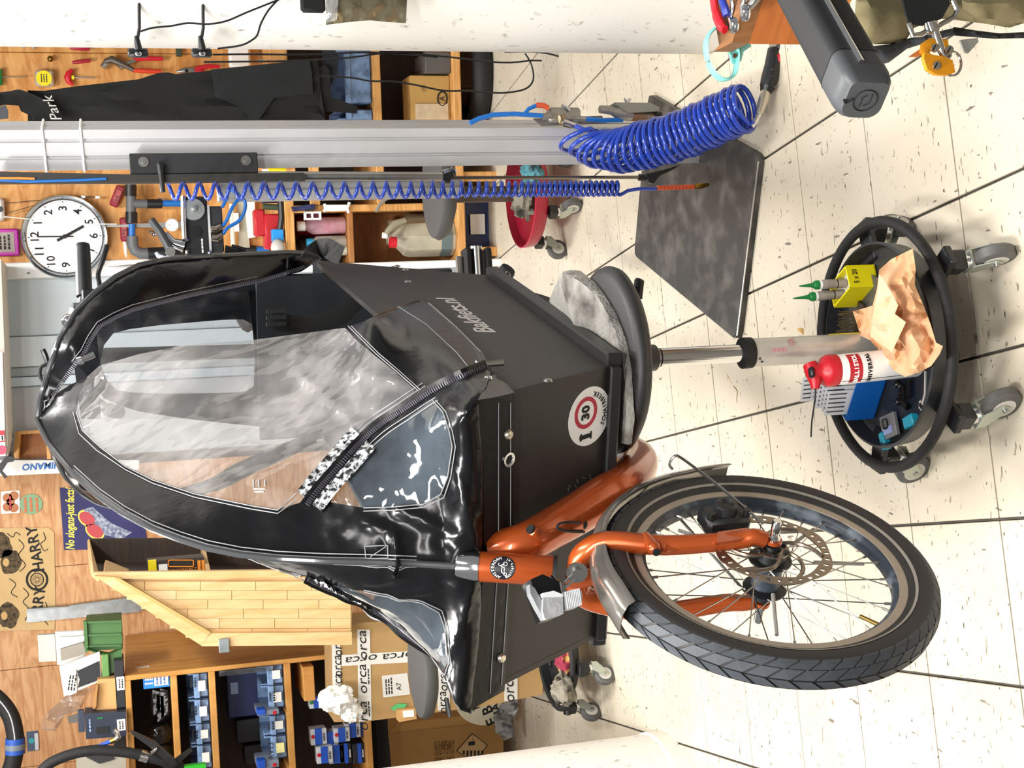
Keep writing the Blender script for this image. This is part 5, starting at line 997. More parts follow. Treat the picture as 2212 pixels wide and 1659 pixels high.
def base_stool(name, label, c, dish_r, ring_r, zd, dish_m, angs, seat=None, seat_m=None, swiv=None, ring=True, col_top=0.6):
    t = thing(name, label, 'stool', (c[0], c[1], 0)); C_ = Vector((c[0], c[1], 0))
    obj('tray', MB().lathe([(0.02, zd - 0.05), (dish_r * 0.9, zd - 0.05), (dish_r * 0.97, zd - 0.04), (dish_r, zd), (dish_r * 0.975, zd + 0.002), (dish_r * 0.945, zd - 0.028), (dish_r * 0.86, zd - 0.036), (0.02, zd - 0.036)], C_, n=56), dish_m, t, 50)
    if ring: obj('foot_ring', MB().tube([C_ + Vector((ring_r * math.cos(a), ring_r * math.sin(a), zd - 0.012)) for a in np.linspace(0, 6.2832, 64, endpoint=False)], 0.0105, 12, closed=True), RUB, t)
    for k, a in enumerate(angs):
        a = math.radians(a); rr = ring_r if ring else dish_r * 0.9
        p = C_ + Vector((math.cos(a), math.sin(a), 0)) * rr; cw = caster(t, p, math.radians(swiv[k]))
        if ring: obj('spoke_arm', MB().box(C_ + Vector((math.cos(a), math.sin(a), 0)) * (dish_r + ring_r) * 0.5 + UP * (zd - 0.035), (ring_r - dish_r + 0.05, 0.04, 0.016), a, 0.003), BLK, t, 0)
    return t, C_
RD = mat('raspberry_plastic', '#a81a35', 0.35)
bs, cc = base_stool('red_tray_stool', 'raspberry red round tool tray on casters behind the coil hose', (0.66, 4.62), 0.19, 0.2, 0.165, RD, (-120, -40, 30, 100, 170), swiv=(-60, 200, 60, 100, 200), ring=False)
obj('column', MB().cyl(cc + UP * 0.13, cc + UP * 0.46, 0.028, n=20), mat('dark_wood_col', '#4a3a32', 0.4), bs); 
s1 = P(955, 430, 4.62); 
obj('seat', MB().lathe([(0.0, 0), (0.12, 0.005), (0.16, 0.02), (0.175, 0.045), (0.165, 0.065), (0.0, 0.072)], (cc.x + 0.02, cc.y, P(975, 440, 4.62).z - 0.0), n=40), mat('seat_grey', '#4b4b4b', 0.6), bs, 60)
obj('column', MB().cyl(cc + UP * 0.45, Vector((cc.x, cc.y, P(970, 440, 4.62).z + 0.01)), 0.014, n=16), STL, bs)
crumple('oily_rag', 'crumpled dark rag lying in the red tray stool', 'rag', FL(1118, 445, 0.205) + Vector((0.02, 0.0, 0.0)), 0.055, (1.2, 1, 0.7), mat('oily_cloth', '#8d8676', 0.8, hex2='#2c2823', scale=18, lo=0.4, hi=0.6), 5, 0.45)
crumple('blue_rag', 'pale turquoise rag in the red tray behind the post', 'rag', FL(1135, 372, 0.19), 0.05, (1, 1.3, 0.6), mat('turq_cloth', '#4f8f9a', 0.85, hex2='#2c3c3c', scale=24), 6, 0.4)
cl = FL(1240, 1440, 0.1)
ls, lc = base_stool('work_stool', 'black work stool with rag filled tray left of the cargo bike', (-0.93, 4.60), 0.17, 0.2, 0.15, BLK, (-100, -28, 44, 116, 188), swiv=(-140, -60, 80, 120, 230))
obj('column', MB().cyl(lc + UP * 0.11, Vector((lc.x, lc.y, P(905, 1455, 4.6).z)), 0.02, n=18), BLKM, ls)
zs2 = P(935, 1455, 4.6).z
obj('seat', MB().lathe([(0.0, 0), (0.11, 0.0), (0.145, 0.014), (0.158, 0.035), (0.15, 0.052), (0.0, 0.055)], (lc.x - 0.025, lc.y, zs2 + 0.004), n=40), mat('seat_grey', '#4b4b4b', 0.6), ls, 60)
obj('height_lever', MB().tube([(lc.x - 0.1, lc.y - 0.1, zs2 - 0.02), (lc.x - 0.16, lc.y - 0.12, zs2 - 0.025)], 0.008, 8), BLK, ls)
crumple('oily_rag', 'grey crumpled rag at the edge of the left stool tray', 'rag', FL(1205, 1485, 0.19) + Vector((-0.01, 0.02, 0)), 0.055, (1, 1, 0.7), MATS['oily_cloth'], 9, 0.45)
crumple('floral_rag', 'crimson and yellow patterned rag in the left stool tray', 'rag', FL(1195, 1420, 0.19) + Vector((-0.01, 0.01, 0)), 0.048, (1.2, 1, 0.6), mat('floral_cloth', '#8e2a40', 0.85, hex2='#c2a04a', scale=22, lo=0.5, hi=0.62), 12, 0.4)

for n_ in ('oily_rag', 'blue_rag'): settle(named(n_), 0.131)
for n_ in ('oily_rag.001', 'floral_rag'): settle(named(n_), 0.116)
# ================================================================== CARGO BIKE
ORG = mat('copper_paint', '#b8521f', 0.28, 0.45, coat=0.6, var=0.08, scale=12)
PNL = mat('black_panel', '#2d2a28', 0.5, var=0.12, scale=30, bump=0.05, bscale=400)
PNLI = mat('dark_panel_inside', '#23272c', 0.6)
VIN = mat('black_vinyl', '#0f0f11', 0.2, bump=0.10, bscale=22, coat=0.0, spec=0.3, stretch=(1, 1, 0.55))
VINM = mat('black_vinyl_matt', '#111112', 0.45, bump=0.12, bscale=60, spec=0.3)
SEAM = mat('grey_thread', '#8e8e90', 0.6)
PVC = clear('clear_pvc', '#dedede', 0.33, 0.05, 1.3, bump=0.5, hcol='#b9b5b3')
PVC2 = clear('clear_pvc_low', '#c9d2da', 0.10, 0.05, 1.8, bump=0.22, hcol='#9fb0c0')
PVCB = clear('clear_pvc_back', '#e6e8ea', 0.10, 0.05, 0.8, hcol='#d5d3d2')
SC0 = Vector((-0.265, 2.115, 0)); SA = Vector((0.312, 0.950, 0)).normalized(); SS = Vector((SA.y, -SA.x, 0))
def lat(p): return (Vector((p.x, p.y, 0)) - SC0).dot(SS)
def lon(p): return (Vector((p.x, p.y, 0)) - SC0).dot(SA)
def B(l, s, z): return SC0 + SA * l + SS * s + UP * z     # bike coordinates: back, left(camera right), up
def mir(p): return p - SS * (2 * lat(p))
WC = P(1658, 1236, 1.93); bet = math.radians(28)
WN = Vector((math.cos(bet), -math.sin(bet), 0)); WF = Vector((-math.sin(bet), -math.cos(bet), 0))
bike = thing('cargo_bike', 'copper framed front loading cargo bike with black box and black rain tent', 'cargo bike', (WC.x, WC.y, WC.z - 0.258))
# ---------------- box -------------------------------------------------
FTR = P(1030, 862, 2.03); FBR = P(1325, 788, 2.18); BTR = P(680, 562, 3.0); BBR = P(1060, 595, 2.965)
def sym(p, l=None, s=None): return B(lon(p) if l is None else l, abs(lat(p)) if s is None else s, p.z)
FTR, FBR, BTR, BBR = [sym(p) for p in (FTR, FBR, BTR, BBR)]
_n = (BBR - FBR).cross(FTR - FBR).normalized(); BTR = PL(680, 562, FBR, _n)
FTL, FBL, BTL, BBL = [mir(p) for p in (FTR, FBR, BTR, BBR)]
BX = obj('cargo_box', MB(), PNL, bike)   # placeholder replaced by the floor panel below
bpy.data.objects.remove(BX)
def panel(nm, a, b, c, d, th, m=PNL, par=bike, inner=None):
    n = (b - a).cross(d - a).normalized(); o_ = obj(nm, MB().prism([a, b, c, d], n * th), m, par, 0); return o_
ctr = (FTR + FBR + BTR + BBR + FTL + FBL + BTL + BBL) / 8
def inward(a, b, d, th):
    n = (b - a).cross(d - a).normalized(); return n if n.dot(ctr - a) > 0 else -n
def bpanel(nm, a, b, c, d, th=0.011, m=PNL):
    n = inward(a, b, d, th); return obj(nm, MB().prism([a, b, c, d], n * th), m, bike, 0)
side = bpanel('box_side_panel', FBR, BBR, BTR, FTR); bpanel('box_side_panel', FBL, BBL, BTL, FTL)
front = bpanel('box_front_panel', FBR, FTR, FTL, FBL); bpanel('box_back_panel', BBR, BTR, BTL, BBL, m=PNLI); bpanel('box_floor', FBR, BBR, BBL, FBL, m=PNLI)
# inner seat back and bench
bi = [B(lon(BTR) - 0.10, s, z) for s, z in ((lat(BBR) * 0.9, BBR.z + 0.05), (lat(BTR) * 0.94, BTR.z - 0.01), (lat(BTR) * 0.94, BTR.z + 0.145), (-lat(BTR) * 0.94, BTR.z + 0.145), (-lat(BTR) * 0.94, BTR.z - 0.01), (-lat(BBR) * 0.9, BBR.z + 0.05))]
obj('seat_back', MB().prism(bi, SA * 0.02), PNLI, bike, 0)
obj('seat_bench', MB().prism([B(lon(BTR) - 0.32, s * 0.2, BBR.z + 0.17) if k < 2 else B(lon(BTR) - 0.06, s * 0.2, BBR.z + 0.17) for k, s in ((0, -1), (1, 1), (2, 1), (3, -1))], UP * 0.015), PNLI, bike, 0)
lin_ = [B(lon(FTR) + 0.1, 0.238, FTR.z - 0.02), B(lon(BTR) - 0.05, 0.236, BTR.z + 0.0), B(lon(BBR) - 0.05, 0.20, BBR.z + 0.03), B(lon(FBR) + 0.05, 0.215, FBR.z + 0.03)]
for l0, l1, nm in ((0.24, 0.62, 'seat_strap'),):
    sp = [P(x, y, 2.86) for x, y in ((583, 690), (600, 695), (640, 702), (690, 698), (740, 680), (770, 650))]
    obj(nm, MB().tube(sp, 0.019, 4, flat=0.12, upv=(0, -1, 0)), mat('webbing', '#141414', 0.8), bike); bk_ = MB()
    for y in (672, 686, 700): bk_.box(P(597, y, 2.84), (0.008, 0.01, 0.04))
    obj('strap_buckle', bk_, BLK, bike, 0)
# rails along the bottom edges
def rail(nm, a, b, sz, off):
    d = (b - a).normalized(); up = (UP - d * UP.dot(d)).normalized(); sd = d.cross(up); c = (a + b) / 2 + Vector(off); Rm = Matrix((d, sd, up)).transposed()
    return obj(nm, MB().box(c, ((b - a).length, sz[0], sz[1]), b=0.003, R=Rm), mat('black_rail', '#232324', 0.4), bike, 0)
rail('bottom_rail', FBR, BBR, (0.024, 0.028), SS * 0.008 - UP * 0.002); rail('bottom_rail', FBL, BBL, (0.024, 0.028), -SS * 0.008 - UP * 0.002); rail('bottom_rail', FBL, FBR, (0.02, 0.02), -SA * 0.008)
fn = inward(FBR, FTR, FBL, 1) * -1; sn = inward(FBR, BBR, FTR, 1) * -1
# bolts and small scratches on the panels
for (x, y) in ((881, 609), (876, 583), (858, 576), (1184, 823)):
    p = PL(x, y, FBR, sn); obj('panel_bolt', MB().lathe([(0.008, 0), (0.006, 0.003), (0.0, 0.004)], p, sn, 12), STL, bike)
sx = (BTR - FTR).normalized()
text('Bakfiets.nl', PL(1007, 680, FBR + sn * 0.0008, sn), PL(960, 645, FBR, sn) - PL(1046, 716, FBR, sn), PL(960, 680, FBR, sn) - PL(1000, 640, FBR, sn) , 0.05, mat('print_grey', '#bdb8b4', 0.6), side, shear=0.25, bold=0.0005, fit=(PL(960, 642, FBR, sn) - PL(1050, 718, FBR, sn)).length)
# round 30 sticker on the front panel
sc = PL(1272, 899, FBR, fn); sr = (PL(1272, 837, FBR, fn) - PL(1272, 961, FBR, fn)).length / 2; fx = (FTR - FTL).normalized(); fy = fn.cross(fx); fy = fy if fy.z > 0 else -fy
stk = obj('round_sticker', MB().disc(sc + fn * 0.0004, fn, sr, 40, 0.0006), PAP, front, label='round white sticker with red speed ring')
obj('red_ring', MB().lathe([(sr * 0.40, 0), (sr * 0.40, 0.0006), (sr * 0.54, 0.0006), (sr * 0.54, 0), (sr * 0.40, 0)], sc + fn * 0.0011 + fx * sr * 0.16 + fy * sr * 0.18, fn, 32), mat('ring_red', '#b3123a', 0.5), stk, 0)
text('30', sc + fn * 0.0014 + fx * sr * 0.16 + fy * sr * 0.18, fx, fy, sr * 0.5, INK, stk, bold=0.001); text('I', sc + fn * 0.0014 - fx * sr * 0.66 + fy * sr * 0.12, fx, fy, sr * 0.72, INK, stk, bold=0.002)
for k in range(2): obj('serif', MB().box(sc + fn * 0.0012 - fx * sr * 0.66 + fy * sr * (0.12 + (0.24 if k else -0.24)), (sr * 0.26, sr * 0.07, 0.0006), R=Matrix((fx, fy, fn)).transposed()), INK, stk, 0)
for i, ch_ in enumerate('SCHAIRBEEK'):
    a = math.radians(-128 + i * 11.5 + 8); dd = fx * math.cos(a) + fy * math.sin(a); text(ch_, sc + fn * 0.0014 + dd * sr * 0.76, fx * -math.sin(a) + fy * math.cos(a), -dd, sr * 0.24, INK, stk)
scr = MB()
for (x, y, a) in ((1248, 1040, 0.4), (1262, 1033, 1.2), (1275, 1030, 0.2), (1231, 1050, 0.9), (1228, 1058, 0.1), (1244, 1051, 0.6)):
    p = PL(x, y, FBR + fn * 0.0005, fn); scr.box(p, (0.009, 0.0012, 0.0006), R=Matrix((fx * math.cos(a) + fy * math.sin(a), fy * math.cos(a) - fx * math.sin(a), fn)).transposed())
obj('scratches', scr, mat('scratch_grey', '#6d6863', 0.7), front, 0)
# ---------------- rain tent ------------------------------------------
RIDGE = [(82, 905), (95, 932), (110, 960), (160, 1020), (215, 1070), (270, 1108), (330, 1140), (390, 1163), (450, 1182), (520, 1196), (600, 1205), (700, 1210), (800, 1212), (900, 1216), (985, 1221), (1040, 1224), (1108, 1228)]
def symray(x, y):
    return PL(x, y, SC0, SS)
ctl = []
for q in RIDGE[:-2]: ctl.append((q, symray(*q).y))
def add(x, y, Y): ctl.append(((x, y), Y))
off = sn * 0.012
for q in ((1062, 800), (1040, 757), (985, 703), (930, 655), (912, 646), (880, 655)): p = PL(q[0], q[1], FBR + off, sn); add(q[0], q[1], p.y)
bo = fn * 0.012
for q in ((1035, 862), (1045, 1000), (1045, 1100), (1045, 1200)): p = PL(q[0], q[1], FBR + bo, fn); add(q[0], q[1], p.y)
for x, y, Y in ((745, 706, 2.50), (810, 690, 2.40), (640, 722, 2.58), (540, 735, 2.63), (400, 745, 2.68), (300, 765, 2.73), (215, 790, 2.79), (122, 850, 2.86), (170, 820, 2.82)): add(x, y, Y)
for x, y, Y in ((400, 900, 2.545), (600, 900, 2.42), (800, 900, 2.25), (800, 1050, 2.15), (950, 960, 2.09), (300, 950, 2.58), (600, 1050, 2.25), (940, 850, 2.16)): add(x, y, Y)
def tps(ctl, lam=1e-4):
    X = np.array([c[0] for c in ctl], float) / 1000; y = np.array([c[1] for c in ctl]); n = len(X)
    d2 = ((X[:, None] - X[None]) ** 2).sum(-1); K = 0.5 * d2 * np.log(d2 + 1e-12) + lam * np.eye(n)
    Pm = np.c_[np.ones(n), X]; Amat = np.block([[K, Pm], [Pm.T, np.zeros((3, 3))]]); sol = np.linalg.solve(Amat, np.r_[y, np.zeros(3)])
    def f(x, yy):
        q = np.array([x, yy]) / 1000; e = ((X - q) ** 2).sum(-1); return float((0.5 * e * np.log(e + 1e-12)).dot(sol[:n]) + sol[n] + sol[n + 1:].dot(q))
    return f
fY = tps(ctl)
def wrin(x, y):
    v = Vector((x * 0.011, y * 0.011, 1.7)); w1 = 0.0055 * noise.noise(v) + 0.002 * noise.noise(v * 3.1)
    # drag lines across the big window, gathered at the zip
    w1 += 0.0035 * math.sin(y * 0.11 + 0.8 * noise.noise(Vector((x * 0.006, y * 0.01, 9)))) * max(0, 1 - abs(y - 900) / 170) * max(0, min(1, (x - 250) / 250)) * (1 if x < 860 else 0)
    return w1
CRE = [((962, 955), (1040, 1215), 9, 0.009), ((985, 1005), (1043, 1217), 6, 0.007), ((975, 925), (1032, 872), 11, 0.010), ((845, 1150), (800, 1135), 14, 0.006), ((852, 1165), (856, 1205), 9, 0.008), ((700, 985), (560, 1035), 10, 0.007), ((560, 1050), (640, 1064), 8, 0.006), ((90, 900), (165, 868), 9, 0.008), ((860, 1100), (990, 1160), 12, 0.006), ((400, 790), (640, 760), 14, 0.006), ((640, 760), (880, 832), 12, 0.007), ((640, 800), (760, 905), 10, 0.006), ((640, 700), (900, 760), 16, 0.004)]
def seg(x, y, a, b):
    dx, dy = b[0] - a[0], b[1] - a[1]; t = max(0, min(1, ((x - a[0]) * dx + (y - a[1]) * dy) / (dx * dx + dy * dy))); return math.hypot(x - a[0] - t * dx, y - a[1] - t * dy)
def lift(x, y, o_=0.0):
    cr = sum(h * math.exp(-(seg(x, y, a, b) / w_) ** 2) for a, b, w_, h in CRE)
    Y = fY(x, y) - (wrin(x, y) + cr) * max(0.0, min(1.0, (x - 120) / 120))
    sst = lambda t: (lambda q: q * q * (3 - 2 * q))(max(0.0, min(1.0, t)))
    if y < 900:
        k = sst((x - 650 - (y - 562) * 1.167) / 90) * sst((900 - y) / 60)
        if k > 0: Y = Y * (1 - k) + k * (PL(x, y, FBR + sn * 0.014, sn).y - 0.4 * (wrin(x, y) + cr))
    if y > 840 and x > 950:
        k = sst((x - 955) / 75) * sst((y - 840) / 50); Y = Y * (1 - k) + k * (PL(x, y, FBR + fn * 0.016, fn).y - 0.5 * cr)
    return P(x, y, Y - o_)
WIN1 = [(190, 812), (215, 790), (300, 765), (400, 745), (540, 735), (640, 722), (745, 708), (770, 735), (810, 768), (850, 800), (905, 850), (860, 880), (820, 905), (760, 960), (720, 1010), (680, 1050), (650, 1085), (600, 1100), (540, 1090), (480, 1078), (420, 1065), (330, 1035), (270, 1005), (215, 965), (178, 930), (165, 890), (172, 850)]
WIN2 = [(715, 1085), (735, 1040), (770, 985), (810, 955), (870, 910), (932, 865), (955, 890), (968, 930), (975, 965), (972, 1000), (965, 1030), (950, 1068), (915, 1088), (850, 1094), (780, 1096)]
OUT = RIDGE[:-1] + [(1042, 1160), (1045, 1100), (1043, 1000), (1036, 920), (1034, 862), (1050, 835), (1062, 800), (1040, 757), (985, 703), (930, 655), (912, 646), (880, 655), (840, 668), (790, 692), (745, 708), (640, 722), (540, 735), (400, 745), (300, 765), (215, 790), (190, 812), (150, 832), (122, 850), (98, 880)]
def dens(poly, st=22, closed=True):
    out = []; n = len(poly)
    for i in range(n if closed else n - 1):
        a, b = poly[i], poly[(i + 1) % n]; k = max(1, int(math.hypot(b[0] - a[0], b[1] - a[1]) / st))
        for j in range(k): out.append((a[0] + (b[0] - a[0]) * j / k, a[1] + (b[1] - a[1]) * j / k))
    if not closed: out.append(poly[-1])
    return out
def regions(outer, holes, step, seed=1):
    rnd = random.Random(seed); vin = []; ed = []
    for pl in [outer] + holes:
        d_ = dens(pl, step); s0 = len(vin); vin += [Vector(p) for p in d_]; ed += [(s0 + i, s0 + (i + 1) % len(d_)) for i in range(len(d_))]
    xs = [p[0] for p in outer]; ys = [p[1] for p in outer]; y = min(ys); k = 0
    bnd = np.array([[v.x, v.y] for v in vin])
    while y < max(ys):
        x = min(xs) + (step / 2 if k % 2 else 0)
        while x < max(xs):
            q = (x + rnd.uniform(-2, 2), y + rnd.uniform(-2, 2))
            if inpoly(q, outer) and ((bnd - np.array(q)) ** 2).sum(1).min() > (step * 0.45) ** 2: vin.append(Vector(q))
            x += step
        y += step * 0.87; k += 1
    co, _e, fc, *_ = delaunay_2d_cdt(vin, ed, [], 0, 1e-4)
    res = [[] for _ in range(len(holes) + 1)]
    for f in fc:
        c = (sum(co[i].x for i in f) / len(f), sum(co[i].y for i in f) / len(f))
        if not inpoly(c, outer): continue
        for hi, h_ in enumerate(holes):
            if inpoly(c, h_): res[hi + 1].append(f); break
        else: res[0].append(f)
    return co, res
def surf(co, fs, lf, mirror=False, thick=0.0, away=None):
    use = sorted({i for f in fs for i in f}); ix = {v: k for k, v in enumerate(use)}; vs = [lf(co[i].x, co[i].y) for i in use]
    if mirror: vs = [mir(v) for v in vs]
    F_ = [tuple(ix[i] for i in f) for f in fs]; mb = MB()
    if thick:
        camp = Vector((0, 0, CH)); n = len(vs); bk = []
        for v in vs:
            q = mir(v) if mirror else v; dq = (q - camp).normalized() * thick; q2 = q + dq; bk.append(mir(q2) if mirror else q2)
        cnt = {}
        for f in F_:
            for a, b in zip(f, f[1:] + f[:1]): cnt[tuple(sorted((a, b)))] = cnt.get(tuple(sorted((a, b))), 0) + 1
        mb.add(vs + bk, F_ + [tuple(n + i for i in reversed(f)) for f in F_] + [(a, b, b + n, a + n) for (a, b), c in cnt.items() if c == 1])
    else: mb.add(vs, F_)
    return mb
TENT = None
co, rs = regions(OUT, [WIN1, WIN2], 11)
for mi_ in (False, True):
    hem = lambda f: sum(co[i].y for i in f) / 3 < 850 and sum(co[i].x for i in f) / 3 > 700 + (sum(co[i].y for i in f) / 3 - 562) * 1.167
    sh = obj('tent_vinyl', surf(co, [f for f in rs[0] if not (mi_ and hem(f))], lift, mi_, 0.0025), VIN, bike, 70)
    w1 = obj('clear_window', surf(co, rs[1], lift, mi_), PVC, sh, 0, label='large clear side window'); w2 = obj('clear_window', surf(co, rs[2], lift, mi_), PVC2, sh, 0, label='small clear front window')
    for ww in (w1, w2): ww.data.polygons.foreach_set('use_smooth', [True] * len(ww.data.polygons))
    M2 = (lambda p: mir(p)) if mi_ else (lambda p: p)
    def ltube(nm, pts, r, m, o_=0.003, st=12, n=5, par=None, flat=1.0):
        d_ = dens(pts, st, False); return obj(nm, MB().tube([M2(lift(x, y, o_)) for x, y in d_], r, n, flat=flat), m, par or sh)
    # double seams
    for off_ in (0, 7):
        def shf(pl, k=off_):
            cx_, cy_ = 560, 930; return pl
        pl = [(165 - off_, 890), (178 - off_, 930 + off_), (215 - off_, 965 + off_), (270, 1005 + off_ + 2), (330, 1035 + off_ + 2), (420, 1065 + off_ + 2), (540, 1090 + off_ + 2), (600, 1100 + off_ + 2), (640, 1066 + off_ * 2)]
        ltube('seam', pl, 0.0009, SEAM)
        pl = [(785, 1097 + off_), (850, 1095 + off_), (915, 1089 + off_), (952 + off_, 1068 + off_), (967 + off_, 1030), (977 + off_, 965), (970 + off_, 930), (957 + off_, 890), (934 + off_, 864)]
        ltube('seam', pl, 0.0009, SEAM)
        if not mi_ or True: ltube('seam', [(752 + off_, 704), (812 + off_, 764), (852 + off_, 798), (908 + off_, 848)], 0.0009, SEAM)
    if not mi_: ltube('seam', [(860, 662), (920, 700), (985, 760), (1010, 790)], 0.0009, SEAM); ltube('seam', [(925, 654), (985, 706), (1038, 760)], 0.0009, SEAM)
    for k, o2 in enumerate((-7, 9)): ltube('ridge_seam', [(x, y - 6 + (0 if k else -8)) for x, y in RIDGE[3:-3]], 0.0010, SEAM)
    # zip
    zp = [tuple(p)[:2] for p in smooth_path([(1052, 792, 0), (1000, 812, 0), (930, 846, 0), (870, 885, 0), (815, 922, 0), (765, 970, 0), (725, 1015, 0), (690, 1055, 0), (660, 1095, 0)], 5)]
    obj('zip_tape', MB().tube([M2(lift(x, y, 0.003)) for x, y in zp], 0.011, 4, flat=0.14, upv=(0, -1, 0)), VINM, sh, 20)
    tz = MB()
    L_ = dens(zp, 4.2, False)
    for k, (x, y) in enumerate(L_[:-1]):
        p = M2(lift(x, y, 0.0055)); q = M2(lift(L_[k + 1][0], L_[k + 1][1], 0.0055)); d_ = (q - p).normalized(); s_ = d_.cross(Vector((0, -1, 0))).normalized(); Rm = Matrix((d_, s_, d_.cross(s_))).transposed()
        tz.box(p, (0.0022, 0.0078, 0.003), R=Rm)
    zt_ = obj('zip_teeth', tz, mat('zip_grey', '#4a4850', 0.35), sh, 0, kind='stuff')
    for dy in (-30, -20, 20, 30):
        ltube('seam', [(x - dy * 0.55, y - dy * 0.62) for x, y in zp[10:-8]], 0.0009, SEAM, 0.002)
    # puckered clear tape over black, its white glimmer painted into the colour, beside the zip's upper end
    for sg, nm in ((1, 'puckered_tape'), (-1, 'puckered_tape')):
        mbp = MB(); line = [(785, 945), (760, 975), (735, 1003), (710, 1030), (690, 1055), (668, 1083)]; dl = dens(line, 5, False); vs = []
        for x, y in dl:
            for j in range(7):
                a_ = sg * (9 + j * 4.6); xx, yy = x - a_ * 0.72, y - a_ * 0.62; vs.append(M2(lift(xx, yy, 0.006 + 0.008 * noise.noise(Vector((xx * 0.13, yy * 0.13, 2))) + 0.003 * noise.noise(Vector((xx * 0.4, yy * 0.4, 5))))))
        n = len(dl); mbp.add(vs, [(i * 7 + j, i * 7 + j + 1, (i + 1) * 7 + j + 1, (i + 1) * 7 + j) for i in range(n - 1) for j in range(6)]); obj(nm, mbp, mat('puckered_vinyl_glimmer', '#b9bbbd', 0.2, hex2='#1d1e20', scale=110, lo=0.42, hi=0.56), sh, 80)
    # zip slider at the box corner
    zs_ = [M2(lift(1030, 790, 0.01)), M2(lift(1050, 786, 0.014)), M2(lift(1088, 782, 0.016))]
    if mi_: zs_ = [M2(lift(1030, 790, 0.01)), M2(lift(1050, 786, 0.014)), M2(lift(1050, 786, 0.014)) - UP * 0.03]
    sl_ = obj('zip_slider', MB().tube([zs_[0], zs_[1]], [0.009, 0.007], 8, flat=0.6, upv=(0, -1, 0)), CHR, sh); obj('zip_pull', MB().tube([zs_[1], zs_[2]], [0.005, 0.0062], 8, flat=0.3, upv=(0, -1, 0)), CHR, sh)
    # loop stitched on the spine
    if not mi_:
        ltube('stitched_box', [(788, 1180), (838, 1178), (838, 1205), (790, 1207), (788, 1180)], 0.0008, SEAM, 0.003); ltube('stitched_box', [(800, 1203), (835, 1180)], 0.0008, SEAM, 0.003)
        lp = [symray(832, 1180) - SA * 0.008 + SS * 0.02, symray(848, 1192) - SA * 0.02 + SS * 0.012, symray(852, 1210) - SA * 0.024, symray(845, 1224) - SA * 0.015 - SS * 0.01]
        obj('webbing_loop', MB().tube(smooth_path(lp, 5), 0.007, 6, flat=0.5), VIN, sh); lp = [symray(216, 1068) - SA * 0.004, symray(222, 1056) - SA * 0.014 + UP * 0.004, symray(236, 1052) - SA * 0.016, symray(240, 1058) - SA * 0.012, symray(226, 1070) - SA * 0.008]
        obj('eyelet_loop', MB().tube(smooth_path(lp, 5), 0.0022, 6, flat=1.0), CHR, sh)
        mk = MB()
        for (x0, y0, x1, y1) in ((548, 1036, 548, 1052), (560, 1036, 560, 1052), (573, 1037, 573, 1050), (548, 1056, 573, 1056), (550, 1062, 570, 1062)): mk.tube([lift(x0, y0, 0.002), lift(x1, y1, 0.002)], 0.0012, 4)
        obj('stitched_mark', mk, mat('mark_grey', '#9b9b9d', 0.6), w1)
# ridge piping
obj('ridge_piping', MB().tube([symray(x, y) - SA * 0.003 + UP * 0.002 for x, y in dens(RIDGE[:-2], 20, False)], 0.0055, 8), mat('grey_vinyl', '#3a3b3d', 0.18, coat=0.5), bike)
# rear arch of the tent, leaning plane through the box's back rim
zpk = symray(82, 905)
AO = B(lon(BTR) - 0.03, 0, BTR.z); top = B(lon(zpk) + 0.012, 0, zpk.z); tl = (top - AO).normalized(); an = tl.cross(SS).normalized()
AOUT = [(82, 905), (88, 860), (105, 800), (130, 730), (165, 672), (205, 632), (250, 598), (300, 573), (360, 560), (430, 555), (540, 549), (620, 545), (676, 548)]
AIN = [(690, 562), (640, 583), (560, 607), (480, 623), (400, 640), (340, 655), (290, 668), (250, 685), (215, 705), (195, 735), (180, 765), (160, 790), (135, 825), (112, 858)]
actl = [(q, PL(q[0], q[1], AO, an).y) for q in AOUT] + [(q, PL(q[0], q[1], AO, an).y - 0.09 * min(1, max(0.15, (700 - q[0]) / 300)) * (1 if q[0] > 150 else 0.3)) for q in AIN]
for q in ((300, 620), (450, 590), (150, 740), (200, 680)): actl.append((q, PL(q[0], q[1], AO, an).y - 0.065))
fA = tps(actl)
def liftA(x, y, o_=0.0): return P(x, y, fA(x, y) - 0.006 * noise.noise(Vector((x * 0.012, y * 0.02, 4))) - o_)
co2, rs2 = regions(AOUT + AIN, [], 16, 3)
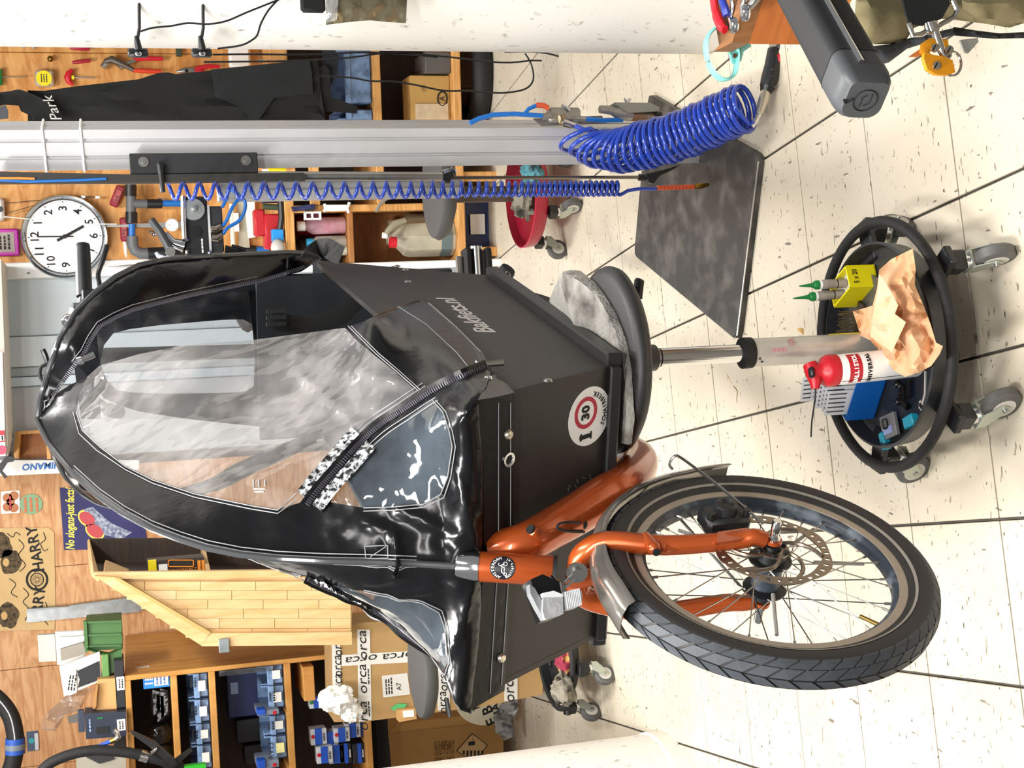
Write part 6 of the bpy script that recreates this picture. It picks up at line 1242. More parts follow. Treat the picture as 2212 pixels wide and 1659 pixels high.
for mi_ in (False, True):
    ah = obj('tent_arch', surf(co2, rs2[0], liftA, mi_, 0.003), VIN, bike, 70); M2 = mir if mi_ else (lambda p: p)
    obj('arch_piping', MB().tube([M2(liftA(x, y)) for x, y in dens(AOUT, 18, False)], 0.006, 8), mat('grey_vinyl', '#3a3b3d', 0.18, coat=0.5), ah)
    tz = MB(); L_ = dens(AIN, 4.2, False)
    for k, (x, y) in enumerate(L_[:-1]):
        p = M2(liftA(x, y, 0.004)); q = M2(liftA(*L_[k + 1], 0.004)); d_ = (q - p).normalized(); s_ = d_.cross(Vector((0, -1, 0))).normalized(); tz.box(p, (0.0024, 0.008, 0.003), R=Matrix((d_, s_, d_.cross(s_))).transposed())
    obj('zip_teeth', tz, mat('zip_grey', '#4a4850', 0.35), ah, 0, kind='stuff'); obj('seam', MB().tube([M2(liftA(x - 5, y - 9, 0.003)) for x, y in dens(AIN[2:-2], 14, False)], 0.0009, 5), SEAM, ah)
    if not mi_:
        obj('zip_slider', MB().tube([liftA(168, 782, 0.012), liftA(178, 778, 0.016)], [0.009, 0.008], 8, flat=0.6, upv=(0, -1, 0)), CHR, ah); obj('zip_pull', MB().tube([liftA(176, 778, 0.018), liftA(204, 766, 0.02)], [0.0055, 0.0066], 8, flat=0.3, upv=(0, -1, 0)), CHR, ah)
        st_ = smooth_path([liftA(620, 575, 0.004), liftA(650, 566, 0.006), P(675, 550, 2.96), P(690, 538, 2.95), P(708, 536, 2.94), P(722, 545, 2.93), P(738, 552, 2.925)], 5)
        obj('loose_strap', MB().tube(st_, 0.024, 6, flat=0.12, upv=SA), VINM, ah, 60)
# snap band round the top of the box
def band_lift(x, y, o_=0.0): return PL(x, y, FBR + fn * (0.013 + o_), fn)
BAND = [(1045, 1224), (1045, 1100), (1043, 1000), (1036, 920), (1032, 862), (1070, 856), (1111, 848), (1111, 950), (1109, 1040), (1107, 1140), (1107, 1224)]
co3, rs3 = regions(BAND, [], 26, 5)
for mi_ in (False, True):
    bh = obj('tent_band', surf(co3, rs3[0], band_lift, mi_, 0.003), VINM, bike, 60); M2 = mir if mi_ else (lambda p: p)
    for x in (1077, 1103): obj('seam', MB().tube([M2(band_lift(x, y, 0.001)) for y in range(870, 1225, 20)], 0.0008, 5), SEAM, bh)
    p = M2(band_lift(1097, 938, 0)); obj('snap_button', MB().lathe([(0.0085, 0), (0.0085, 0.003), (0.006, 0.006), (0, 0.0065)], p, fn, 18), mat('snap_brass', '#cfc7b6', 0.25, 0.9), bh)
    if not mi_:
        p = band_lift(1097, 992, 0); obj('eyelet', MB().lathe([(0.0065, 0.001), (0.008, 0.004), (0.012, 0.004), (0.0125, 0)], p, fn, 22, cap=False), CHR, bh); obj('eyelet_hole', MB().disc(p, fn, 0.0068, 18, 0.002), INK, bh)
def side_lift(x, y, o_=0.0): return PL(x, y, FBR + sn * (0.012 + o_), sn)
WR = [(1032, 864), (1048, 832), (1060, 802), (1076, 806), (1078, 818), (1098, 832), (1112, 848), (1070, 858)]
co4, rs4 = regions(WR, [], 14, 6)
for mi_ in (False,):
    wr = obj('band_corner', surf(co4, rs4[0], side_lift, mi_, 0.003), VIN, bike, 60); p = side_lift(1055, 817, 0); p = mir(p) if mi_ else p; obj('snap_button', MB().lathe([(0.007, 0), (0.006, 0.003), (0, 0.004)], p, sn if not mi_ else mir(sn + SC0) - SC0, 14), CHR, wr)
# rear wall of the tent with its clear window
def bwall(l, s, z):
    return B(l, s, z)
lb = lon(BTR) - 0.06
BWO = [(195, 735), (180, 765), (160, 790), (175, 905), (560, 905), (560, 607), (480, 623), (400, 640), (340, 655), (290, 668), (250, 685), (215, 705)]
BWI = [(245, 720), (225, 745), (215, 790), (218, 905.5), (545, 905.5), (552, 735), (545, 700), (525, 690), (480, 691), (350, 702), (280, 711)]
def bw_lift(x, y, o_=0.0): return PL(x, y, B(lb, 0, 0), SA)
PL_ = PL
co5, rs5 = regions(BWO, [BWI], 30, 7)
for mi_ in (False, True):
    bwv = obj('tent_back', surf(co5, rs5[0], bw_lift, mi_, 0.002), mat('navy_black_vinyl', '#15171c', 0.35, coat=0.2), bike, 60); obj('clear_window', surf(co5, rs5[1], bw_lift, mi_), PVCB, bwv, 0, label='clear rear window')
# ---------------- head tube, frame tubes, fork ------------------------
K = WC + Vector((0.020, 0.095, 0.295)); K = B(lon(P(1215, 1228, 2.03)), 0.0, P(1215, 1228, 2.03).z)
T_ = B(lon(P(1036, 1228, 2.075)), 0.0, P(1036, 1228, 2.075).z); sd = (T_ - K).normalized()
ht0 = K + sd * 0.012
obj('head_tube', MB().lathe([(0.0215, 0), (0.0235, 0.004), (0.0235, (T_ - ht0).length)], ht0, sd, 28), ORG, bike)
obj('headset_ring', MB().lathe([(0.0245, 0), (0.0245, 0.006)], ht0 - sd * 0.004, sd, 26), RUB, bike)
cp_ = T_; obj('headset_cone', MB().lathe([(0.0245, 0), (0.0245, 0.006), (0.0185, 0.034), (0.017, 0.036), (0, 0.036)], cp_, sd, 28), CHR, bike, label='polished headset cone')
badge = ht0 + sd * (T_ - ht0).length * 0.68; vd = (Vector((0, 0, CH)) - badge); vd = (vd - sd * vd.dot(sd)).normalized(); vx = vd.cross(sd) * -1; vx = vx if vx.x > 0 else -vx
mbb = MB(); R0 = 0.0238; rr_ = 0.0195
vs = []; fs = []
for i in range(0, 7):
    for j in range(24):
        a = j / 24 * 6.2832; r = rr_ * i / 6; uu = r * math.cos(a) / R0; vs.append(badge + sd * r * math.sin(a) + (vx * math.sin(uu) + vd * math.cos(uu)) * (R0 + 0.0004))
for i in range(6):
    for j in range(24): fs.append((i * 24 + j, i * 24 + (j + 1) % 24, (i + 1) * 24 + (j + 1) % 24, (i + 1) * 24 + j))
bd = obj('round_badge', mbb.add(vs, fs), mat('badge_navy', '#15181f', 0.35), bike, 60, label='round navy badge with white lettering')
def cyl_text(s, a0, da, r, sz):
    for i, ch_ in enumerate(s):
        a = math.radians(a0 + da * i); uu = r * math.cos(a) / R0; c_ = badge + sd * r * math.sin(a) + (vx * math.sin(uu) + vd * math.cos(uu)) * (R0 + 0.0009); tx = (vx * math.cos(uu) - vd * math.sin(uu)); sgn = 1 if da < 0 else -1
        xd = (tx * math.sin(a) - sd * math.cos(a)) * sgn; yd = (tx * math.cos(a) + sd * math.sin(a)) * sgn; text(ch_, c_, xd, yd, sz, PAP, bd, ex=0.0002)
cyl_text('AMSTERDAM', 162, -18, 0.0148, 0.0068); cyl_text('Bakfiets.nl', -154, 12.8, 0.015, 0.0064)
def cp3(a_, b_): uu = a_ / R0; return badge + sd * b_ + (vx * math.sin(uu) + vd * math.cos(uu)) * (R0 + 0.001)
lg = MB(); lg.tube([cp3(0.006 + 0.003 * math.cos(k / 2), -0.004 + 0.003 * math.sin(k / 2)) for k in range(13)], 0.0005, 4); lg.tube([cp3(-0.009 + 0.0024 * math.cos(k / 2), -0.0045 + 0.0024 * math.sin(k / 2)) for k in range(13)], 0.0005, 4); lg.tube([cp3(-0.009, -0.004), cp3(-0.006, 0.001), cp3(0.0, 0.001), cp3(0.001, -0.003), cp3(-0.005, -0.003)], 0.0008, 4); lg.tube([cp3(0.001, -0.002), cp3(0.004, 0.006), cp3(0.007, 0.006)], 0.0006, 4); lg.tube([cp3(0.003, 0.004), cp3(0.006, -0.003)], 0.0006, 4)
obj('badge_bike_drawing', lg, PAP, bd)
# down tube sweeping under the box
fpt = lambda x, y, d_: PL(x, y, FBR + fn * d_, fn)
dt = [B(0.008, 0.0, K.z + 0.085), fpt(1135, 1172, 0.045), fpt(1195, 1140, 0.045), fpt(1250, 1108, 0.045), fpt(1305, 1072, 0.043), fpt(1350, 1046, 0.035), B(0.29, 0.02, FBR.z - 0.112), B(0.42, 0.0, FBR.z - 0.125), B(0.65, -0.02, FBR.z - 0.125), B(1.0, 0, BBR.z - 0.1)]
DTp = smooth_path(dt, 6)
obj('down_tube', MB().tube(DTp, [0.031 + 0.005 * math.sin(i / len(DTp) * 3) for i in range(len(DTp))], 20), ORG, bike, 60)
gp_ = fpt(1258, 1131, 0.072); obj('cable_grommet', MB().ball(gp_, 0.0105, 12, sc=(1, 1, 0.8)), RUB, bike); obj('cable', MB().tube(smooth_path([gp_, fpt(1238, 1128, 0.088), fpt(1212, 1130, 0.09), fpt(1204, 1140, 0.09), fpt(1225, 1147, 0.088), fpt(1262, 1149, 0.08)], 4), 0.0022, 6), RUB, bike)
bp_ = fpt(1157, 1152, 0.066); obj('bottle_boss', MB().lathe([(0.009, 0), (0.009, 0.009), (0.007, 0.011)], bp_ , (0.5, -0.35, 0.6), 16), ORG, bike); obj('boss_plug', MB().lathe([(0.0075, 0), (0.007, 0.006)], bp_ + Vector((0.5, -0.35, 0.6)).normalized() * 0.01, (0.5, -0.35, 0.6), 16), RUB, bike)
# fork
fu = (K - WC); fu = (fu - WN * fu.dot(WN)); 
crn = K - sd * 0.012
obj('fork_crown', MB().lathe([(0.0, -0.042), (0.018, -0.04), (0.0245, -0.02), (0.0245, 0.004)], crn, sd, 26), ORG, bike)
ax_ = WC
for sg in (1, -1):
    e0 = ax_ + WN * 0.057 * sg; tp = crn - sd * 0.012
    lg_ = smooth_path([tp + WN * 0.008 * sg, tp + WN * 0.036 * sg - sd * 0.006, tp + WN * 0.057 * sg - sd * 0.042 - WF * 0.004, tp + WN * 0.062 * sg - sd * 0.125 + WF * 0.004, tp.lerp(e0, 0.8) + WN * 0.012 * sg, e0 + fu.normalized() * 0.03 + WN * 0.004 * sg, e0 + fu.normalized() * 0.012], 5)
    rr = [0.0188 - 0.0075 * (i / len(lg_)) ** 1.2 for i in range(len(lg_))]
    lo_ = obj('fork_leg', MB().tube(lg_, rr, 16), ORG, bike, 60); obj('dropout', MB().lathe([(0.013, -0.003), (0.013, 0.003)], e0, WN, 20), ORG, lo_)
    obj('axle_nut', MB().lathe([(0.010, 0), (0.010, 0.006), (0.0075, 0.007), (0.0075, 0.030), (0.006, 0.033), (0, 0.033)], e0 + WN * sg * 0.003, WN * sg, 18), CHR, lo_)
lm_ = crn - sd * 0.108 + WN * 0.068
obj('rack_boss', MB().cyl(lm_ - WF * 0.005, lm_ + WF * 0.022 - UP * 0.004, 0.0105, n=16).ball(lm_ + WF * 0.024 - UP * 0.004, 0.0115, 12), ORG, bike); obj('boss_plug', MB().cyl(lm_ + WF * 0.03 - UP * 0.004, lm_ + WF * 0.037 - UP * 0.004, 0.006, n=12), INK, bike); obj('cable_stop', MB().box(lm_ - sd * 0.035 - WN * 0.004 + WF * 0.014, (0.012, 0.012, 0.022), bet), ORG, bike, 0)
# caliper
cb = WC + WN * 0.046 - WF * 0.082 + UP * 0.045
cal = obj('brake_caliper', MB().box(cb, (0.03, 0.05, 0.072), -bet, 0.006).lathe([(0.018, 0), (0.018, 0.016), (0.012, 0.018), (0.008, 0.014), (0, 0.014)], cb + WN * 0.014, WN, 22), mat('caliper_black', '#222224', 0.45), bike)
for q in ((0.03, 0.032), (-0.03, 0.028), (0.0, -0.036)): obj('caliper_bolt', MB().cyl(cb + WN * 0.014 + WF * q[1] * 0.5 + UP * q[0], cb + WN * 0.026 + WF * q[1] * 0.5 + UP * q[0], 0.006, n=10), BLKM, cal)
obj('caliper_mount', MB().prism([WC + WN * 0.058 + v for v in (UP * 0.03 - WF * 0.006, UP * 0.095 + WF * 0.0, UP * 0.08 - WF * 0.028, UP * 0.03 - WF * 0.032)], WN * 0.005), ORG, bike, 0)
# ---------------- front wheel -----------------------------------------
def wp(r, a, s): return WC + WN * s + (WF * math.cos(a) + UP * math.sin(a)) * r
RIMS = mat('rim_band', '#a89c8d', 0.45, 0.3, var=0.08, scale=30); RIMI = mat('rim_inner', '#2b333d', 0.45, hex2='#7b8791', scale=22, lo=0.5, hi=0.75)
rim = obj('front_wheel', MB().lathe([(0.188, -0.010), (0.186, 0.0), (0.188, 0.010), (0.197, 0.0155), (0.197, -0.0155), (0.188, -0.010)], WC, WN, 72), RIMI, bike, 50)
for sg in (1, -1): obj('rim_sidewall', MB().lathe([(0.1945, 0.0158 * sg), (0.2085, 0.0162 * sg), (0.2085, 0.0135 * sg), (0.1945, 0.0135 * sg), (0.1945, 0.0158 * sg)], WC, WN, 72), RIMS, rim, 50)
TYR = mat('tyre_rubber', '#2c2a29', 0.6, var=0.15, scale=40); TRD = mat('tread_rubber', '#43474c', 0.6, var=0.2, scale=30)
prof_ = [(0.207, -0.017), (0.214, -0.0215), (0.226, -0.026), (0.238, -0.0265), (0.247, -0.023), (0.2535, -0.014), (0.2555, 0.0), (0.2535, 0.014), (0.247, 0.023), (0.238, 0.0265), (0.226, 0.026), (0.214, 0.0215), (0.207, 0.017)]
tyre = obj('tyre', MB().lathe(prof_, WC, WN, 96, cap=False), TYR, rim, 60)
for sg in (1, -1): obj('reflective_stripe', MB().lathe([(0.2165, 0.0228 * sg), (0.2205, 0.0247 * sg), (0.2205, 0.0252 * sg), (0.2165, 0.0233 * sg), (0.2165, 0.0228 * sg)], WC, WN, 96), mat('stripe_grey', '#8c867d', 0.4), tyre, 50)
tr = MB()
for k in range(50):
    a = 2 * math.pi * k / 50
    for row, (t0, t1, sh_) in enumerate(((-0.016, -0.0012, 0.0), (0.0012, 0.016, 0.5), (-0.025, -0.017, 0.25), (0.017, 0.025, 0.75))):
        def tpnt(s_, aa, h_):
            rb = np.interp(abs(s_), [0, 0.014, 0.023, 0.0265], [0.2555, 0.2535, 0.247, 0.238]); return wp(rb + h_, aa, s_)
        a0 = a + sh_ * 2 * math.pi / 50; sk = 0.07 * (1 if t0 < 0 else -1); da = 0.104
        q = [tpnt(t0, a0, 0), tpnt(t1, a0 + sk, 0), tpnt(t1, a0 + sk + da, 0), tpnt(t0, a0 + da, 0)]; q2 = [tpnt(t0, a0, 0.0028), tpnt(t1, a0 + sk, 0.0028), tpnt(t1, a0 + sk + da, 0.0028), tpnt(t0, a0 + da, 0.0028)]
        tr.add(q + q2, [(4, 5, 6, 7), (0, 1, 5, 4), (1, 2, 6, 5), (2, 3, 7, 6), (3, 0, 4, 7)])
obj('tread_blocks', tr, TRD, tyre, 0, kind='stuff')
HUBM = mat('hub_blue_grey', '#4c5561', 0.4, 0.4)
hub = obj('hub', MB().lathe([(0.012, -0.05), (0.014, -0.032), (0.033, -0.031), (0.034, -0.028), (0.022, -0.024), (0.0215, 0.018), (0.033, 0.022), (0.033, 0.025), (0.024, 0.027), (0.022, 0.04), (0.013, 0.042), (0.012, 0.05)], WC, WN, 32), mat('hub_black', '#1c1d20', 0.4), rim)
obj('hub_shell', MB().lathe([(0.0222, -0.022), (0.0222, 0.016)], WC, WN, 28), HUBM, rim)
sp0 = None
for k in range(36):
    sg = 1 if k % 2 else -1; a = 2 * math.pi * k / 36 + 0.05; off_ = 0.62 * (1 if (k // 2) % 2 else -1)
    p = wp(0.031, a + off_, 0.0265 * sg - 0.002); q = wp(0.188, a, 0.004 * sg); obj('spoke', MB().tube([p, q], 0.0011, 5), STL, rim); 
    obj('spoke_nipple', MB().tube([q, q.lerp(p, 0.07)], 0.0022, 6), STL, rim)
for a in (0.35, 2.5, 4.05, 4.75): k = 0; q = wp(0.16, a, 0.002); p = wp(0.075, a + 0.0, 0.012); obj('reflector_stick', MB().tube([p, q], 0.003, 8), mat('reflector_grey', '#9b9892', 0.35), rim)
va = -0.62; obj('tyre_valve', MB().cyl(wp(0.187, va, 0), wp(0.155, va, 0), 0.0036, 0.003, 10), mat('brass2', '#b39a58', 0.3, 1.0), rim)
# rotor
RT_ = mat('rotor_steel', '#8b8074', 0.32, 0.9)
NR = 96; RC = 0.041; r0, r1 = 0.0745, 0.0905; mbr = MB()
def rp(r, a, s_): return wp(r, a, RC + s_)
rad = [r0, r0 + 0.005, r1 - 0.004, r1]
for k in range(NR):
    for b_ in range(3):
        if b_ == 1 and (k % 3 == 1): continue
        a0, a1 = 2 * math.pi * k / NR, 2 * math.pi * (k + 1) / NR; w0 = 0.0025 * math.sin(6 * a0) if b_ == 2 else 0; w1 = 0.0025 * math.sin(6 * a1) if b_ == 2 else 0; i0 = -0.0015 * math.sin(6 * a0) if b_ == 0 else 0
        q = [(rad[b_] + i0, a0), (rad[b_ + 1] + w0, a0), (rad[b_ + 1] + w1, a1), (rad[b_] + i0, a1)]
        A_ = [rp(r, a, 0) for r, a in q]; B_ = [rp(r, a, 0.0018) for r, a in q]; mbr.add(A_ + B_, [(0, 1, 2, 3), (7, 6, 5, 4), (0, 4, 5, 1), (1, 5, 6, 2), (2, 6, 7, 3), (3, 7, 4, 0)])
rot = obj('brake_rotor', mbr, RT_, rim, 0)
for k in range(6):
    a = 2 * math.pi * k / 6; pts_ = [rp(0.022 + 0.054 * t_, a + 0.95 * t_ ** 1.3, 0.001) for t_ in np.linspace(0, 1, 8)]
    obj('rotor_arm', MB().tube(pts_, 0.0034, 6, flat=1.0), RT_, rot) if False else obj('rotor_arm', MB().tube(pts_, 0.0034, 6), RT_, rim)
obj('rotor_carrier', MB().lathe([(0.014, 0.0), (0.026, 0.0), (0.026, 0.003), (0.014, 0.003), (0.014, 0.0)], WC + WN * RC, WN, 28), RT_, rim)
for k in range(6): a = 2 * math.pi * k / 6 + 0.3; obj('rotor_bolt', MB().cyl(rp(0.022, a, 0.002), rp(0.022, a, 0.007), 0.0042, n=8), BLKM, rim)
# mudguard
MG = mat('smoked_mudguard', '#8d8881', 0.13, 0.6, coat=0.4); n0, n1 = math.radians(72), math.radians(190); K_ = 40; vs = []; fs = []
prf = [(-0.033, -0.016), (-0.029, -0.004), (-0.016, 0.003), (0, 0.005), (0.016, 0.003), (0.029, -0.004), (0.033, -0.016)]
for i in range(K_ + 1):
    a = n0 + (n1 - n0) * i / K_; ex = max(0, (i - K_ + 6) / 6) * 0.012; fl_ = (0.009 * max(0, 1 - i / 4) ** 1.5)
    for s_, h_ in prf: vs.append(wp(0.2685 + h_ + fl_ + ex * 0.6, a, s_ * (1 + ex * 10)))
    for s_, h_ in prf: vs.append(wp(0.267 + h_ + fl_ + ex * 0.6, a, s_ * (1 + ex * 10)))
m_ = len(prf)
for i in range(K_):
    for j in range(m_ - 1):
        b0 = i * 2 * m_ + j; b1 = (i + 1) * 2 * m_ + j; fs += [(b0, b0 + 1, b1 + 1, b1), (b0 + m_, b1 + m_, b1 + m_ + 1, b0 + m_ + 1)]
    for j in (0, m_ - 1): b0 = i * 2 * m_ + j; b1 = (i + 1) * 2 * m_ + j; fs.append((b0, b1, b1 + m_, b0 + m_))
for i in (0, K_):
    for j in range(m_ - 1): b0 = i * 2 * m_ + j; fs.append((b0, b0 + m_, b0 + m_ + 1, b0 + 1))
obj('mudguard', MB().add(vs, fs), clear('mudguard_smoke', '#6b6660', 0.35, 0.05, 1.6, hcol='#6b655f') if False else MG, bike, 50)
sa = math.radians(168); obj('mudguard_stay', MB().tube(smooth_path([wp(0.272, sa, 0.03), wp(0.282, sa, 0.034), wp(0.284, sa + 0.03, 0.046), wp(0.268, sa + 0.05, 0.05), wp(0.15, sa + 0.02, 0.066), wp(0.03, sa, 0.07)], 5), 0.0024, 8), STL, bike)
obj('mudguard_stay', MB().tube([wp(0.27, sa, -0.03), wp(0.268, sa, -0.04), wp(0.02, sa, -0.066)], 0.0024, 8), STL, bike)
# headlamp
hb = P(1246, 1236, 1.985); obj('lamp_bolt', MB().lathe([(0.0165, 0), (0.0165, 0.003), (0.0085, 0.003), (0.0085, 0.009), (0, 0.009)], hb, (-0.25, -0.9, 0.15), 18), STL, bike)
LF = Fr(0, 1.99, 0.30)
lamp = obj('headlamp', LF.poly([(1146, 1252), (1172, 1240), (1208, 1256), (1214, 1290), (1206, 1330), (1178, 1338), (1160, 1290)], 0.0, 0.05), mat('gloss_black', '#101113', 0.12), bike, 40)
obj('lamp_side', LF.poly([(1144, 1262), (1155, 1270), (1172, 1300), (1176, 1338), (1160, 1310), (1146, 1282)], -0.004, 0.02), mat('lamp_grey', '#6f7174', 0.3), lamp, 0)
obj('lamp_lens', LF.poly([(1174, 1283), (1200, 1278), (1216, 1286), (1217, 1326), (1206, 1331), (1178, 1338), (1172, 1320)], -0.012, 0.012), mat('lens_chrome', '#eef0f3', 0.12, 0.7, bump=0.25, bscale=30), lamp, 20)
obj('lamp_visor', LF.poly([(1172, 1281), (1196, 1276), (1216, 1284), (1216, 1288), (1174, 1288)], -0.016, 0.016), mat('visor', '#d7dadd', 0.15), lamp, 0)
rfl = obj('reflector', LF.poly([(1217, 1279), (1240, 1272), (1256, 1276), (1258, 1290), (1256, 1306), (1242, 1314), (1222, 1318), (1219, 1300)], -0.008, 0.01), mat('reflector_white', '#c9ccce', 0.2, 0.3), lamp, 20)
rb = MB()
for k in range(9): rb.box(LF.at(1224 + 3.6 * k, 1297 - 1.0 * k, -0.0095), (0.024, 0.003, 0.0012), 0.3)
obj('reflector_ribs', rb, mat('rib_white', '#eef0f2', 0.3), rfl, 0)
for a_, b_ in (((1238, 1240), (1212, 1266)), ((1246, 1246), (1222, 1268))): obj('lamp_bracket', MB().tube([P(a_[0], a_[1], 1.985), P(b_[0], b_[1], 1.99)], 0.0025, 8), CHR, bike)
obj('bracket_bolt', MB().cyl(P(1210, 1268, 1.98), P(1219, 1268, 1.98), 0.008, n=12), STL, bike); obj('lamp_bracket', MB().tube([P(1192, 1246, 2.0), P(1205, 1262, 1.985)], 0.004, 8), CHR, bike)

# ---------------- handlebar and rear of the bike ----------------------
HY = 3.2
gA = P(178, 528, HY + 0.03); gB = P(182, 640, HY)
obj('grip', MB().tube(smooth_path([gA, gA.lerp(gB, 0.06), gA.lerp(gB, 0.12), gA.lerp(gB, 0.6), gB], 3), [0.0155, 0.0155, 0.0165, 0.0165, 0.0165, 0.0165, 0.0165, 0.017, 0.017, 0.0175, 0.0175, 0.0175, 0.0175], 16), BLK, bike)
br_ = smooth_path([gB, P(172, 680, HY), P(150, 710, HY + 0.02), P(125, 760, HY + 0.06), B(1.18, 0.0, 1.60), B(1.2, -0.08, 1.60), B(1.25, -0.14, 1.56)], 5)
obj('handlebar', MB().tube(br_, 0.011, 12), BLKM, bike); g2 = B(1.25, -0.14, 1.56); obj('grip', MB().tube([g2, g2 - SS * 0.04 + SA * 0.10 - UP * 0.02], 0.0165, 14), BLK, bike)
obj('brake_lever', MB().tube(smooth_path([P(231, 530, HY - 0.04), P(223, 560, HY - 0.05), P(212, 592, HY - 0.05), P(216, 625, HY - 0.03), P(205, 655, HY - 0.02)], 4), 0.0055, 8), BLKM, bike); obj('lever_clamp', MB().box(P(192, 642, HY - 0.02), (0.03, 0.03, 0.03), 0.4, 0.004), BLK, bike, 0); obj('shifter', MB().tube([P(172, 655, HY), P(172, 668, HY)], 0.018, 14), BLK, bike); obj('shifter_ring', MB().tube([P(165, 668, HY), P(160, 684, HY)], 0.014, 14), STL, bike)
obj('bell', MB().ball(P(148, 694, HY - 0.01), 0.017, 14, sc=(1, 0.8, 0.9)), CHR, bike); obj('brake_lever', MB().tube([P(92, 755, HY + 0.05), P(97, 765, HY + 0.05), P(105, 790, HY + 0.06)], 0.006, 8), BLKM, bike); obj('cable_loop', MB().tube(smooth_path([P(100, 830, HY), P(90, 820, HY), P(86, 806, HY), P(90, 792, HY), P(105, 786, HY)], 4), 0.004, 8), RUB, bike)
obj('stem', MB().tube([B(1.18, 0, 1.60), B(1.22, 0, 1.56), B(1.2, 0, 1.2), B(1.15, 0, 0.8)], [0.016, 0.018, 0.016, 0.018], 14), BLKM, bike)
obj('frame_tube', MB().tube([B(1.0, 0, BBR.z - 0.08), B(1.25, 0, 0.66), B(1.5, 0, 0.6), B(1.62, 0, 0.62)], 0.025, 14), ORG, bike); obj('seat_tube', MB().tube([B(1.55, 0, 0.6), B(1.68, 0, 1.05)], 0.018, 12), ORG, bike)
obj('saddle', MB().ball(B(1.70, 0, 1.2), 0.1, 16, sc=(0.9, 1.2, 0.35)), BLK, bike); obj('seat_post', MB().tube([B(1.68, 0, 1.05), B(1.72, 0, 1.19)], 0.0135, 12), CHR, bike)
ped = P(1030, 572, 3.62)
obj('crank_arm', MB().tube([P(1040, 622, 3.66), ped + Vector((-0.05, 0, 0))], 0.011, 10), STL, bike)
pd = obj('pedal', MB().cyl(ped + Vector((-0.05, 0, 0)), ped + Vector((0.05, 0, 0)), 0.016, n=18), CHR, bike)
for q in (-22, 22): obj('pedal_tread', MB().box(P(1030 + q, 572, 3.62), (0.088, 0.06, 0.016), 0.05, 0.004), RUB, pd, 0)
obj('pedal_cage', MB().box(P(991, 574, 3.63), (0.05, 0.02, 0.012)), STL, bike, 0)
kf = P(1090, 592, 3.15); obj('kickstand_foot', MB().tube([kf + Vector((-0.08, 0.02, 0.02)), kf, kf + Vector((0.012, -0.01, -0.008))], [0.02, 0.022, 0.018], 14), RUB, bike); obj('foot_ring', MB().tube([kf + Vector((-0.005 + 0.008 * math.cos(k / 2), -0.026, 0.006 * math.sin(k / 2))) for k in range(13)], 0.0018, 5), STL, bike)
# rear wheel
RWc = Vector((0.235, 4.02, 0.56)); rn = Vector((0.97, -0.24, 0))
rw = obj('rear_wheel', MB().lathe([(0.27, -0.01), (0.28, -0.012), (0.28, 0.012), (0.27, 0.01), (0.27, -0.01)], RWc, rn, 48), RIMS, bike); obj('tyre', MB().lathe([(0.28, -0.014), (0.295, -0.02), (0.315, -0.012), (0.32, 0), (0.315, 0.012), (0.295, 0.02), (0.28, 0.014)], RWc, rn, 48, cap=False), TYR, rw); obj('hub', MB().cyl(RWc - rn * 0.05, RWc + rn * 0.05, 0.03, n=18), STL, rw)
for k in range(18): a = k * math.pi / 9; obj('spoke', MB().tube([RWc + rn * (0.02 if k % 2 else -0.02), RWc + (rn.cross(UP) * math.cos(a) + UP * math.sin(a)) * 0.272], 0.0011, 4), STL, rw)
# ================================================================== main stool with tool tray under the bike
SXY = (0.035, 2.33); DISH = mat('dark_dish', '#26282c', 0.4, hex2='#4a4740', scale=16, lo=0.52, hi=0.8)
st, sc_ = base_stool('tray_stool', 'black rolling stool with foot ring and tool tray holding up the bike box', SXY, 0.195, 0.232, 0.152, DISH, (-54, 18, 90, 162, 234), swiv=(-75, 60, 100, 140, -50))
zc1 = P(1615, 760, 2.33).z; zc0 = 0.12
def zz_(x): return P(x, 765, 2.33).z
cx = P(1620, 762, 2.33).x
obj('outer_column', MB().lathe([(0.0262, zc0), (0.0262, zc1)], (cx, 2.33, 0), n=28), mat('worn_white_tube', '#cfccc4', 0.3, 0.35, var=0.25, scale=14), st)
obj('collar', MB().lathe([(0.0285, zc1 - 0.006), (0.029, zc1 + 0.012), (0.022, zc1 + 0.016)], (cx, 2.33, 0), n=28), RUB, st)
zs0 = 0.655
obj('gas_piston', MB().lathe([(0.0165, zc1), (0.0165, zz_(1414))], (cx, 2.33, 0), n=24), CHR, st); obj('piston_groove', MB().lathe([(0.0168, zz_(1425)), (0.0168, zz_(1422))], (cx, 2.33, 0), n=24), RUB, st)
obj('seat_socket', MB().lathe([(0.022, zz_(1416)), (0.024, zz_(1413)), (0.024, zs0 + 0.01)], (cx, 2.33, 0), n=24), BLK, st)
obj('seat', MB().lathe([(0.0, zs0 - 0.002), (0.10, zs0), (0.15, zs0 + 0.004), (0.165, zs0 + 0.014), (0.1685, zs0 + 0.024), (0.165, zs0 + 0.034), (0.152, zs0 + 0.038), (0.0, zs0 + 0.038)], (cx, 2.34, 0), n=56), mat('seat_vinyl', '#2b2b2b', 0.5, var=0.15, scale=30, bump=0.06, bscale=40), st, 60)
hl = P(1378, 590, 2.42); obj('height_lever', MB().tube([P(1378, 690, 2.40), P(1379, 645, 2.40)], 0.003, 8), STL, st); obj('lever_grip', MB().tube([P(1379, 648, 2.40), P(1377, 640, 2.40), P(1381, 606, 2.40), P(1382, 603, 2.40)], [0.008, 0.0095, 0.0095, 0.007], 12), BLK, st)
marks(Vector((cx + 0.002, 2.33 - 0.0265, zc1 - 0.05)), UP, Vector((-1, 0, 0)), 0.03, 0.016, 1, mat('faded_pink', '#c98f95', 0.7), st); text('GL', Vector((cx + 0.017, 2.33 - 0.0215, zc1 - 0.078)), Vector((0.77, 0.6, 0)), UP, 0.017, MATS['faded_pink'], st)
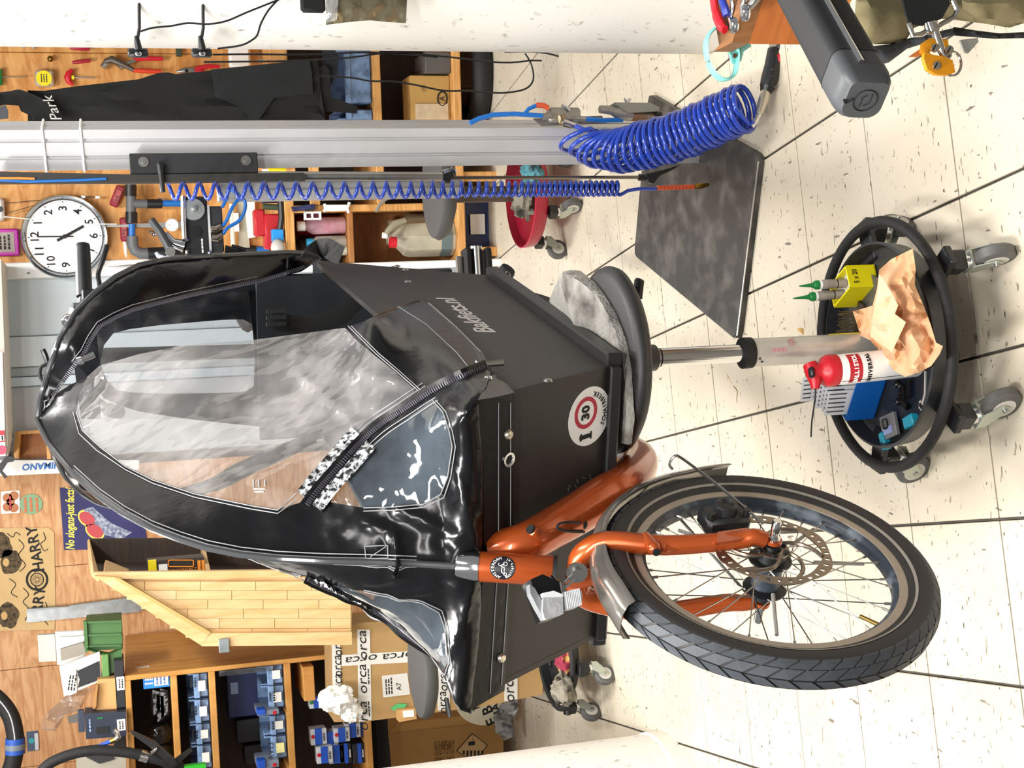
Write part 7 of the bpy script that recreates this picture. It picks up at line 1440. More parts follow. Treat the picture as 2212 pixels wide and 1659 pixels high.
text('n', Vector((cx - 0.012, 2.33 - 0.0245, zc1 - 0.012)), Vector((0.9, -0.4, 0)), UP, 0.010, INK, st); text('e', Vector((cx - 0.018, 2.33 - 0.0205, zc1 - 0.017)), Vector((0.77, -0.63, 0)), UP, 0.010, INK, st)
# foam slab
FOAM = mat('grey_foam', '#a8a59e', 0.95, hex2='#4e4a43', scale=16, lo=0.5, hi=0.74, detail=8, bump=0.5, bscale=140)
zf0 = zs0 + 0.039; zf1 = min(FBR.z, BBR.z) - 0.0185
fpx = [(1336, 930), (1331, 860), (1318, 770), (1308, 720), (1296, 665), (1281, 605), (1268, 566), (1262, 553), (1250, 556), (1214, 605), (1210, 640), (1210, 690)]
fpl = [FL(x, y, zf1) for x, y in fpx[:1]]
ol = [(-0.115, 2.215), (-0.075, 2.195), (-0.02, 2.193), (0.03, 2.20), (0.075, 2.222), (0.115, 2.262), (0.152, 2.315), (0.178, 2.365), (0.192, 2.405), (0.205, 2.44), (0.198, 2.47), (0.155, 2.60), (0.10, 2.62), (-0.02, 2.55), (-0.1, 2.42)]
mbf = MB(); rings = []; nseg = 6; ols = []
for i in range(len(ol)):
    a, b = ol[i], ol[(i + 1) % len(ol)]
    for j in range(nseg): ols.append((a[0] + (b[0] - a[0]) * j / nseg, a[1] + (b[1] - a[1]) * j / nseg))
cxf = sum(p[0] for p in ols) / len(ols); cyf = sum(p[1] for p in ols) / len(ols); nn = len(ols); vs = []; fs = []
lev = [(0.93, 0.0), (0.985, 0.004), (1.0, 0.5), (0.985, 0.95), (0.9, 1.0), (0.5, 1.0), (0.0, 1.0)]
for k, (sc1, h) in enumerate(lev):
    for i, (x, y) in enumerate(ols):
        nz_ = 0.004 * noise.noise(Vector((x * 40, y * 40, h * 3))) + 0.0025 * noise.noise(Vector((x * 130, y * 130, h * 5)))
        rr0 = Vector((x - cxf, y - cyf, 0)); z = zf0 + (zf1 - zf0) * h
        # the corner that sticks out under the lever is not squashed and stands up
        out = max(0, (x - 0.145) / 0.06); z += h * out * 0.022
        vs.append(Vector((cxf, cyf, z)) + rr0 * (sc1 * (1 + nz_ * 4)) + UP * nz_ * (0.5 if h < 0.9 else 0.8) * (h > 0))
for k in range(len(lev) - 1):
    for i in range(nn): fs.append((k * nn + i, k * nn + (i + 1) % nn, (k + 1) * nn + (i + 1) % nn, (k + 1) * nn + i))
fs.append(tuple(reversed(range(nn))))
tobj('foam_slab', MB().add(vs, fs), FOAM, 'dirty grey foam slab squeezed between stool seat and bike box', 'foam', None, 60)
# ---------------- things in the tray ----------------------------------
zt = 0.152 - 0.036 + 0.001
t = thing('yellow_bin', 'yellow plastic bin marked 5 x 20 standing in the tool tray', 'bin', Vector((0.13, 2.42, zt)))
YB = mat('bin_yellow', '#e8d90f', 0.4)
def cornerbin(par, F_, R_, Lc, h, m, lip=0.0):
    # open box from its front, right and left floor corners
    bk = R_ + Lc - F_; th = 0.0028; cn_ = (F_ + bk) / 2
    obj('base', MB().prism([F_, R_, bk, Lc], UP * th), m, par, 0)
    for nm, a, b in (('front', F_, R_), ('side', Lc, F_), ('back', bk, Lc), ('side', R_, bk)):
        n_ = (b - a).cross(UP).normalized(); n_ = n_ if n_.dot(cn_ - a) > 0 else -n_
        obj(nm, MB().prism([a, b, b + n_ * th, a + n_ * th], UP * h), m, par, 0)
    return bk, cn_
zt += 0.002
yF, yRt, yL = FL(1893, 588, zt), FL(1882, 541, zt), FL(1850, 640, zt)
yL = yF + (yL - yF) * 0.85
_sh = Vector((SXY[0], SXY[1], 0))
def pull(pts, rmax=0.163):
    k = max(((Vector((p.x, p.y, 0)) - _sh).length, i) for i, p in enumerate(pts)); 
    if k[0] > rmax: d_ = (_sh - Vector((pts[k[1]].x, pts[k[1]].y, 0))).normalized() * (k[0] - rmax); return [p + d_ for p in pts]
    return pts
yF, yRt, yL = pull([yF, yRt, yL])
yR90 = (yRt - yF); ybk, yc = cornerbin(t, yF, yRt, yL, 0.062, YB)
obj('filler', MB().prism([p.lerp(yc, 0.06) + UP * 0.045 for p in (yF, yRt, ybk, yL)], UP * 0.003), mat('stained_paper', '#cfc9bb', 0.9, var=0.3, scale=60), t, 0)
_ex = (yRt - yF).normalized(); text('5 x 20', (yF + yRt) / 2 + UP * 0.046 + _ex.cross(UP) * 0.0006, _ex, UP, 0.015, INK, t, fit=(yRt - yF).length * 0.62)
def syringe(x, y, lean, label, nm='grease_syringe', L_=0.075, gl=0.05):
    s = thing(nm, label, 'syringe', Vector((x, y, zt + 0.04))); d = Vector(lean).normalized(); b0 = Vector((x, y, zt + 0.0495)); SYR = mat('syringe_barrel', '#a9a096', 0.25, hex2='#6b625a', scale=25)
    obj('barrel', MB().tube([b0, b0 + d * L_], 0.0092, 16), SYR, s); obj('plunger_band', MB().tube([b0 + d * L_ * 0.35, b0 + d * L_ * 0.39], 0.0095, 16), INK, s); obj('collar', MB().tube([b0 + d * L_, b0 + d * (L_ + 0.006)], [0.0095, 0.0085], 16), WHT, s)
    obj('nozzle_base', MB().tube([b0 + d * (L_ + 0.005), b0 + d * (L_ + 0.012), b0 + d * (L_ + 0.016)], [0.009, 0.009, 0.006], 14), GRN, s, label='green nozzle'); obj('nozzle', MB().tube([b0 + d * (L_ + 0.014), b0 + d * (L_ + 0.022), b0 + d * (L_ + gl)], [0.006, 0.004, 0.0012], 12), GRN, s, label='green nozzle tip')
_q = yc + (yRt - yF) * 0.14 + (yL - yF) * -0.02; syringe(_q.x, _q.y, (-0.02, 0.06, 1), 'right grease syringe with green nozzle in the yellow bin', L_=0.05, gl=0.045)
_q = yc + (yRt - yF) * -0.12 + (yL - yF) * 0.22; syringe(_q.x, _q.y, (-0.05, 0.02, 1), 'left grease syringe with green nozzle in the yellow bin', L_=0.055, gl=0.05)
# spray can
sx_, sy_ = 0.0, 2.245; cn = Vector((sx_, sy_, zt)); ca = Vector((-0.045, 0.06, 1)).normalized()
t = thing('spray_can', 'white aerosol can with red cap and drooping straw in the tool tray', 'spray can', cn)
obj('can_body', MB().lathe([(0.0, 0), (0.0265, 0.0), (0.028, 0.004), (0.028, 0.163), (0.0265, 0.167)], cn, ca, 32), mat('can_white', '#eceae6', 0.3), t)
obj('can_cap', MB().lathe([(0.0285, 0.162), (0.0295, 0.167), (0.0295, 0.178), (0.0265, 0.186), (0.019, 0.191), (0.015, 0.197), (0.016, 0.208)], cn, ca, 28), RED, t, label='red spray cap')
hd = cn + ca * 0.206; obj('spray_head', MB().tube([hd + Vector((0.016, 0.006, 0.003)), hd, hd + Vector((-0.018, -0.006, 0.0)), hd + Vector((-0.03, -0.008, 0.002))], [0.013, 0.015, 0.011, 0.007], 12), RED, t); obj('button', MB().box(hd + Vector((0.0, -0.012, 0.010)), (0.02, 0.014, 0.008), 0.2, 0.003), BLK, t)
obj('straw', MB().tube(smooth_path([hd + Vector((-0.026, -0.01, 0.002)), hd + Vector((-0.05, -0.012, 0.006)), hd + Vector((-0.085, -0.016, 0.016)), hd + Vector((-0.115, -0.02, 0.022))], 5), 0.0016, 6), BLK, t)
fr_ = (Vector((0, 0, CH)) - cn); fr_ = (fr_ - ca * fr_.dot(ca)).normalized(); rx_ = ca.cross(fr_) * -1; rx_ = rx_ if rx_.x > 0 else -rx_
mbl = MB(); vs = []
for i in range(9):
    a = math.radians(-64 + 16 * i); n_ = rx_ * math.sin(a) + fr_ * math.cos(a); sk_ = 0.0
    vs += [cn + n_ * 0.0283 + ca * 0.122, cn + n_ * 0.0283 + ca * 0.147]
obj('red_label', mbl.add(vs, [(2 * i, 2 * i + 1, 2 * i + 3, 2 * i + 2) for i in range(8)]), mat('label_red', '#b81d2d', 0.4), t)
def can_text(s, a0, da, h, sz, m):
    for i, c_ in enumerate(s):
        a = math.radians(a0 + da * i); n_ = rx_ * math.sin(a) + fr_ * math.cos(a); text(c_, cn + n_ * 0.0288 + ca * h, rx_ * math.cos(a) - fr_ * math.sin(a), ca, sz, m, t, bold=0.0004)
can_text('BALLISTOL', -54, 13.0, 0.134, 0.0115, PAP); can_text('UNIVERSAL', -58, 13.5, 0.108, 0.0105, INK)
lnm = MB(); nn_ = rx_ * math.sin(-0.9) + fr_ * math.cos(-0.9); lnm.tube([cn + nn_ * 0.0282 + ca * 0.01, cn + nn_ * 0.0282 + ca * 0.16], 0.0006, 4); obj('can_seam', lnm, INK, t)
# crumpled brown paper / cloth
def paper(name, label, poly, z0, amp, m, seed, cat='paper', step=10, hfun=None):
    xs = [p[0] for p in poly]; ys = [p[1] for p in poly]; co, rs = regions(poly, [], step, seed)
    def lf(x, y):
        h = hfun(x, y) if hfun else 0
        v = Vector((x * 0.014, y * 0.014, seed)); f = abs(noise.noise(v)) * 1.5 + 0.5 * abs(noise.noise(v * 2.2)); return FL(x, y, z0 + h + amp * f)
    mb = surf(co, rs[0], lf, False, 0.0012); return tobj(name, mb, m, label, cat, None, 18)
TAN = mat('tan_cloth', '#dbae86', 0.85, hex2='#b98757', scale=7, lo=0.42, hi=0.72, detail=6, stretch=(1, 3, 1), bump=0.1, bscale=250)
def bulge(cx_, cy_, rx, ry, h): return lambda x, y: h * max(0.0, 1 - ((x - cx_) / rx) ** 2 - ((y - cy_) / ry) ** 2) ** 0.6
poly = [(1972, 537), (1978, 580), (1976, 615), (1995, 660), (2010, 700), (2022, 740), (2037, 748), (2030, 765), (2012, 790), (1985, 805), (1955, 814), (1930, 800), (1905, 765), (1880, 735), (1858, 725), (1851, 700), (1842, 672), (1870, 665), (1885, 660), (1895, 620), (1899, 583), (1925, 560), (1955, 545)]
paper('wipe_cloth', 'crumpled tan wiping cloth lying in the tool tray', poly, zt + 0.05, 0.042, TAN, 4, 'cloth', 11, bulge(1940, 690, 110, 140, 0.015))
paper('wipe_cloth', 'folded pale tan flap lying on top of the crumpled cloth', [(1899, 592), (1926, 632), (1940, 660), (1933, 678), (1957, 696), (1926, 762), (1880, 727), (1884, 690), (1893, 640)], zt + 0.113, 0.02, mat('tan_cloth_pale', '#e6c09b', 0.85, var=0.12, scale=9), 8, 'cloth', 11)
# brush bristles behind the cloth
t = thing('brush', 'dark bristled brush lying behind the tan cloth', 'brush', Vector((0.07, 2.43, zt))); obj('handle', MB().tube([(0.03, 2.45, zt + 0.012), (0.12, 2.40, zt + 0.014)], 0.011, 10), DARKW, t)
br = MB()
for k in range(60):
    a = Vector((0.035 + 0.0012 * k, 2.44 - 0.0006 * k, zt + 0.02)); br.tube([a, a + Vector((random.uniform(-0.012, 0.008), 0.0, 0.035 + random.uniform(0, 0.012)))], 0.0007, 3)
obj('bristles', br, mat('bristle', '#6b5a38', 0.8), t, 0, kind='stuff')
tobj('yellow_strip', MB().box(P(1820, 726, 2.345), (0.004, 0.03, 0.07), 0.2), YEL, 'narrow yellow strip standing beside the column', 'strip')
# blue bin with cards
BB_ = mat('bin_blue', '#0f62b8', 0.4)
bF, bRt, bL = FL(1908, 852, zt), FL(1886, 813, zt), FL(1879, 940, zt); bh_ = 0.062
bRt = bF + (bRt - bF) * 1.2; bL = bF + (bL - bF) * 0.95
bF, bRt, bL = pull([bF, bRt, bL])
t = thing('blue_bin', 'bright blue plastic bin full of white gauge cards in the tool tray', 'bin', (bRt + bL) / 2)
bbk, bc = cornerbin(t, bF, bRt, bL, bh_, BB_)
_by = (bRt - bF).normalized(); _bx = (bF - bL).normalized(); ba = math.atan2(_bx.y, _bx.x); Rb = Matrix.Rotation(ba, 3, 'Z'); bdp = (bRt - bF).length; bwd = (bF - bL).length
GC_ = mat('gauge_card', '#dcdde0', 0.5)
for k in range(7):
    o_ = _by * bdp * (-0.36 + 0.12 * k) + _bx * (-0.1 * bwd + 0.004 * (k % 3)); cd_ = thing('gauge_card', ('front white gauge card in the blue bin', 'second white gauge card in the blue bin', 'third white gauge card in the blue bin', 'fourth white gauge card in the blue bin', 'fifth white gauge card in the blue bin', 'sixth white gauge card in the blue bin', 'rearmost tallest gauge card in the blue bin')[k], 'card', bc + o_ + UP * 0.005, 'gauge cards in the blue bin')
    Rm = Rb @ Matrix.Rotation(-0.10 - 0.01 * k, 3, 'Y') @ Matrix.Rotation(-0.12, 3, 'X'); cc_ = bc + o_ + UP * (0.058 + 0.0035 * k + (0.014 if k == 6 else 0))
    obj('card', MB().box(cc_, (bwd * 0.62, 0.0012, 0.098), R=Rm), GC_, cd_, 0); sl = MB()
    for j in range(5): sl.box(cc_ + Rm @ Vector((-0.02 + 0.0105 * j, -0.0009, 0.028)), (0.0026, 0.0008, 0.034), R=Rm)
    obj('gauge_slots', sl, mat('slot_ink', '#3a3c48', 0.6), cd_, 0)
# small parts
t = thing('brake_pads_tin', 'grey card with black brake pad in the tool tray', 'card', FL(1925, 920, zt)); p = FL(1922, 920, zt + 0.012); obj('card', MB().box(p, (0.045, 0.052, 0.008), 0.25, 0.001), mat('grey_tin', '#6f7072', 0.4), t, 0); obj('pad', MB().box(p + Vector((0.004, 0.004, 0.008)), (0.02, 0.016, 0.008), 0.25, 0.003), BLK, t, 0); obj('blue_print', MB().box(p + Vector((-0.008, 0.0, 0.005)), (0.014, 0.03, 0.002), 0.25), mat('lilac', '#8a96c4', 0.5), t, 0)
for (x, y, lb, w1, w2) in ((1968, 910, 'teal clip at the front edge of the tool tray', 0.016, 0.034), (1912, 952, 'small teal block near the grey card in the tray', 0.024, 0.016)): tobj('teal_clip', MB().box(FL(x, y, zt + 0.012), (w1 * 1.4, w2, 0.016), 0.3, 0.002), mat('teal_plastic', '#168fa8', 0.35), lb, 'clip')
tobj('cable_cutter', MB().tube(smooth_path([FL(1940, 826, zt + 0.012), FL(1950, 842, zt + 0.012), FL(1948, 862, zt + 0.012), FL(1962, 880, zt + 0.01)], 4), 0.007, 8).ball(FL(1938, 830, zt + 0.016), 0.008, 10).ball(FL(1940, 868, zt + 0.014), 0.008, 10).tube([FL(1962, 820, zt + 0.012), FL(1962, 862, zt + 0.012)], 0.006, 8), mat('gloss_black', '#101113', 0.12), 'small glossy black cutter in the tool tray', 'tool')
t = thing('spanner', 'slim bright spanner leaning along the front of the tool tray', 'spanner', FL(2000, 830, zt)); obj('shaft', MB().tube([FL(1999, 800, zt + 0.03), FL(1998, 850, zt + 0.02), FL(1992, 872, zt + 0.015)], 0.004, 8, flat=0.5), CHR, t); obj('ring_end', MB().tube([FL(1991, 876, zt + 0.014) + Vector((0.008 * math.cos(a), 0.008 * math.sin(a), 0)) for a in np.linspace(0, 6.283, 16, endpoint=False)], 0.0025, 6, closed=True), CHR, t)
tobj('dark_tin_lid', MB().lathe([(0.0, 0), (0.075, 0.0), (0.078, 0.012), (0.0, 0.014)], (0.095, 2.385, zt), n=36), mat('tin_black', '#3a3a37', 0.5, hex2='#57544c', scale=30), 'round dark lid lying at the back of the tool tray', 'lid')
# leaf and dried scraps on the floor
lf_ = MB(); a, b = FL(1570, 806, 0.002), FL(1584, 832, 0.002); lf_.prism([a, a.lerp(b, 0.4) + Vector((0.006, 0.002, 0.001)), b, a.lerp(b, 0.5) - Vector((0.003, 0, 0))], (0, 0, 0.002)); tobj('dry_leaf', lf_, mat('leaf_tan', '#c9a25c', 0.7), 'small dry tan leaf scrap on the floor tiles', 'leaf', None, 0)
lf_ = MB().tube(smooth_path([FL(1585, 834, 0.003), FL(1593, 845, 0.004), FL(1592, 862, 0.003), FL(1594, 870, 0.003)], 4), 0.0022, 6); tobj('dry_leaf', lf_, mat('leaf_brown', '#9a8358', 0.8), 'thin curled brown stalk scrap on the floor tiles', 'leaf')
lf_ = MB().tube([FL(1726, 712, 0.004), FL(1733, 714, 0.006), FL(1735, 722, 0.004)], [0.004, 0.0055, 0.003], 8); tobj('dry_leaf', lf_, MATS['leaf_tan'], 'tiny pale peanut shell scrap on the floor near the stool column', 'scrap')
# ================================================================== foreground bench, battery, bag (upper right of the photo)
zB = 0.50
def onp(x, y, z): return FL(x, y, z)
c1 = FL(1556, 112, zB); c2 = FL(1596, 92, zB); c3 = FL(1535, -5, zB); c4 = FL(1700, -8, zB)
BRW = wood('stained_wood', '#8a5a30', '#6b4526', scale=5, stretch=(8, 1, 1)); ORW = wood('orange_wood', '#b5662b', '#9a5220', scale=5, stretch=(1, 1, 9), dist=0.8)
t = thing('wooden_bench', 'stained orange wooden bench corner with tools on it in the foreground', 'bench', Vector((c2.x + 0.2, c2.y + 0.05, 0)))
far = Vector((1.0, -0.02, 0))
e1 = c2; fdir = (FL(1850, 40, zB - 0.05) - c2); 
top = [c1, c2, c2 + Vector((0.16, -0.16, 0)), c2 + Vector((0.62, -0.16, 0)), c3 + Vector((0.45, 0.1, 0)), c3]
obj('benchtop', MB().prism([p - UP * 0.02 for p in top], UP * 0.02), BRW, t, 0)
fr0 = c2 + Vector((-0.002, 0, -0.002)); fr1 = c2 + Vector((0.155, -0.15, -0.002))
obj('apron_board', MB().prism([fr0 - UP * 0.018, fr1 - UP * 0.018, fr1 - UP * 0.20, fr0 - UP * 0.13], Vector((0.02, 0.02, 0))), ORW, t, 0); obj('edge_strip', MB().prism([fr0 - UP * 0.13, fr1 - UP * 0.20, fr1 - UP * 0.225, fr0 - UP * 0.152], Vector((0.03, 0.03, 0))), mat('pale_orange_wood', '#c9864a', 0.6, var=0.15, scale=10), t, 0)
obj('raised_edge', MB().prism([c1, c2, c2 + Vector((0.12, -0.12, 0)), c2 + Vector((0.14, -0.10, 0)), c2 + Vector((0.02, 0.01, 0))], UP * 0.012), BRW, t, 0)
for dx, dy in ((0.24, -0.02), (0.5, 0.18)): obj('leg', MB().box((c2.x + dx, c2.y + dy, (zB - 0.02) / 2), (0.05, 0.05, zB - 0.02)), ORW, t, 0)
# pliers and spanners on it
t = thing('pliers', 'pliers with red and blue handles lying on the foreground bench', 'pliers', FL(1560, 40, zB)); obj('handle', MB().tube(smooth_path([FL(1541, -5, zB + 0.012), FL(1546, 25, zB + 0.012), FL(1556, 52, zB + 0.012), FL(1566, 64, zB + 0.012)], 4), [0.009] * 5 + [0.0105] * 5 + [0.008] * 3, 10, flat=0.7), RED, t, label='red handle'); obj('handle', MB().tube(smooth_path([FL(1558, -5, zB + 0.02), FL(1565, 15, zB + 0.02), FL(1570, 33, zB + 0.018)], 4), [0.008] * 5 + [0.009] * 4, 10, flat=0.7), mat('dark_blue_grip', '#1e2f8a', 0.4), t, label='dark blue handle')
for (pts_, lb, zo) in (([(1580, -8), (1583, 20), (1578, 40), (1586, 55)], 'nearer bright spanner on the foreground bench', 0.012), ([(1612, -8), (1604, 12), (1610, 28)], 'farther bright spanner on the foreground bench', 0.02)):
    t = thing('spanner', lb, 'spanner', FL(pts_[-1][0], pts_[-1][1], zB)); pp_ = [FL(x, y, zB + zo) for x, y in pts_]; obj('shaft', MB().tube(pp_, [0.005, 0.006, 0.007, 0.011][-len(pp_):], 10, flat=0.6), CHR, t); q = pp_[-1]; obj('ring_end', MB().tube([q + Vector((0.010 * math.cos(a), 0.010 * math.sin(a), 0)) for a in np.linspace(0, 6.283, 16, endpoint=False)], 0.0045, 8, closed=True), CHR, t); obj('ring_bolt', MB().lathe([(0.006, -0.004), (0.006, 0.006)], q, (0, 0, 1), 6), STL, t)
tobj('grey_rod', MB().tube([FL(1640, -10, zB + 0.012), FL(1622, 12, zB + 0.012)], 0.007, 10), STL, 'short grey steel rod on the foreground bench', 'rod')
# turquoise strap wrench loop
TQ = mat('turquoise_rubber', '#7fd0c8', 0.45)
Q = Fr(0, c1.y + 0.004, 0.0); lp = [tuple(p)[:2] for p in smooth_path([(1545, 60, 0), (1528, 80, 0), (1525, 110, 0), (1534, 145, 0), (1552, 168, 0), (1570, 172, 0), (1586, 160, 0), (1592, 130, 0), (1591, 108, 0), (1585, 96, 0)], 4)]
t = thing('strap_loop', 'translucent turquoise rubber strap loop hanging from the bench corner', 'strap', Q.at(1572, 174, 0)); obj('loop', Q.path(lp, 0.0, 0.011, 8, flat=0.25, upv=(1, 0, 0.3)), TQ, t, 60); obj('tongue', Q.path([(1578, 124), (1592, 120), (1600, 104), (1615, 95), (1612, 82)], 0.0, [0.012, 0.012, 0.008, 0.008, 0.006], 8, flat=0.3, upv=(0, 1, 0)), TQ, t, 60); obj('pin', MB().disc(Q.at(1586, 121, -0.006), (0, -1, 0), 0.004, 12, 0.003), STL, t)
# battery
b0 = P(1862, 205, 1.60); b1 = P(1716, -60, 1.80); bdv = (b1 - b0).normalized()
t = thing('ebike_battery', 'black tube shaped bicycle battery with rounded end cap jutting into the frame', 'battery', b0)
ux_ = bdv.cross(UP).normalized(); uy_ = ux_.cross(bdv).normalized()
sec = []
hw, hh = 0.034, 0.034
for (sx2, sy2, r, a0) in ((1, 1, 0.013, 0), (-1, 1, 0.021, 90), (-1, -1, 0.021, 180), (1, -1, 0.013, 270)):
    for k in range(6): a = math.radians(a0 + 18 * k); sec.append((sx2 * (hw - r) + r * math.cos(a), sy2 * (hh - r) + r * math.sin(a)))
def loft(secs, m, nm, par, sm=40):
    n = len(secs[0]); mb = MB(); vs = [p for s_ in secs for p in s_]; fs = [(i * n + j, i * n + (j + 1) % n, (i + 1) * n + (j + 1) % n, (i + 1) * n + j) for i in range(len(secs) - 1) for j in range(n)]; fs += [tuple(reversed(range(n))), tuple((len(secs) - 1) * n + j for j in range(n))]; return obj(nm, mb.add(vs, fs), m, par, sm)
def sect(d, k): return [b0 + bdv * d + ux_ * x * k + uy_ * y * k for x, y in sec]
loft([sect(0.055, 1.0), sect(0.45, 1.0)], mat('battery_alu', '#2e2f31', 0.5, 0.2, bump=0.04, bscale=900), 'battery_tube', t)
cap = loft([sect(-0.012, 0.80), sect(-0.004, 0.93), sect(0.012, 1.0), sect(0.0545, 1.01)], mat('battery_cap', '#4a4c4f', 0.4), 'end_cap', t, 50)
loft([[p for p in sect(0.050, 1.018)], sect(0.0535, 1.018)], INK, 'cap_joint', t)
en = -bdv; lg = MB(); c_ = b0 - bdv * 0.0125
obj('logo_recess', MB().tube([c_ + (ux_ * math.cos(a) + uy_ * math.sin(a)) * 0.016 for a in np.linspace(0, 6.283, 28, endpoint=False)], 0.0009, 5, closed=True), INK, cap); obj('logo_bars', MB().tube([c_ + ux_ * 0.010 - uy_ * 0.006, c_ - ux_ * 0.004 - uy_ * 0.006, c_ - ux_ * 0.008 + uy_ * 0.0], 0.001, 5).tube([c_ - ux_ * 0.010 + uy_ * 0.006, c_ + ux_ * 0.004 + uy_ * 0.006, c_ + ux_ * 0.008], 0.001, 5), INK, cap)
obj('seal_flap', MB().tube(smooth_path([c_ + uy_ * 0.029 + ux_ * 0.0, c_ + uy_ * 0.026 - ux_ * 0.004, c_ + uy_ * 0.018 + ux_ * 0.002], 4), 0.002, 6), INK, cap); obj('cap_ring', MB().tube([c_ + (ux_ * math.cos(a) + uy_ * math.sin(a)) * 0.026 + bdv * 0.003 for a in np.linspace(-0.6, 2.9, 22)], 0.0016, 5), INK, cap)
obj('side_rail', MB().tube([b0 + bdv * 0.02 + ux_ * hw * 1.06 + uy_ * hh * 0.2, b0 + bdv * 0.4 + ux_ * hw * 1.06 + uy_ * hh * 0.2], 0.004, 8), CHR, t)
# messenger bag with strap, buckle and tag
OL = mat('olive_canvas', '#8a7f5c', 0.9, hex2='#6d6446', scale=9, lo=0.4, hi=0.7, bump=0.12, bscale=500); GT = mat('grey_trim', '#4d5258', 0.8)
G2 = Fr(0, 1.80, 0)
t = thing('canvas_bag', 'olive canvas bag with grey trim and black strap hanging in the foreground', 'bag', G2.at(2000, 150, 0.1))
def puff(pts, d, dep, m, nm, seed, step=16):
    co, rs = regions(pts, [], step, seed); bx_ = np.array(dens(pts, 12))
    def lf(x, y): e = math.sqrt(((bx_ - np.array((x, y))) ** 2).sum(1).min()); return G2.at(x, y, d - dep * min(1, e / 40) ** 0.6 + 0.01 * noise.noise(Vector((x * 0.02, y * 0.02, seed))))
    obj(nm, surf(co, rs[0], lf, False, 0.006), m, t, 60)
puff([(1850, -20), (1845, 55), (1858, 85), (1890, 96), (1925, 95), (1958, 85), (1975, 60), (2030, 40), (2080, 45), (2120, 50), (2180, 60), (2230, 45), (2230, -20)], 0.03, 0.05, OL, 'canvas_body', 3); puff([(2075, -20), (2080, 20), (2110, 38), (2150, 42), (2190, 35), (2230, 30), (2230, -20)], -0.02, 0.03, OL, 'canvas_flap', 5)
puff([(1880, 100), (1925, 95), (1965, 82), (2000, 75), (2060, 60), (2062, 75), (2010, 90), (1960, 105), (1920, 135), (1895, 142)], 0.03, 0.02, GT, 'grey_trim', 6, 10); puff([(2060, 58), (2110, 66), (2160, 72), (2230, 68), (2230, 82), (2150, 84), (2100, 80), (2050, 76)], 0.03, 0.02, mat('black_trim', '#222325', 0.8), 'black_trim', 7, 10)
st_ = G2.poly([(1948, -10), (1958, 30), (1965, 52), (1995, 55), (2035, 40), (2052, 10), (2048, -10)], -0.06, 0.004); obj('black_strap', st_, mat('webbing_black', '#1f2022', 0.85, bump=0.4, bscale=600), t, 0)
SB = mat('bright_nickel', '#e0ded8', 0.16, 1.0)
obj('buckle', G2.path([(1963, 50), (1966, 60), (1972, 76), (1990, 74), (2005, 66), (2020, 62), (2038, 50), (2060, 38), (2068, 22), (2058, 0)], -0.068, 0.0038, 8), SB, t); obj('swivel', G2.path([(2008, 48), (2012, 62), (2022, 62)], -0.07, [0.008, 0.011, 0.009], 12), SB, t)
obj('snap_hook', G2.path([(2018, 66), (2026, 92), (2040, 122)], -0.072, [0.006, 0.0075, 0.005], 12), SB, t); obj('hook_bow', G2.path([tuple(p)[:2] for p in smooth_path([(2040, 122, 0), (2046, 126, 0), (2052, 112, 0), (2046, 102, 0), (2036, 98, 0)], 4)], -0.072, 0.004, 8), SB, t)
ORL = mat('orange_leather', '#ea9a16', 0.4, var=0.12, scale=30)
t2 = thing('leather_tag', 'orange leather tag with screw rivets and split ring hanging from the bag hook', 'tag', G2.at(2063, 145, -0.07)); obj('leather_back', G2.poly([(1964, 122), (1994, 102), (2000, 92), (2015, 90), (2008, 112), (1985, 122)], -0.065, 0.004), mat('orange_tan', '#d98a4a', 0.6), t2, 0)
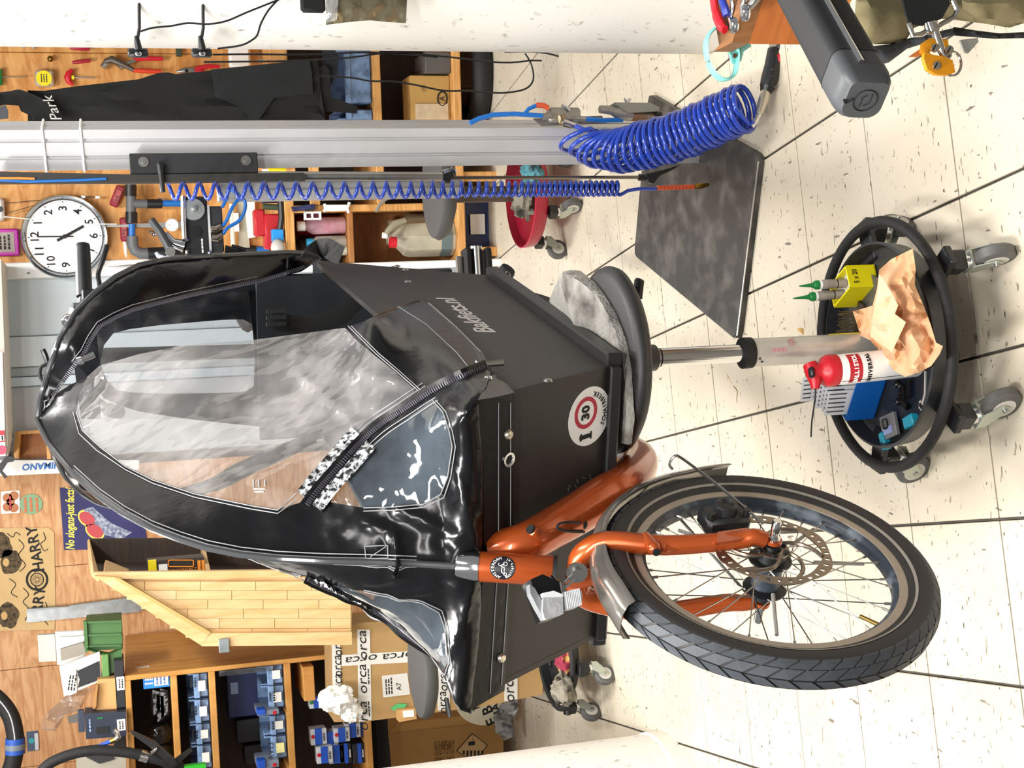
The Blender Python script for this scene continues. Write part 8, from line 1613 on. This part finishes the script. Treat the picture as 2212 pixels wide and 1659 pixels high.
obj('leather', G2.poly([(1998, 112), (1996, 126), (2004, 150), (2022, 160), (2050, 162), (2064, 156), (2058, 130), (2040, 122), (2015, 118)], -0.078, 0.008), ORL, t2, 40); obj('leather_fold', G2.path([(1998, 116), (1998, 104), (2010, 96), (2030, 96), (2046, 98)], -0.074, 0.009, 8, flat=0.35, upv=(0, 1, 0)), ORL, t2)
for (x, y) in ((2022, 142), (2018, 104), (2050, 108)): rv = obj('rivet', MB().lathe([(0.0065, 0), (0.006, 0.003), (0, 0.0035)], G2.at(x, y, -0.08), (0, -1, 0), 16), SB, t2); obj('rivet_slot', MB().box(G2.at(x, y, -0.084), (0.0105, 0.001, 0.0016), R=Matrix.Rotation(0.6, 3, 'Y')), INK, rv, 0)
obj('split_ring', MB().tube([G2.at(2058 + 18 * math.cos(a) * 1.0, 138 + 26 * math.sin(a), -0.076) for a in np.linspace(0, 6.283, 30, endpoint=False)], 0.0022, 6, closed=True), SB, t2)
tobj('clear_corner', G2.poly([(2074, 86), (2112, 82), (2114, 90), (2092, 115), (2084, 112)], 0.0, 0.004), mat('grey_clear', '#9b9a92', 0.3), 'grey translucent corner piece under the bag trim', 'corner'); 
# things taped to the right pillar
R3 = Fr(0.86, 3.09, 0)
t = thing('foil_pouch', 'crinkled metallic foil pouch taped to the right white pillar', 'pouch', R3.at(880, 20, -0.01)); FOIL = mat('foil', '#9c9277', 0.22, 0.8, bump=0.5, bscale=25)
def foil(pts, m, nm, d):
    co, rs = regions(pts, [], 9, 11); obj(nm, surf(co, rs[0], lambda x, y: R3.at(x, y, d - 0.012 * math.sin(max(0, min(1, (y + 20) / 70)) * 2.6) + 0.008 * noise.noise(Vector((x * 0.03, y * 0.03, 2)))), False, 0.004), m, t, 60)
foil([(704, -20), (704, 54), (735, 50), (770, 46), (800, 44), (840, 48), (877, 50), (880, -20)], FOIL, 'pouch', -0.02); foil([(704, -20), (705, 50), (728, 44), (732, -20)], mat('foil_bright', '#d7d7d2', 0.2, 0.7, bump=0.6, bscale=60), 'pouch_fold', -0.026)
tobj('black_fluff', MB().box(R3.at(675, -2, -0.02), (0.06, 0.02, 0.055), 0.0, 0.006), BLKF, 'black felt patch at the top edge of the right pillar', 'patch')
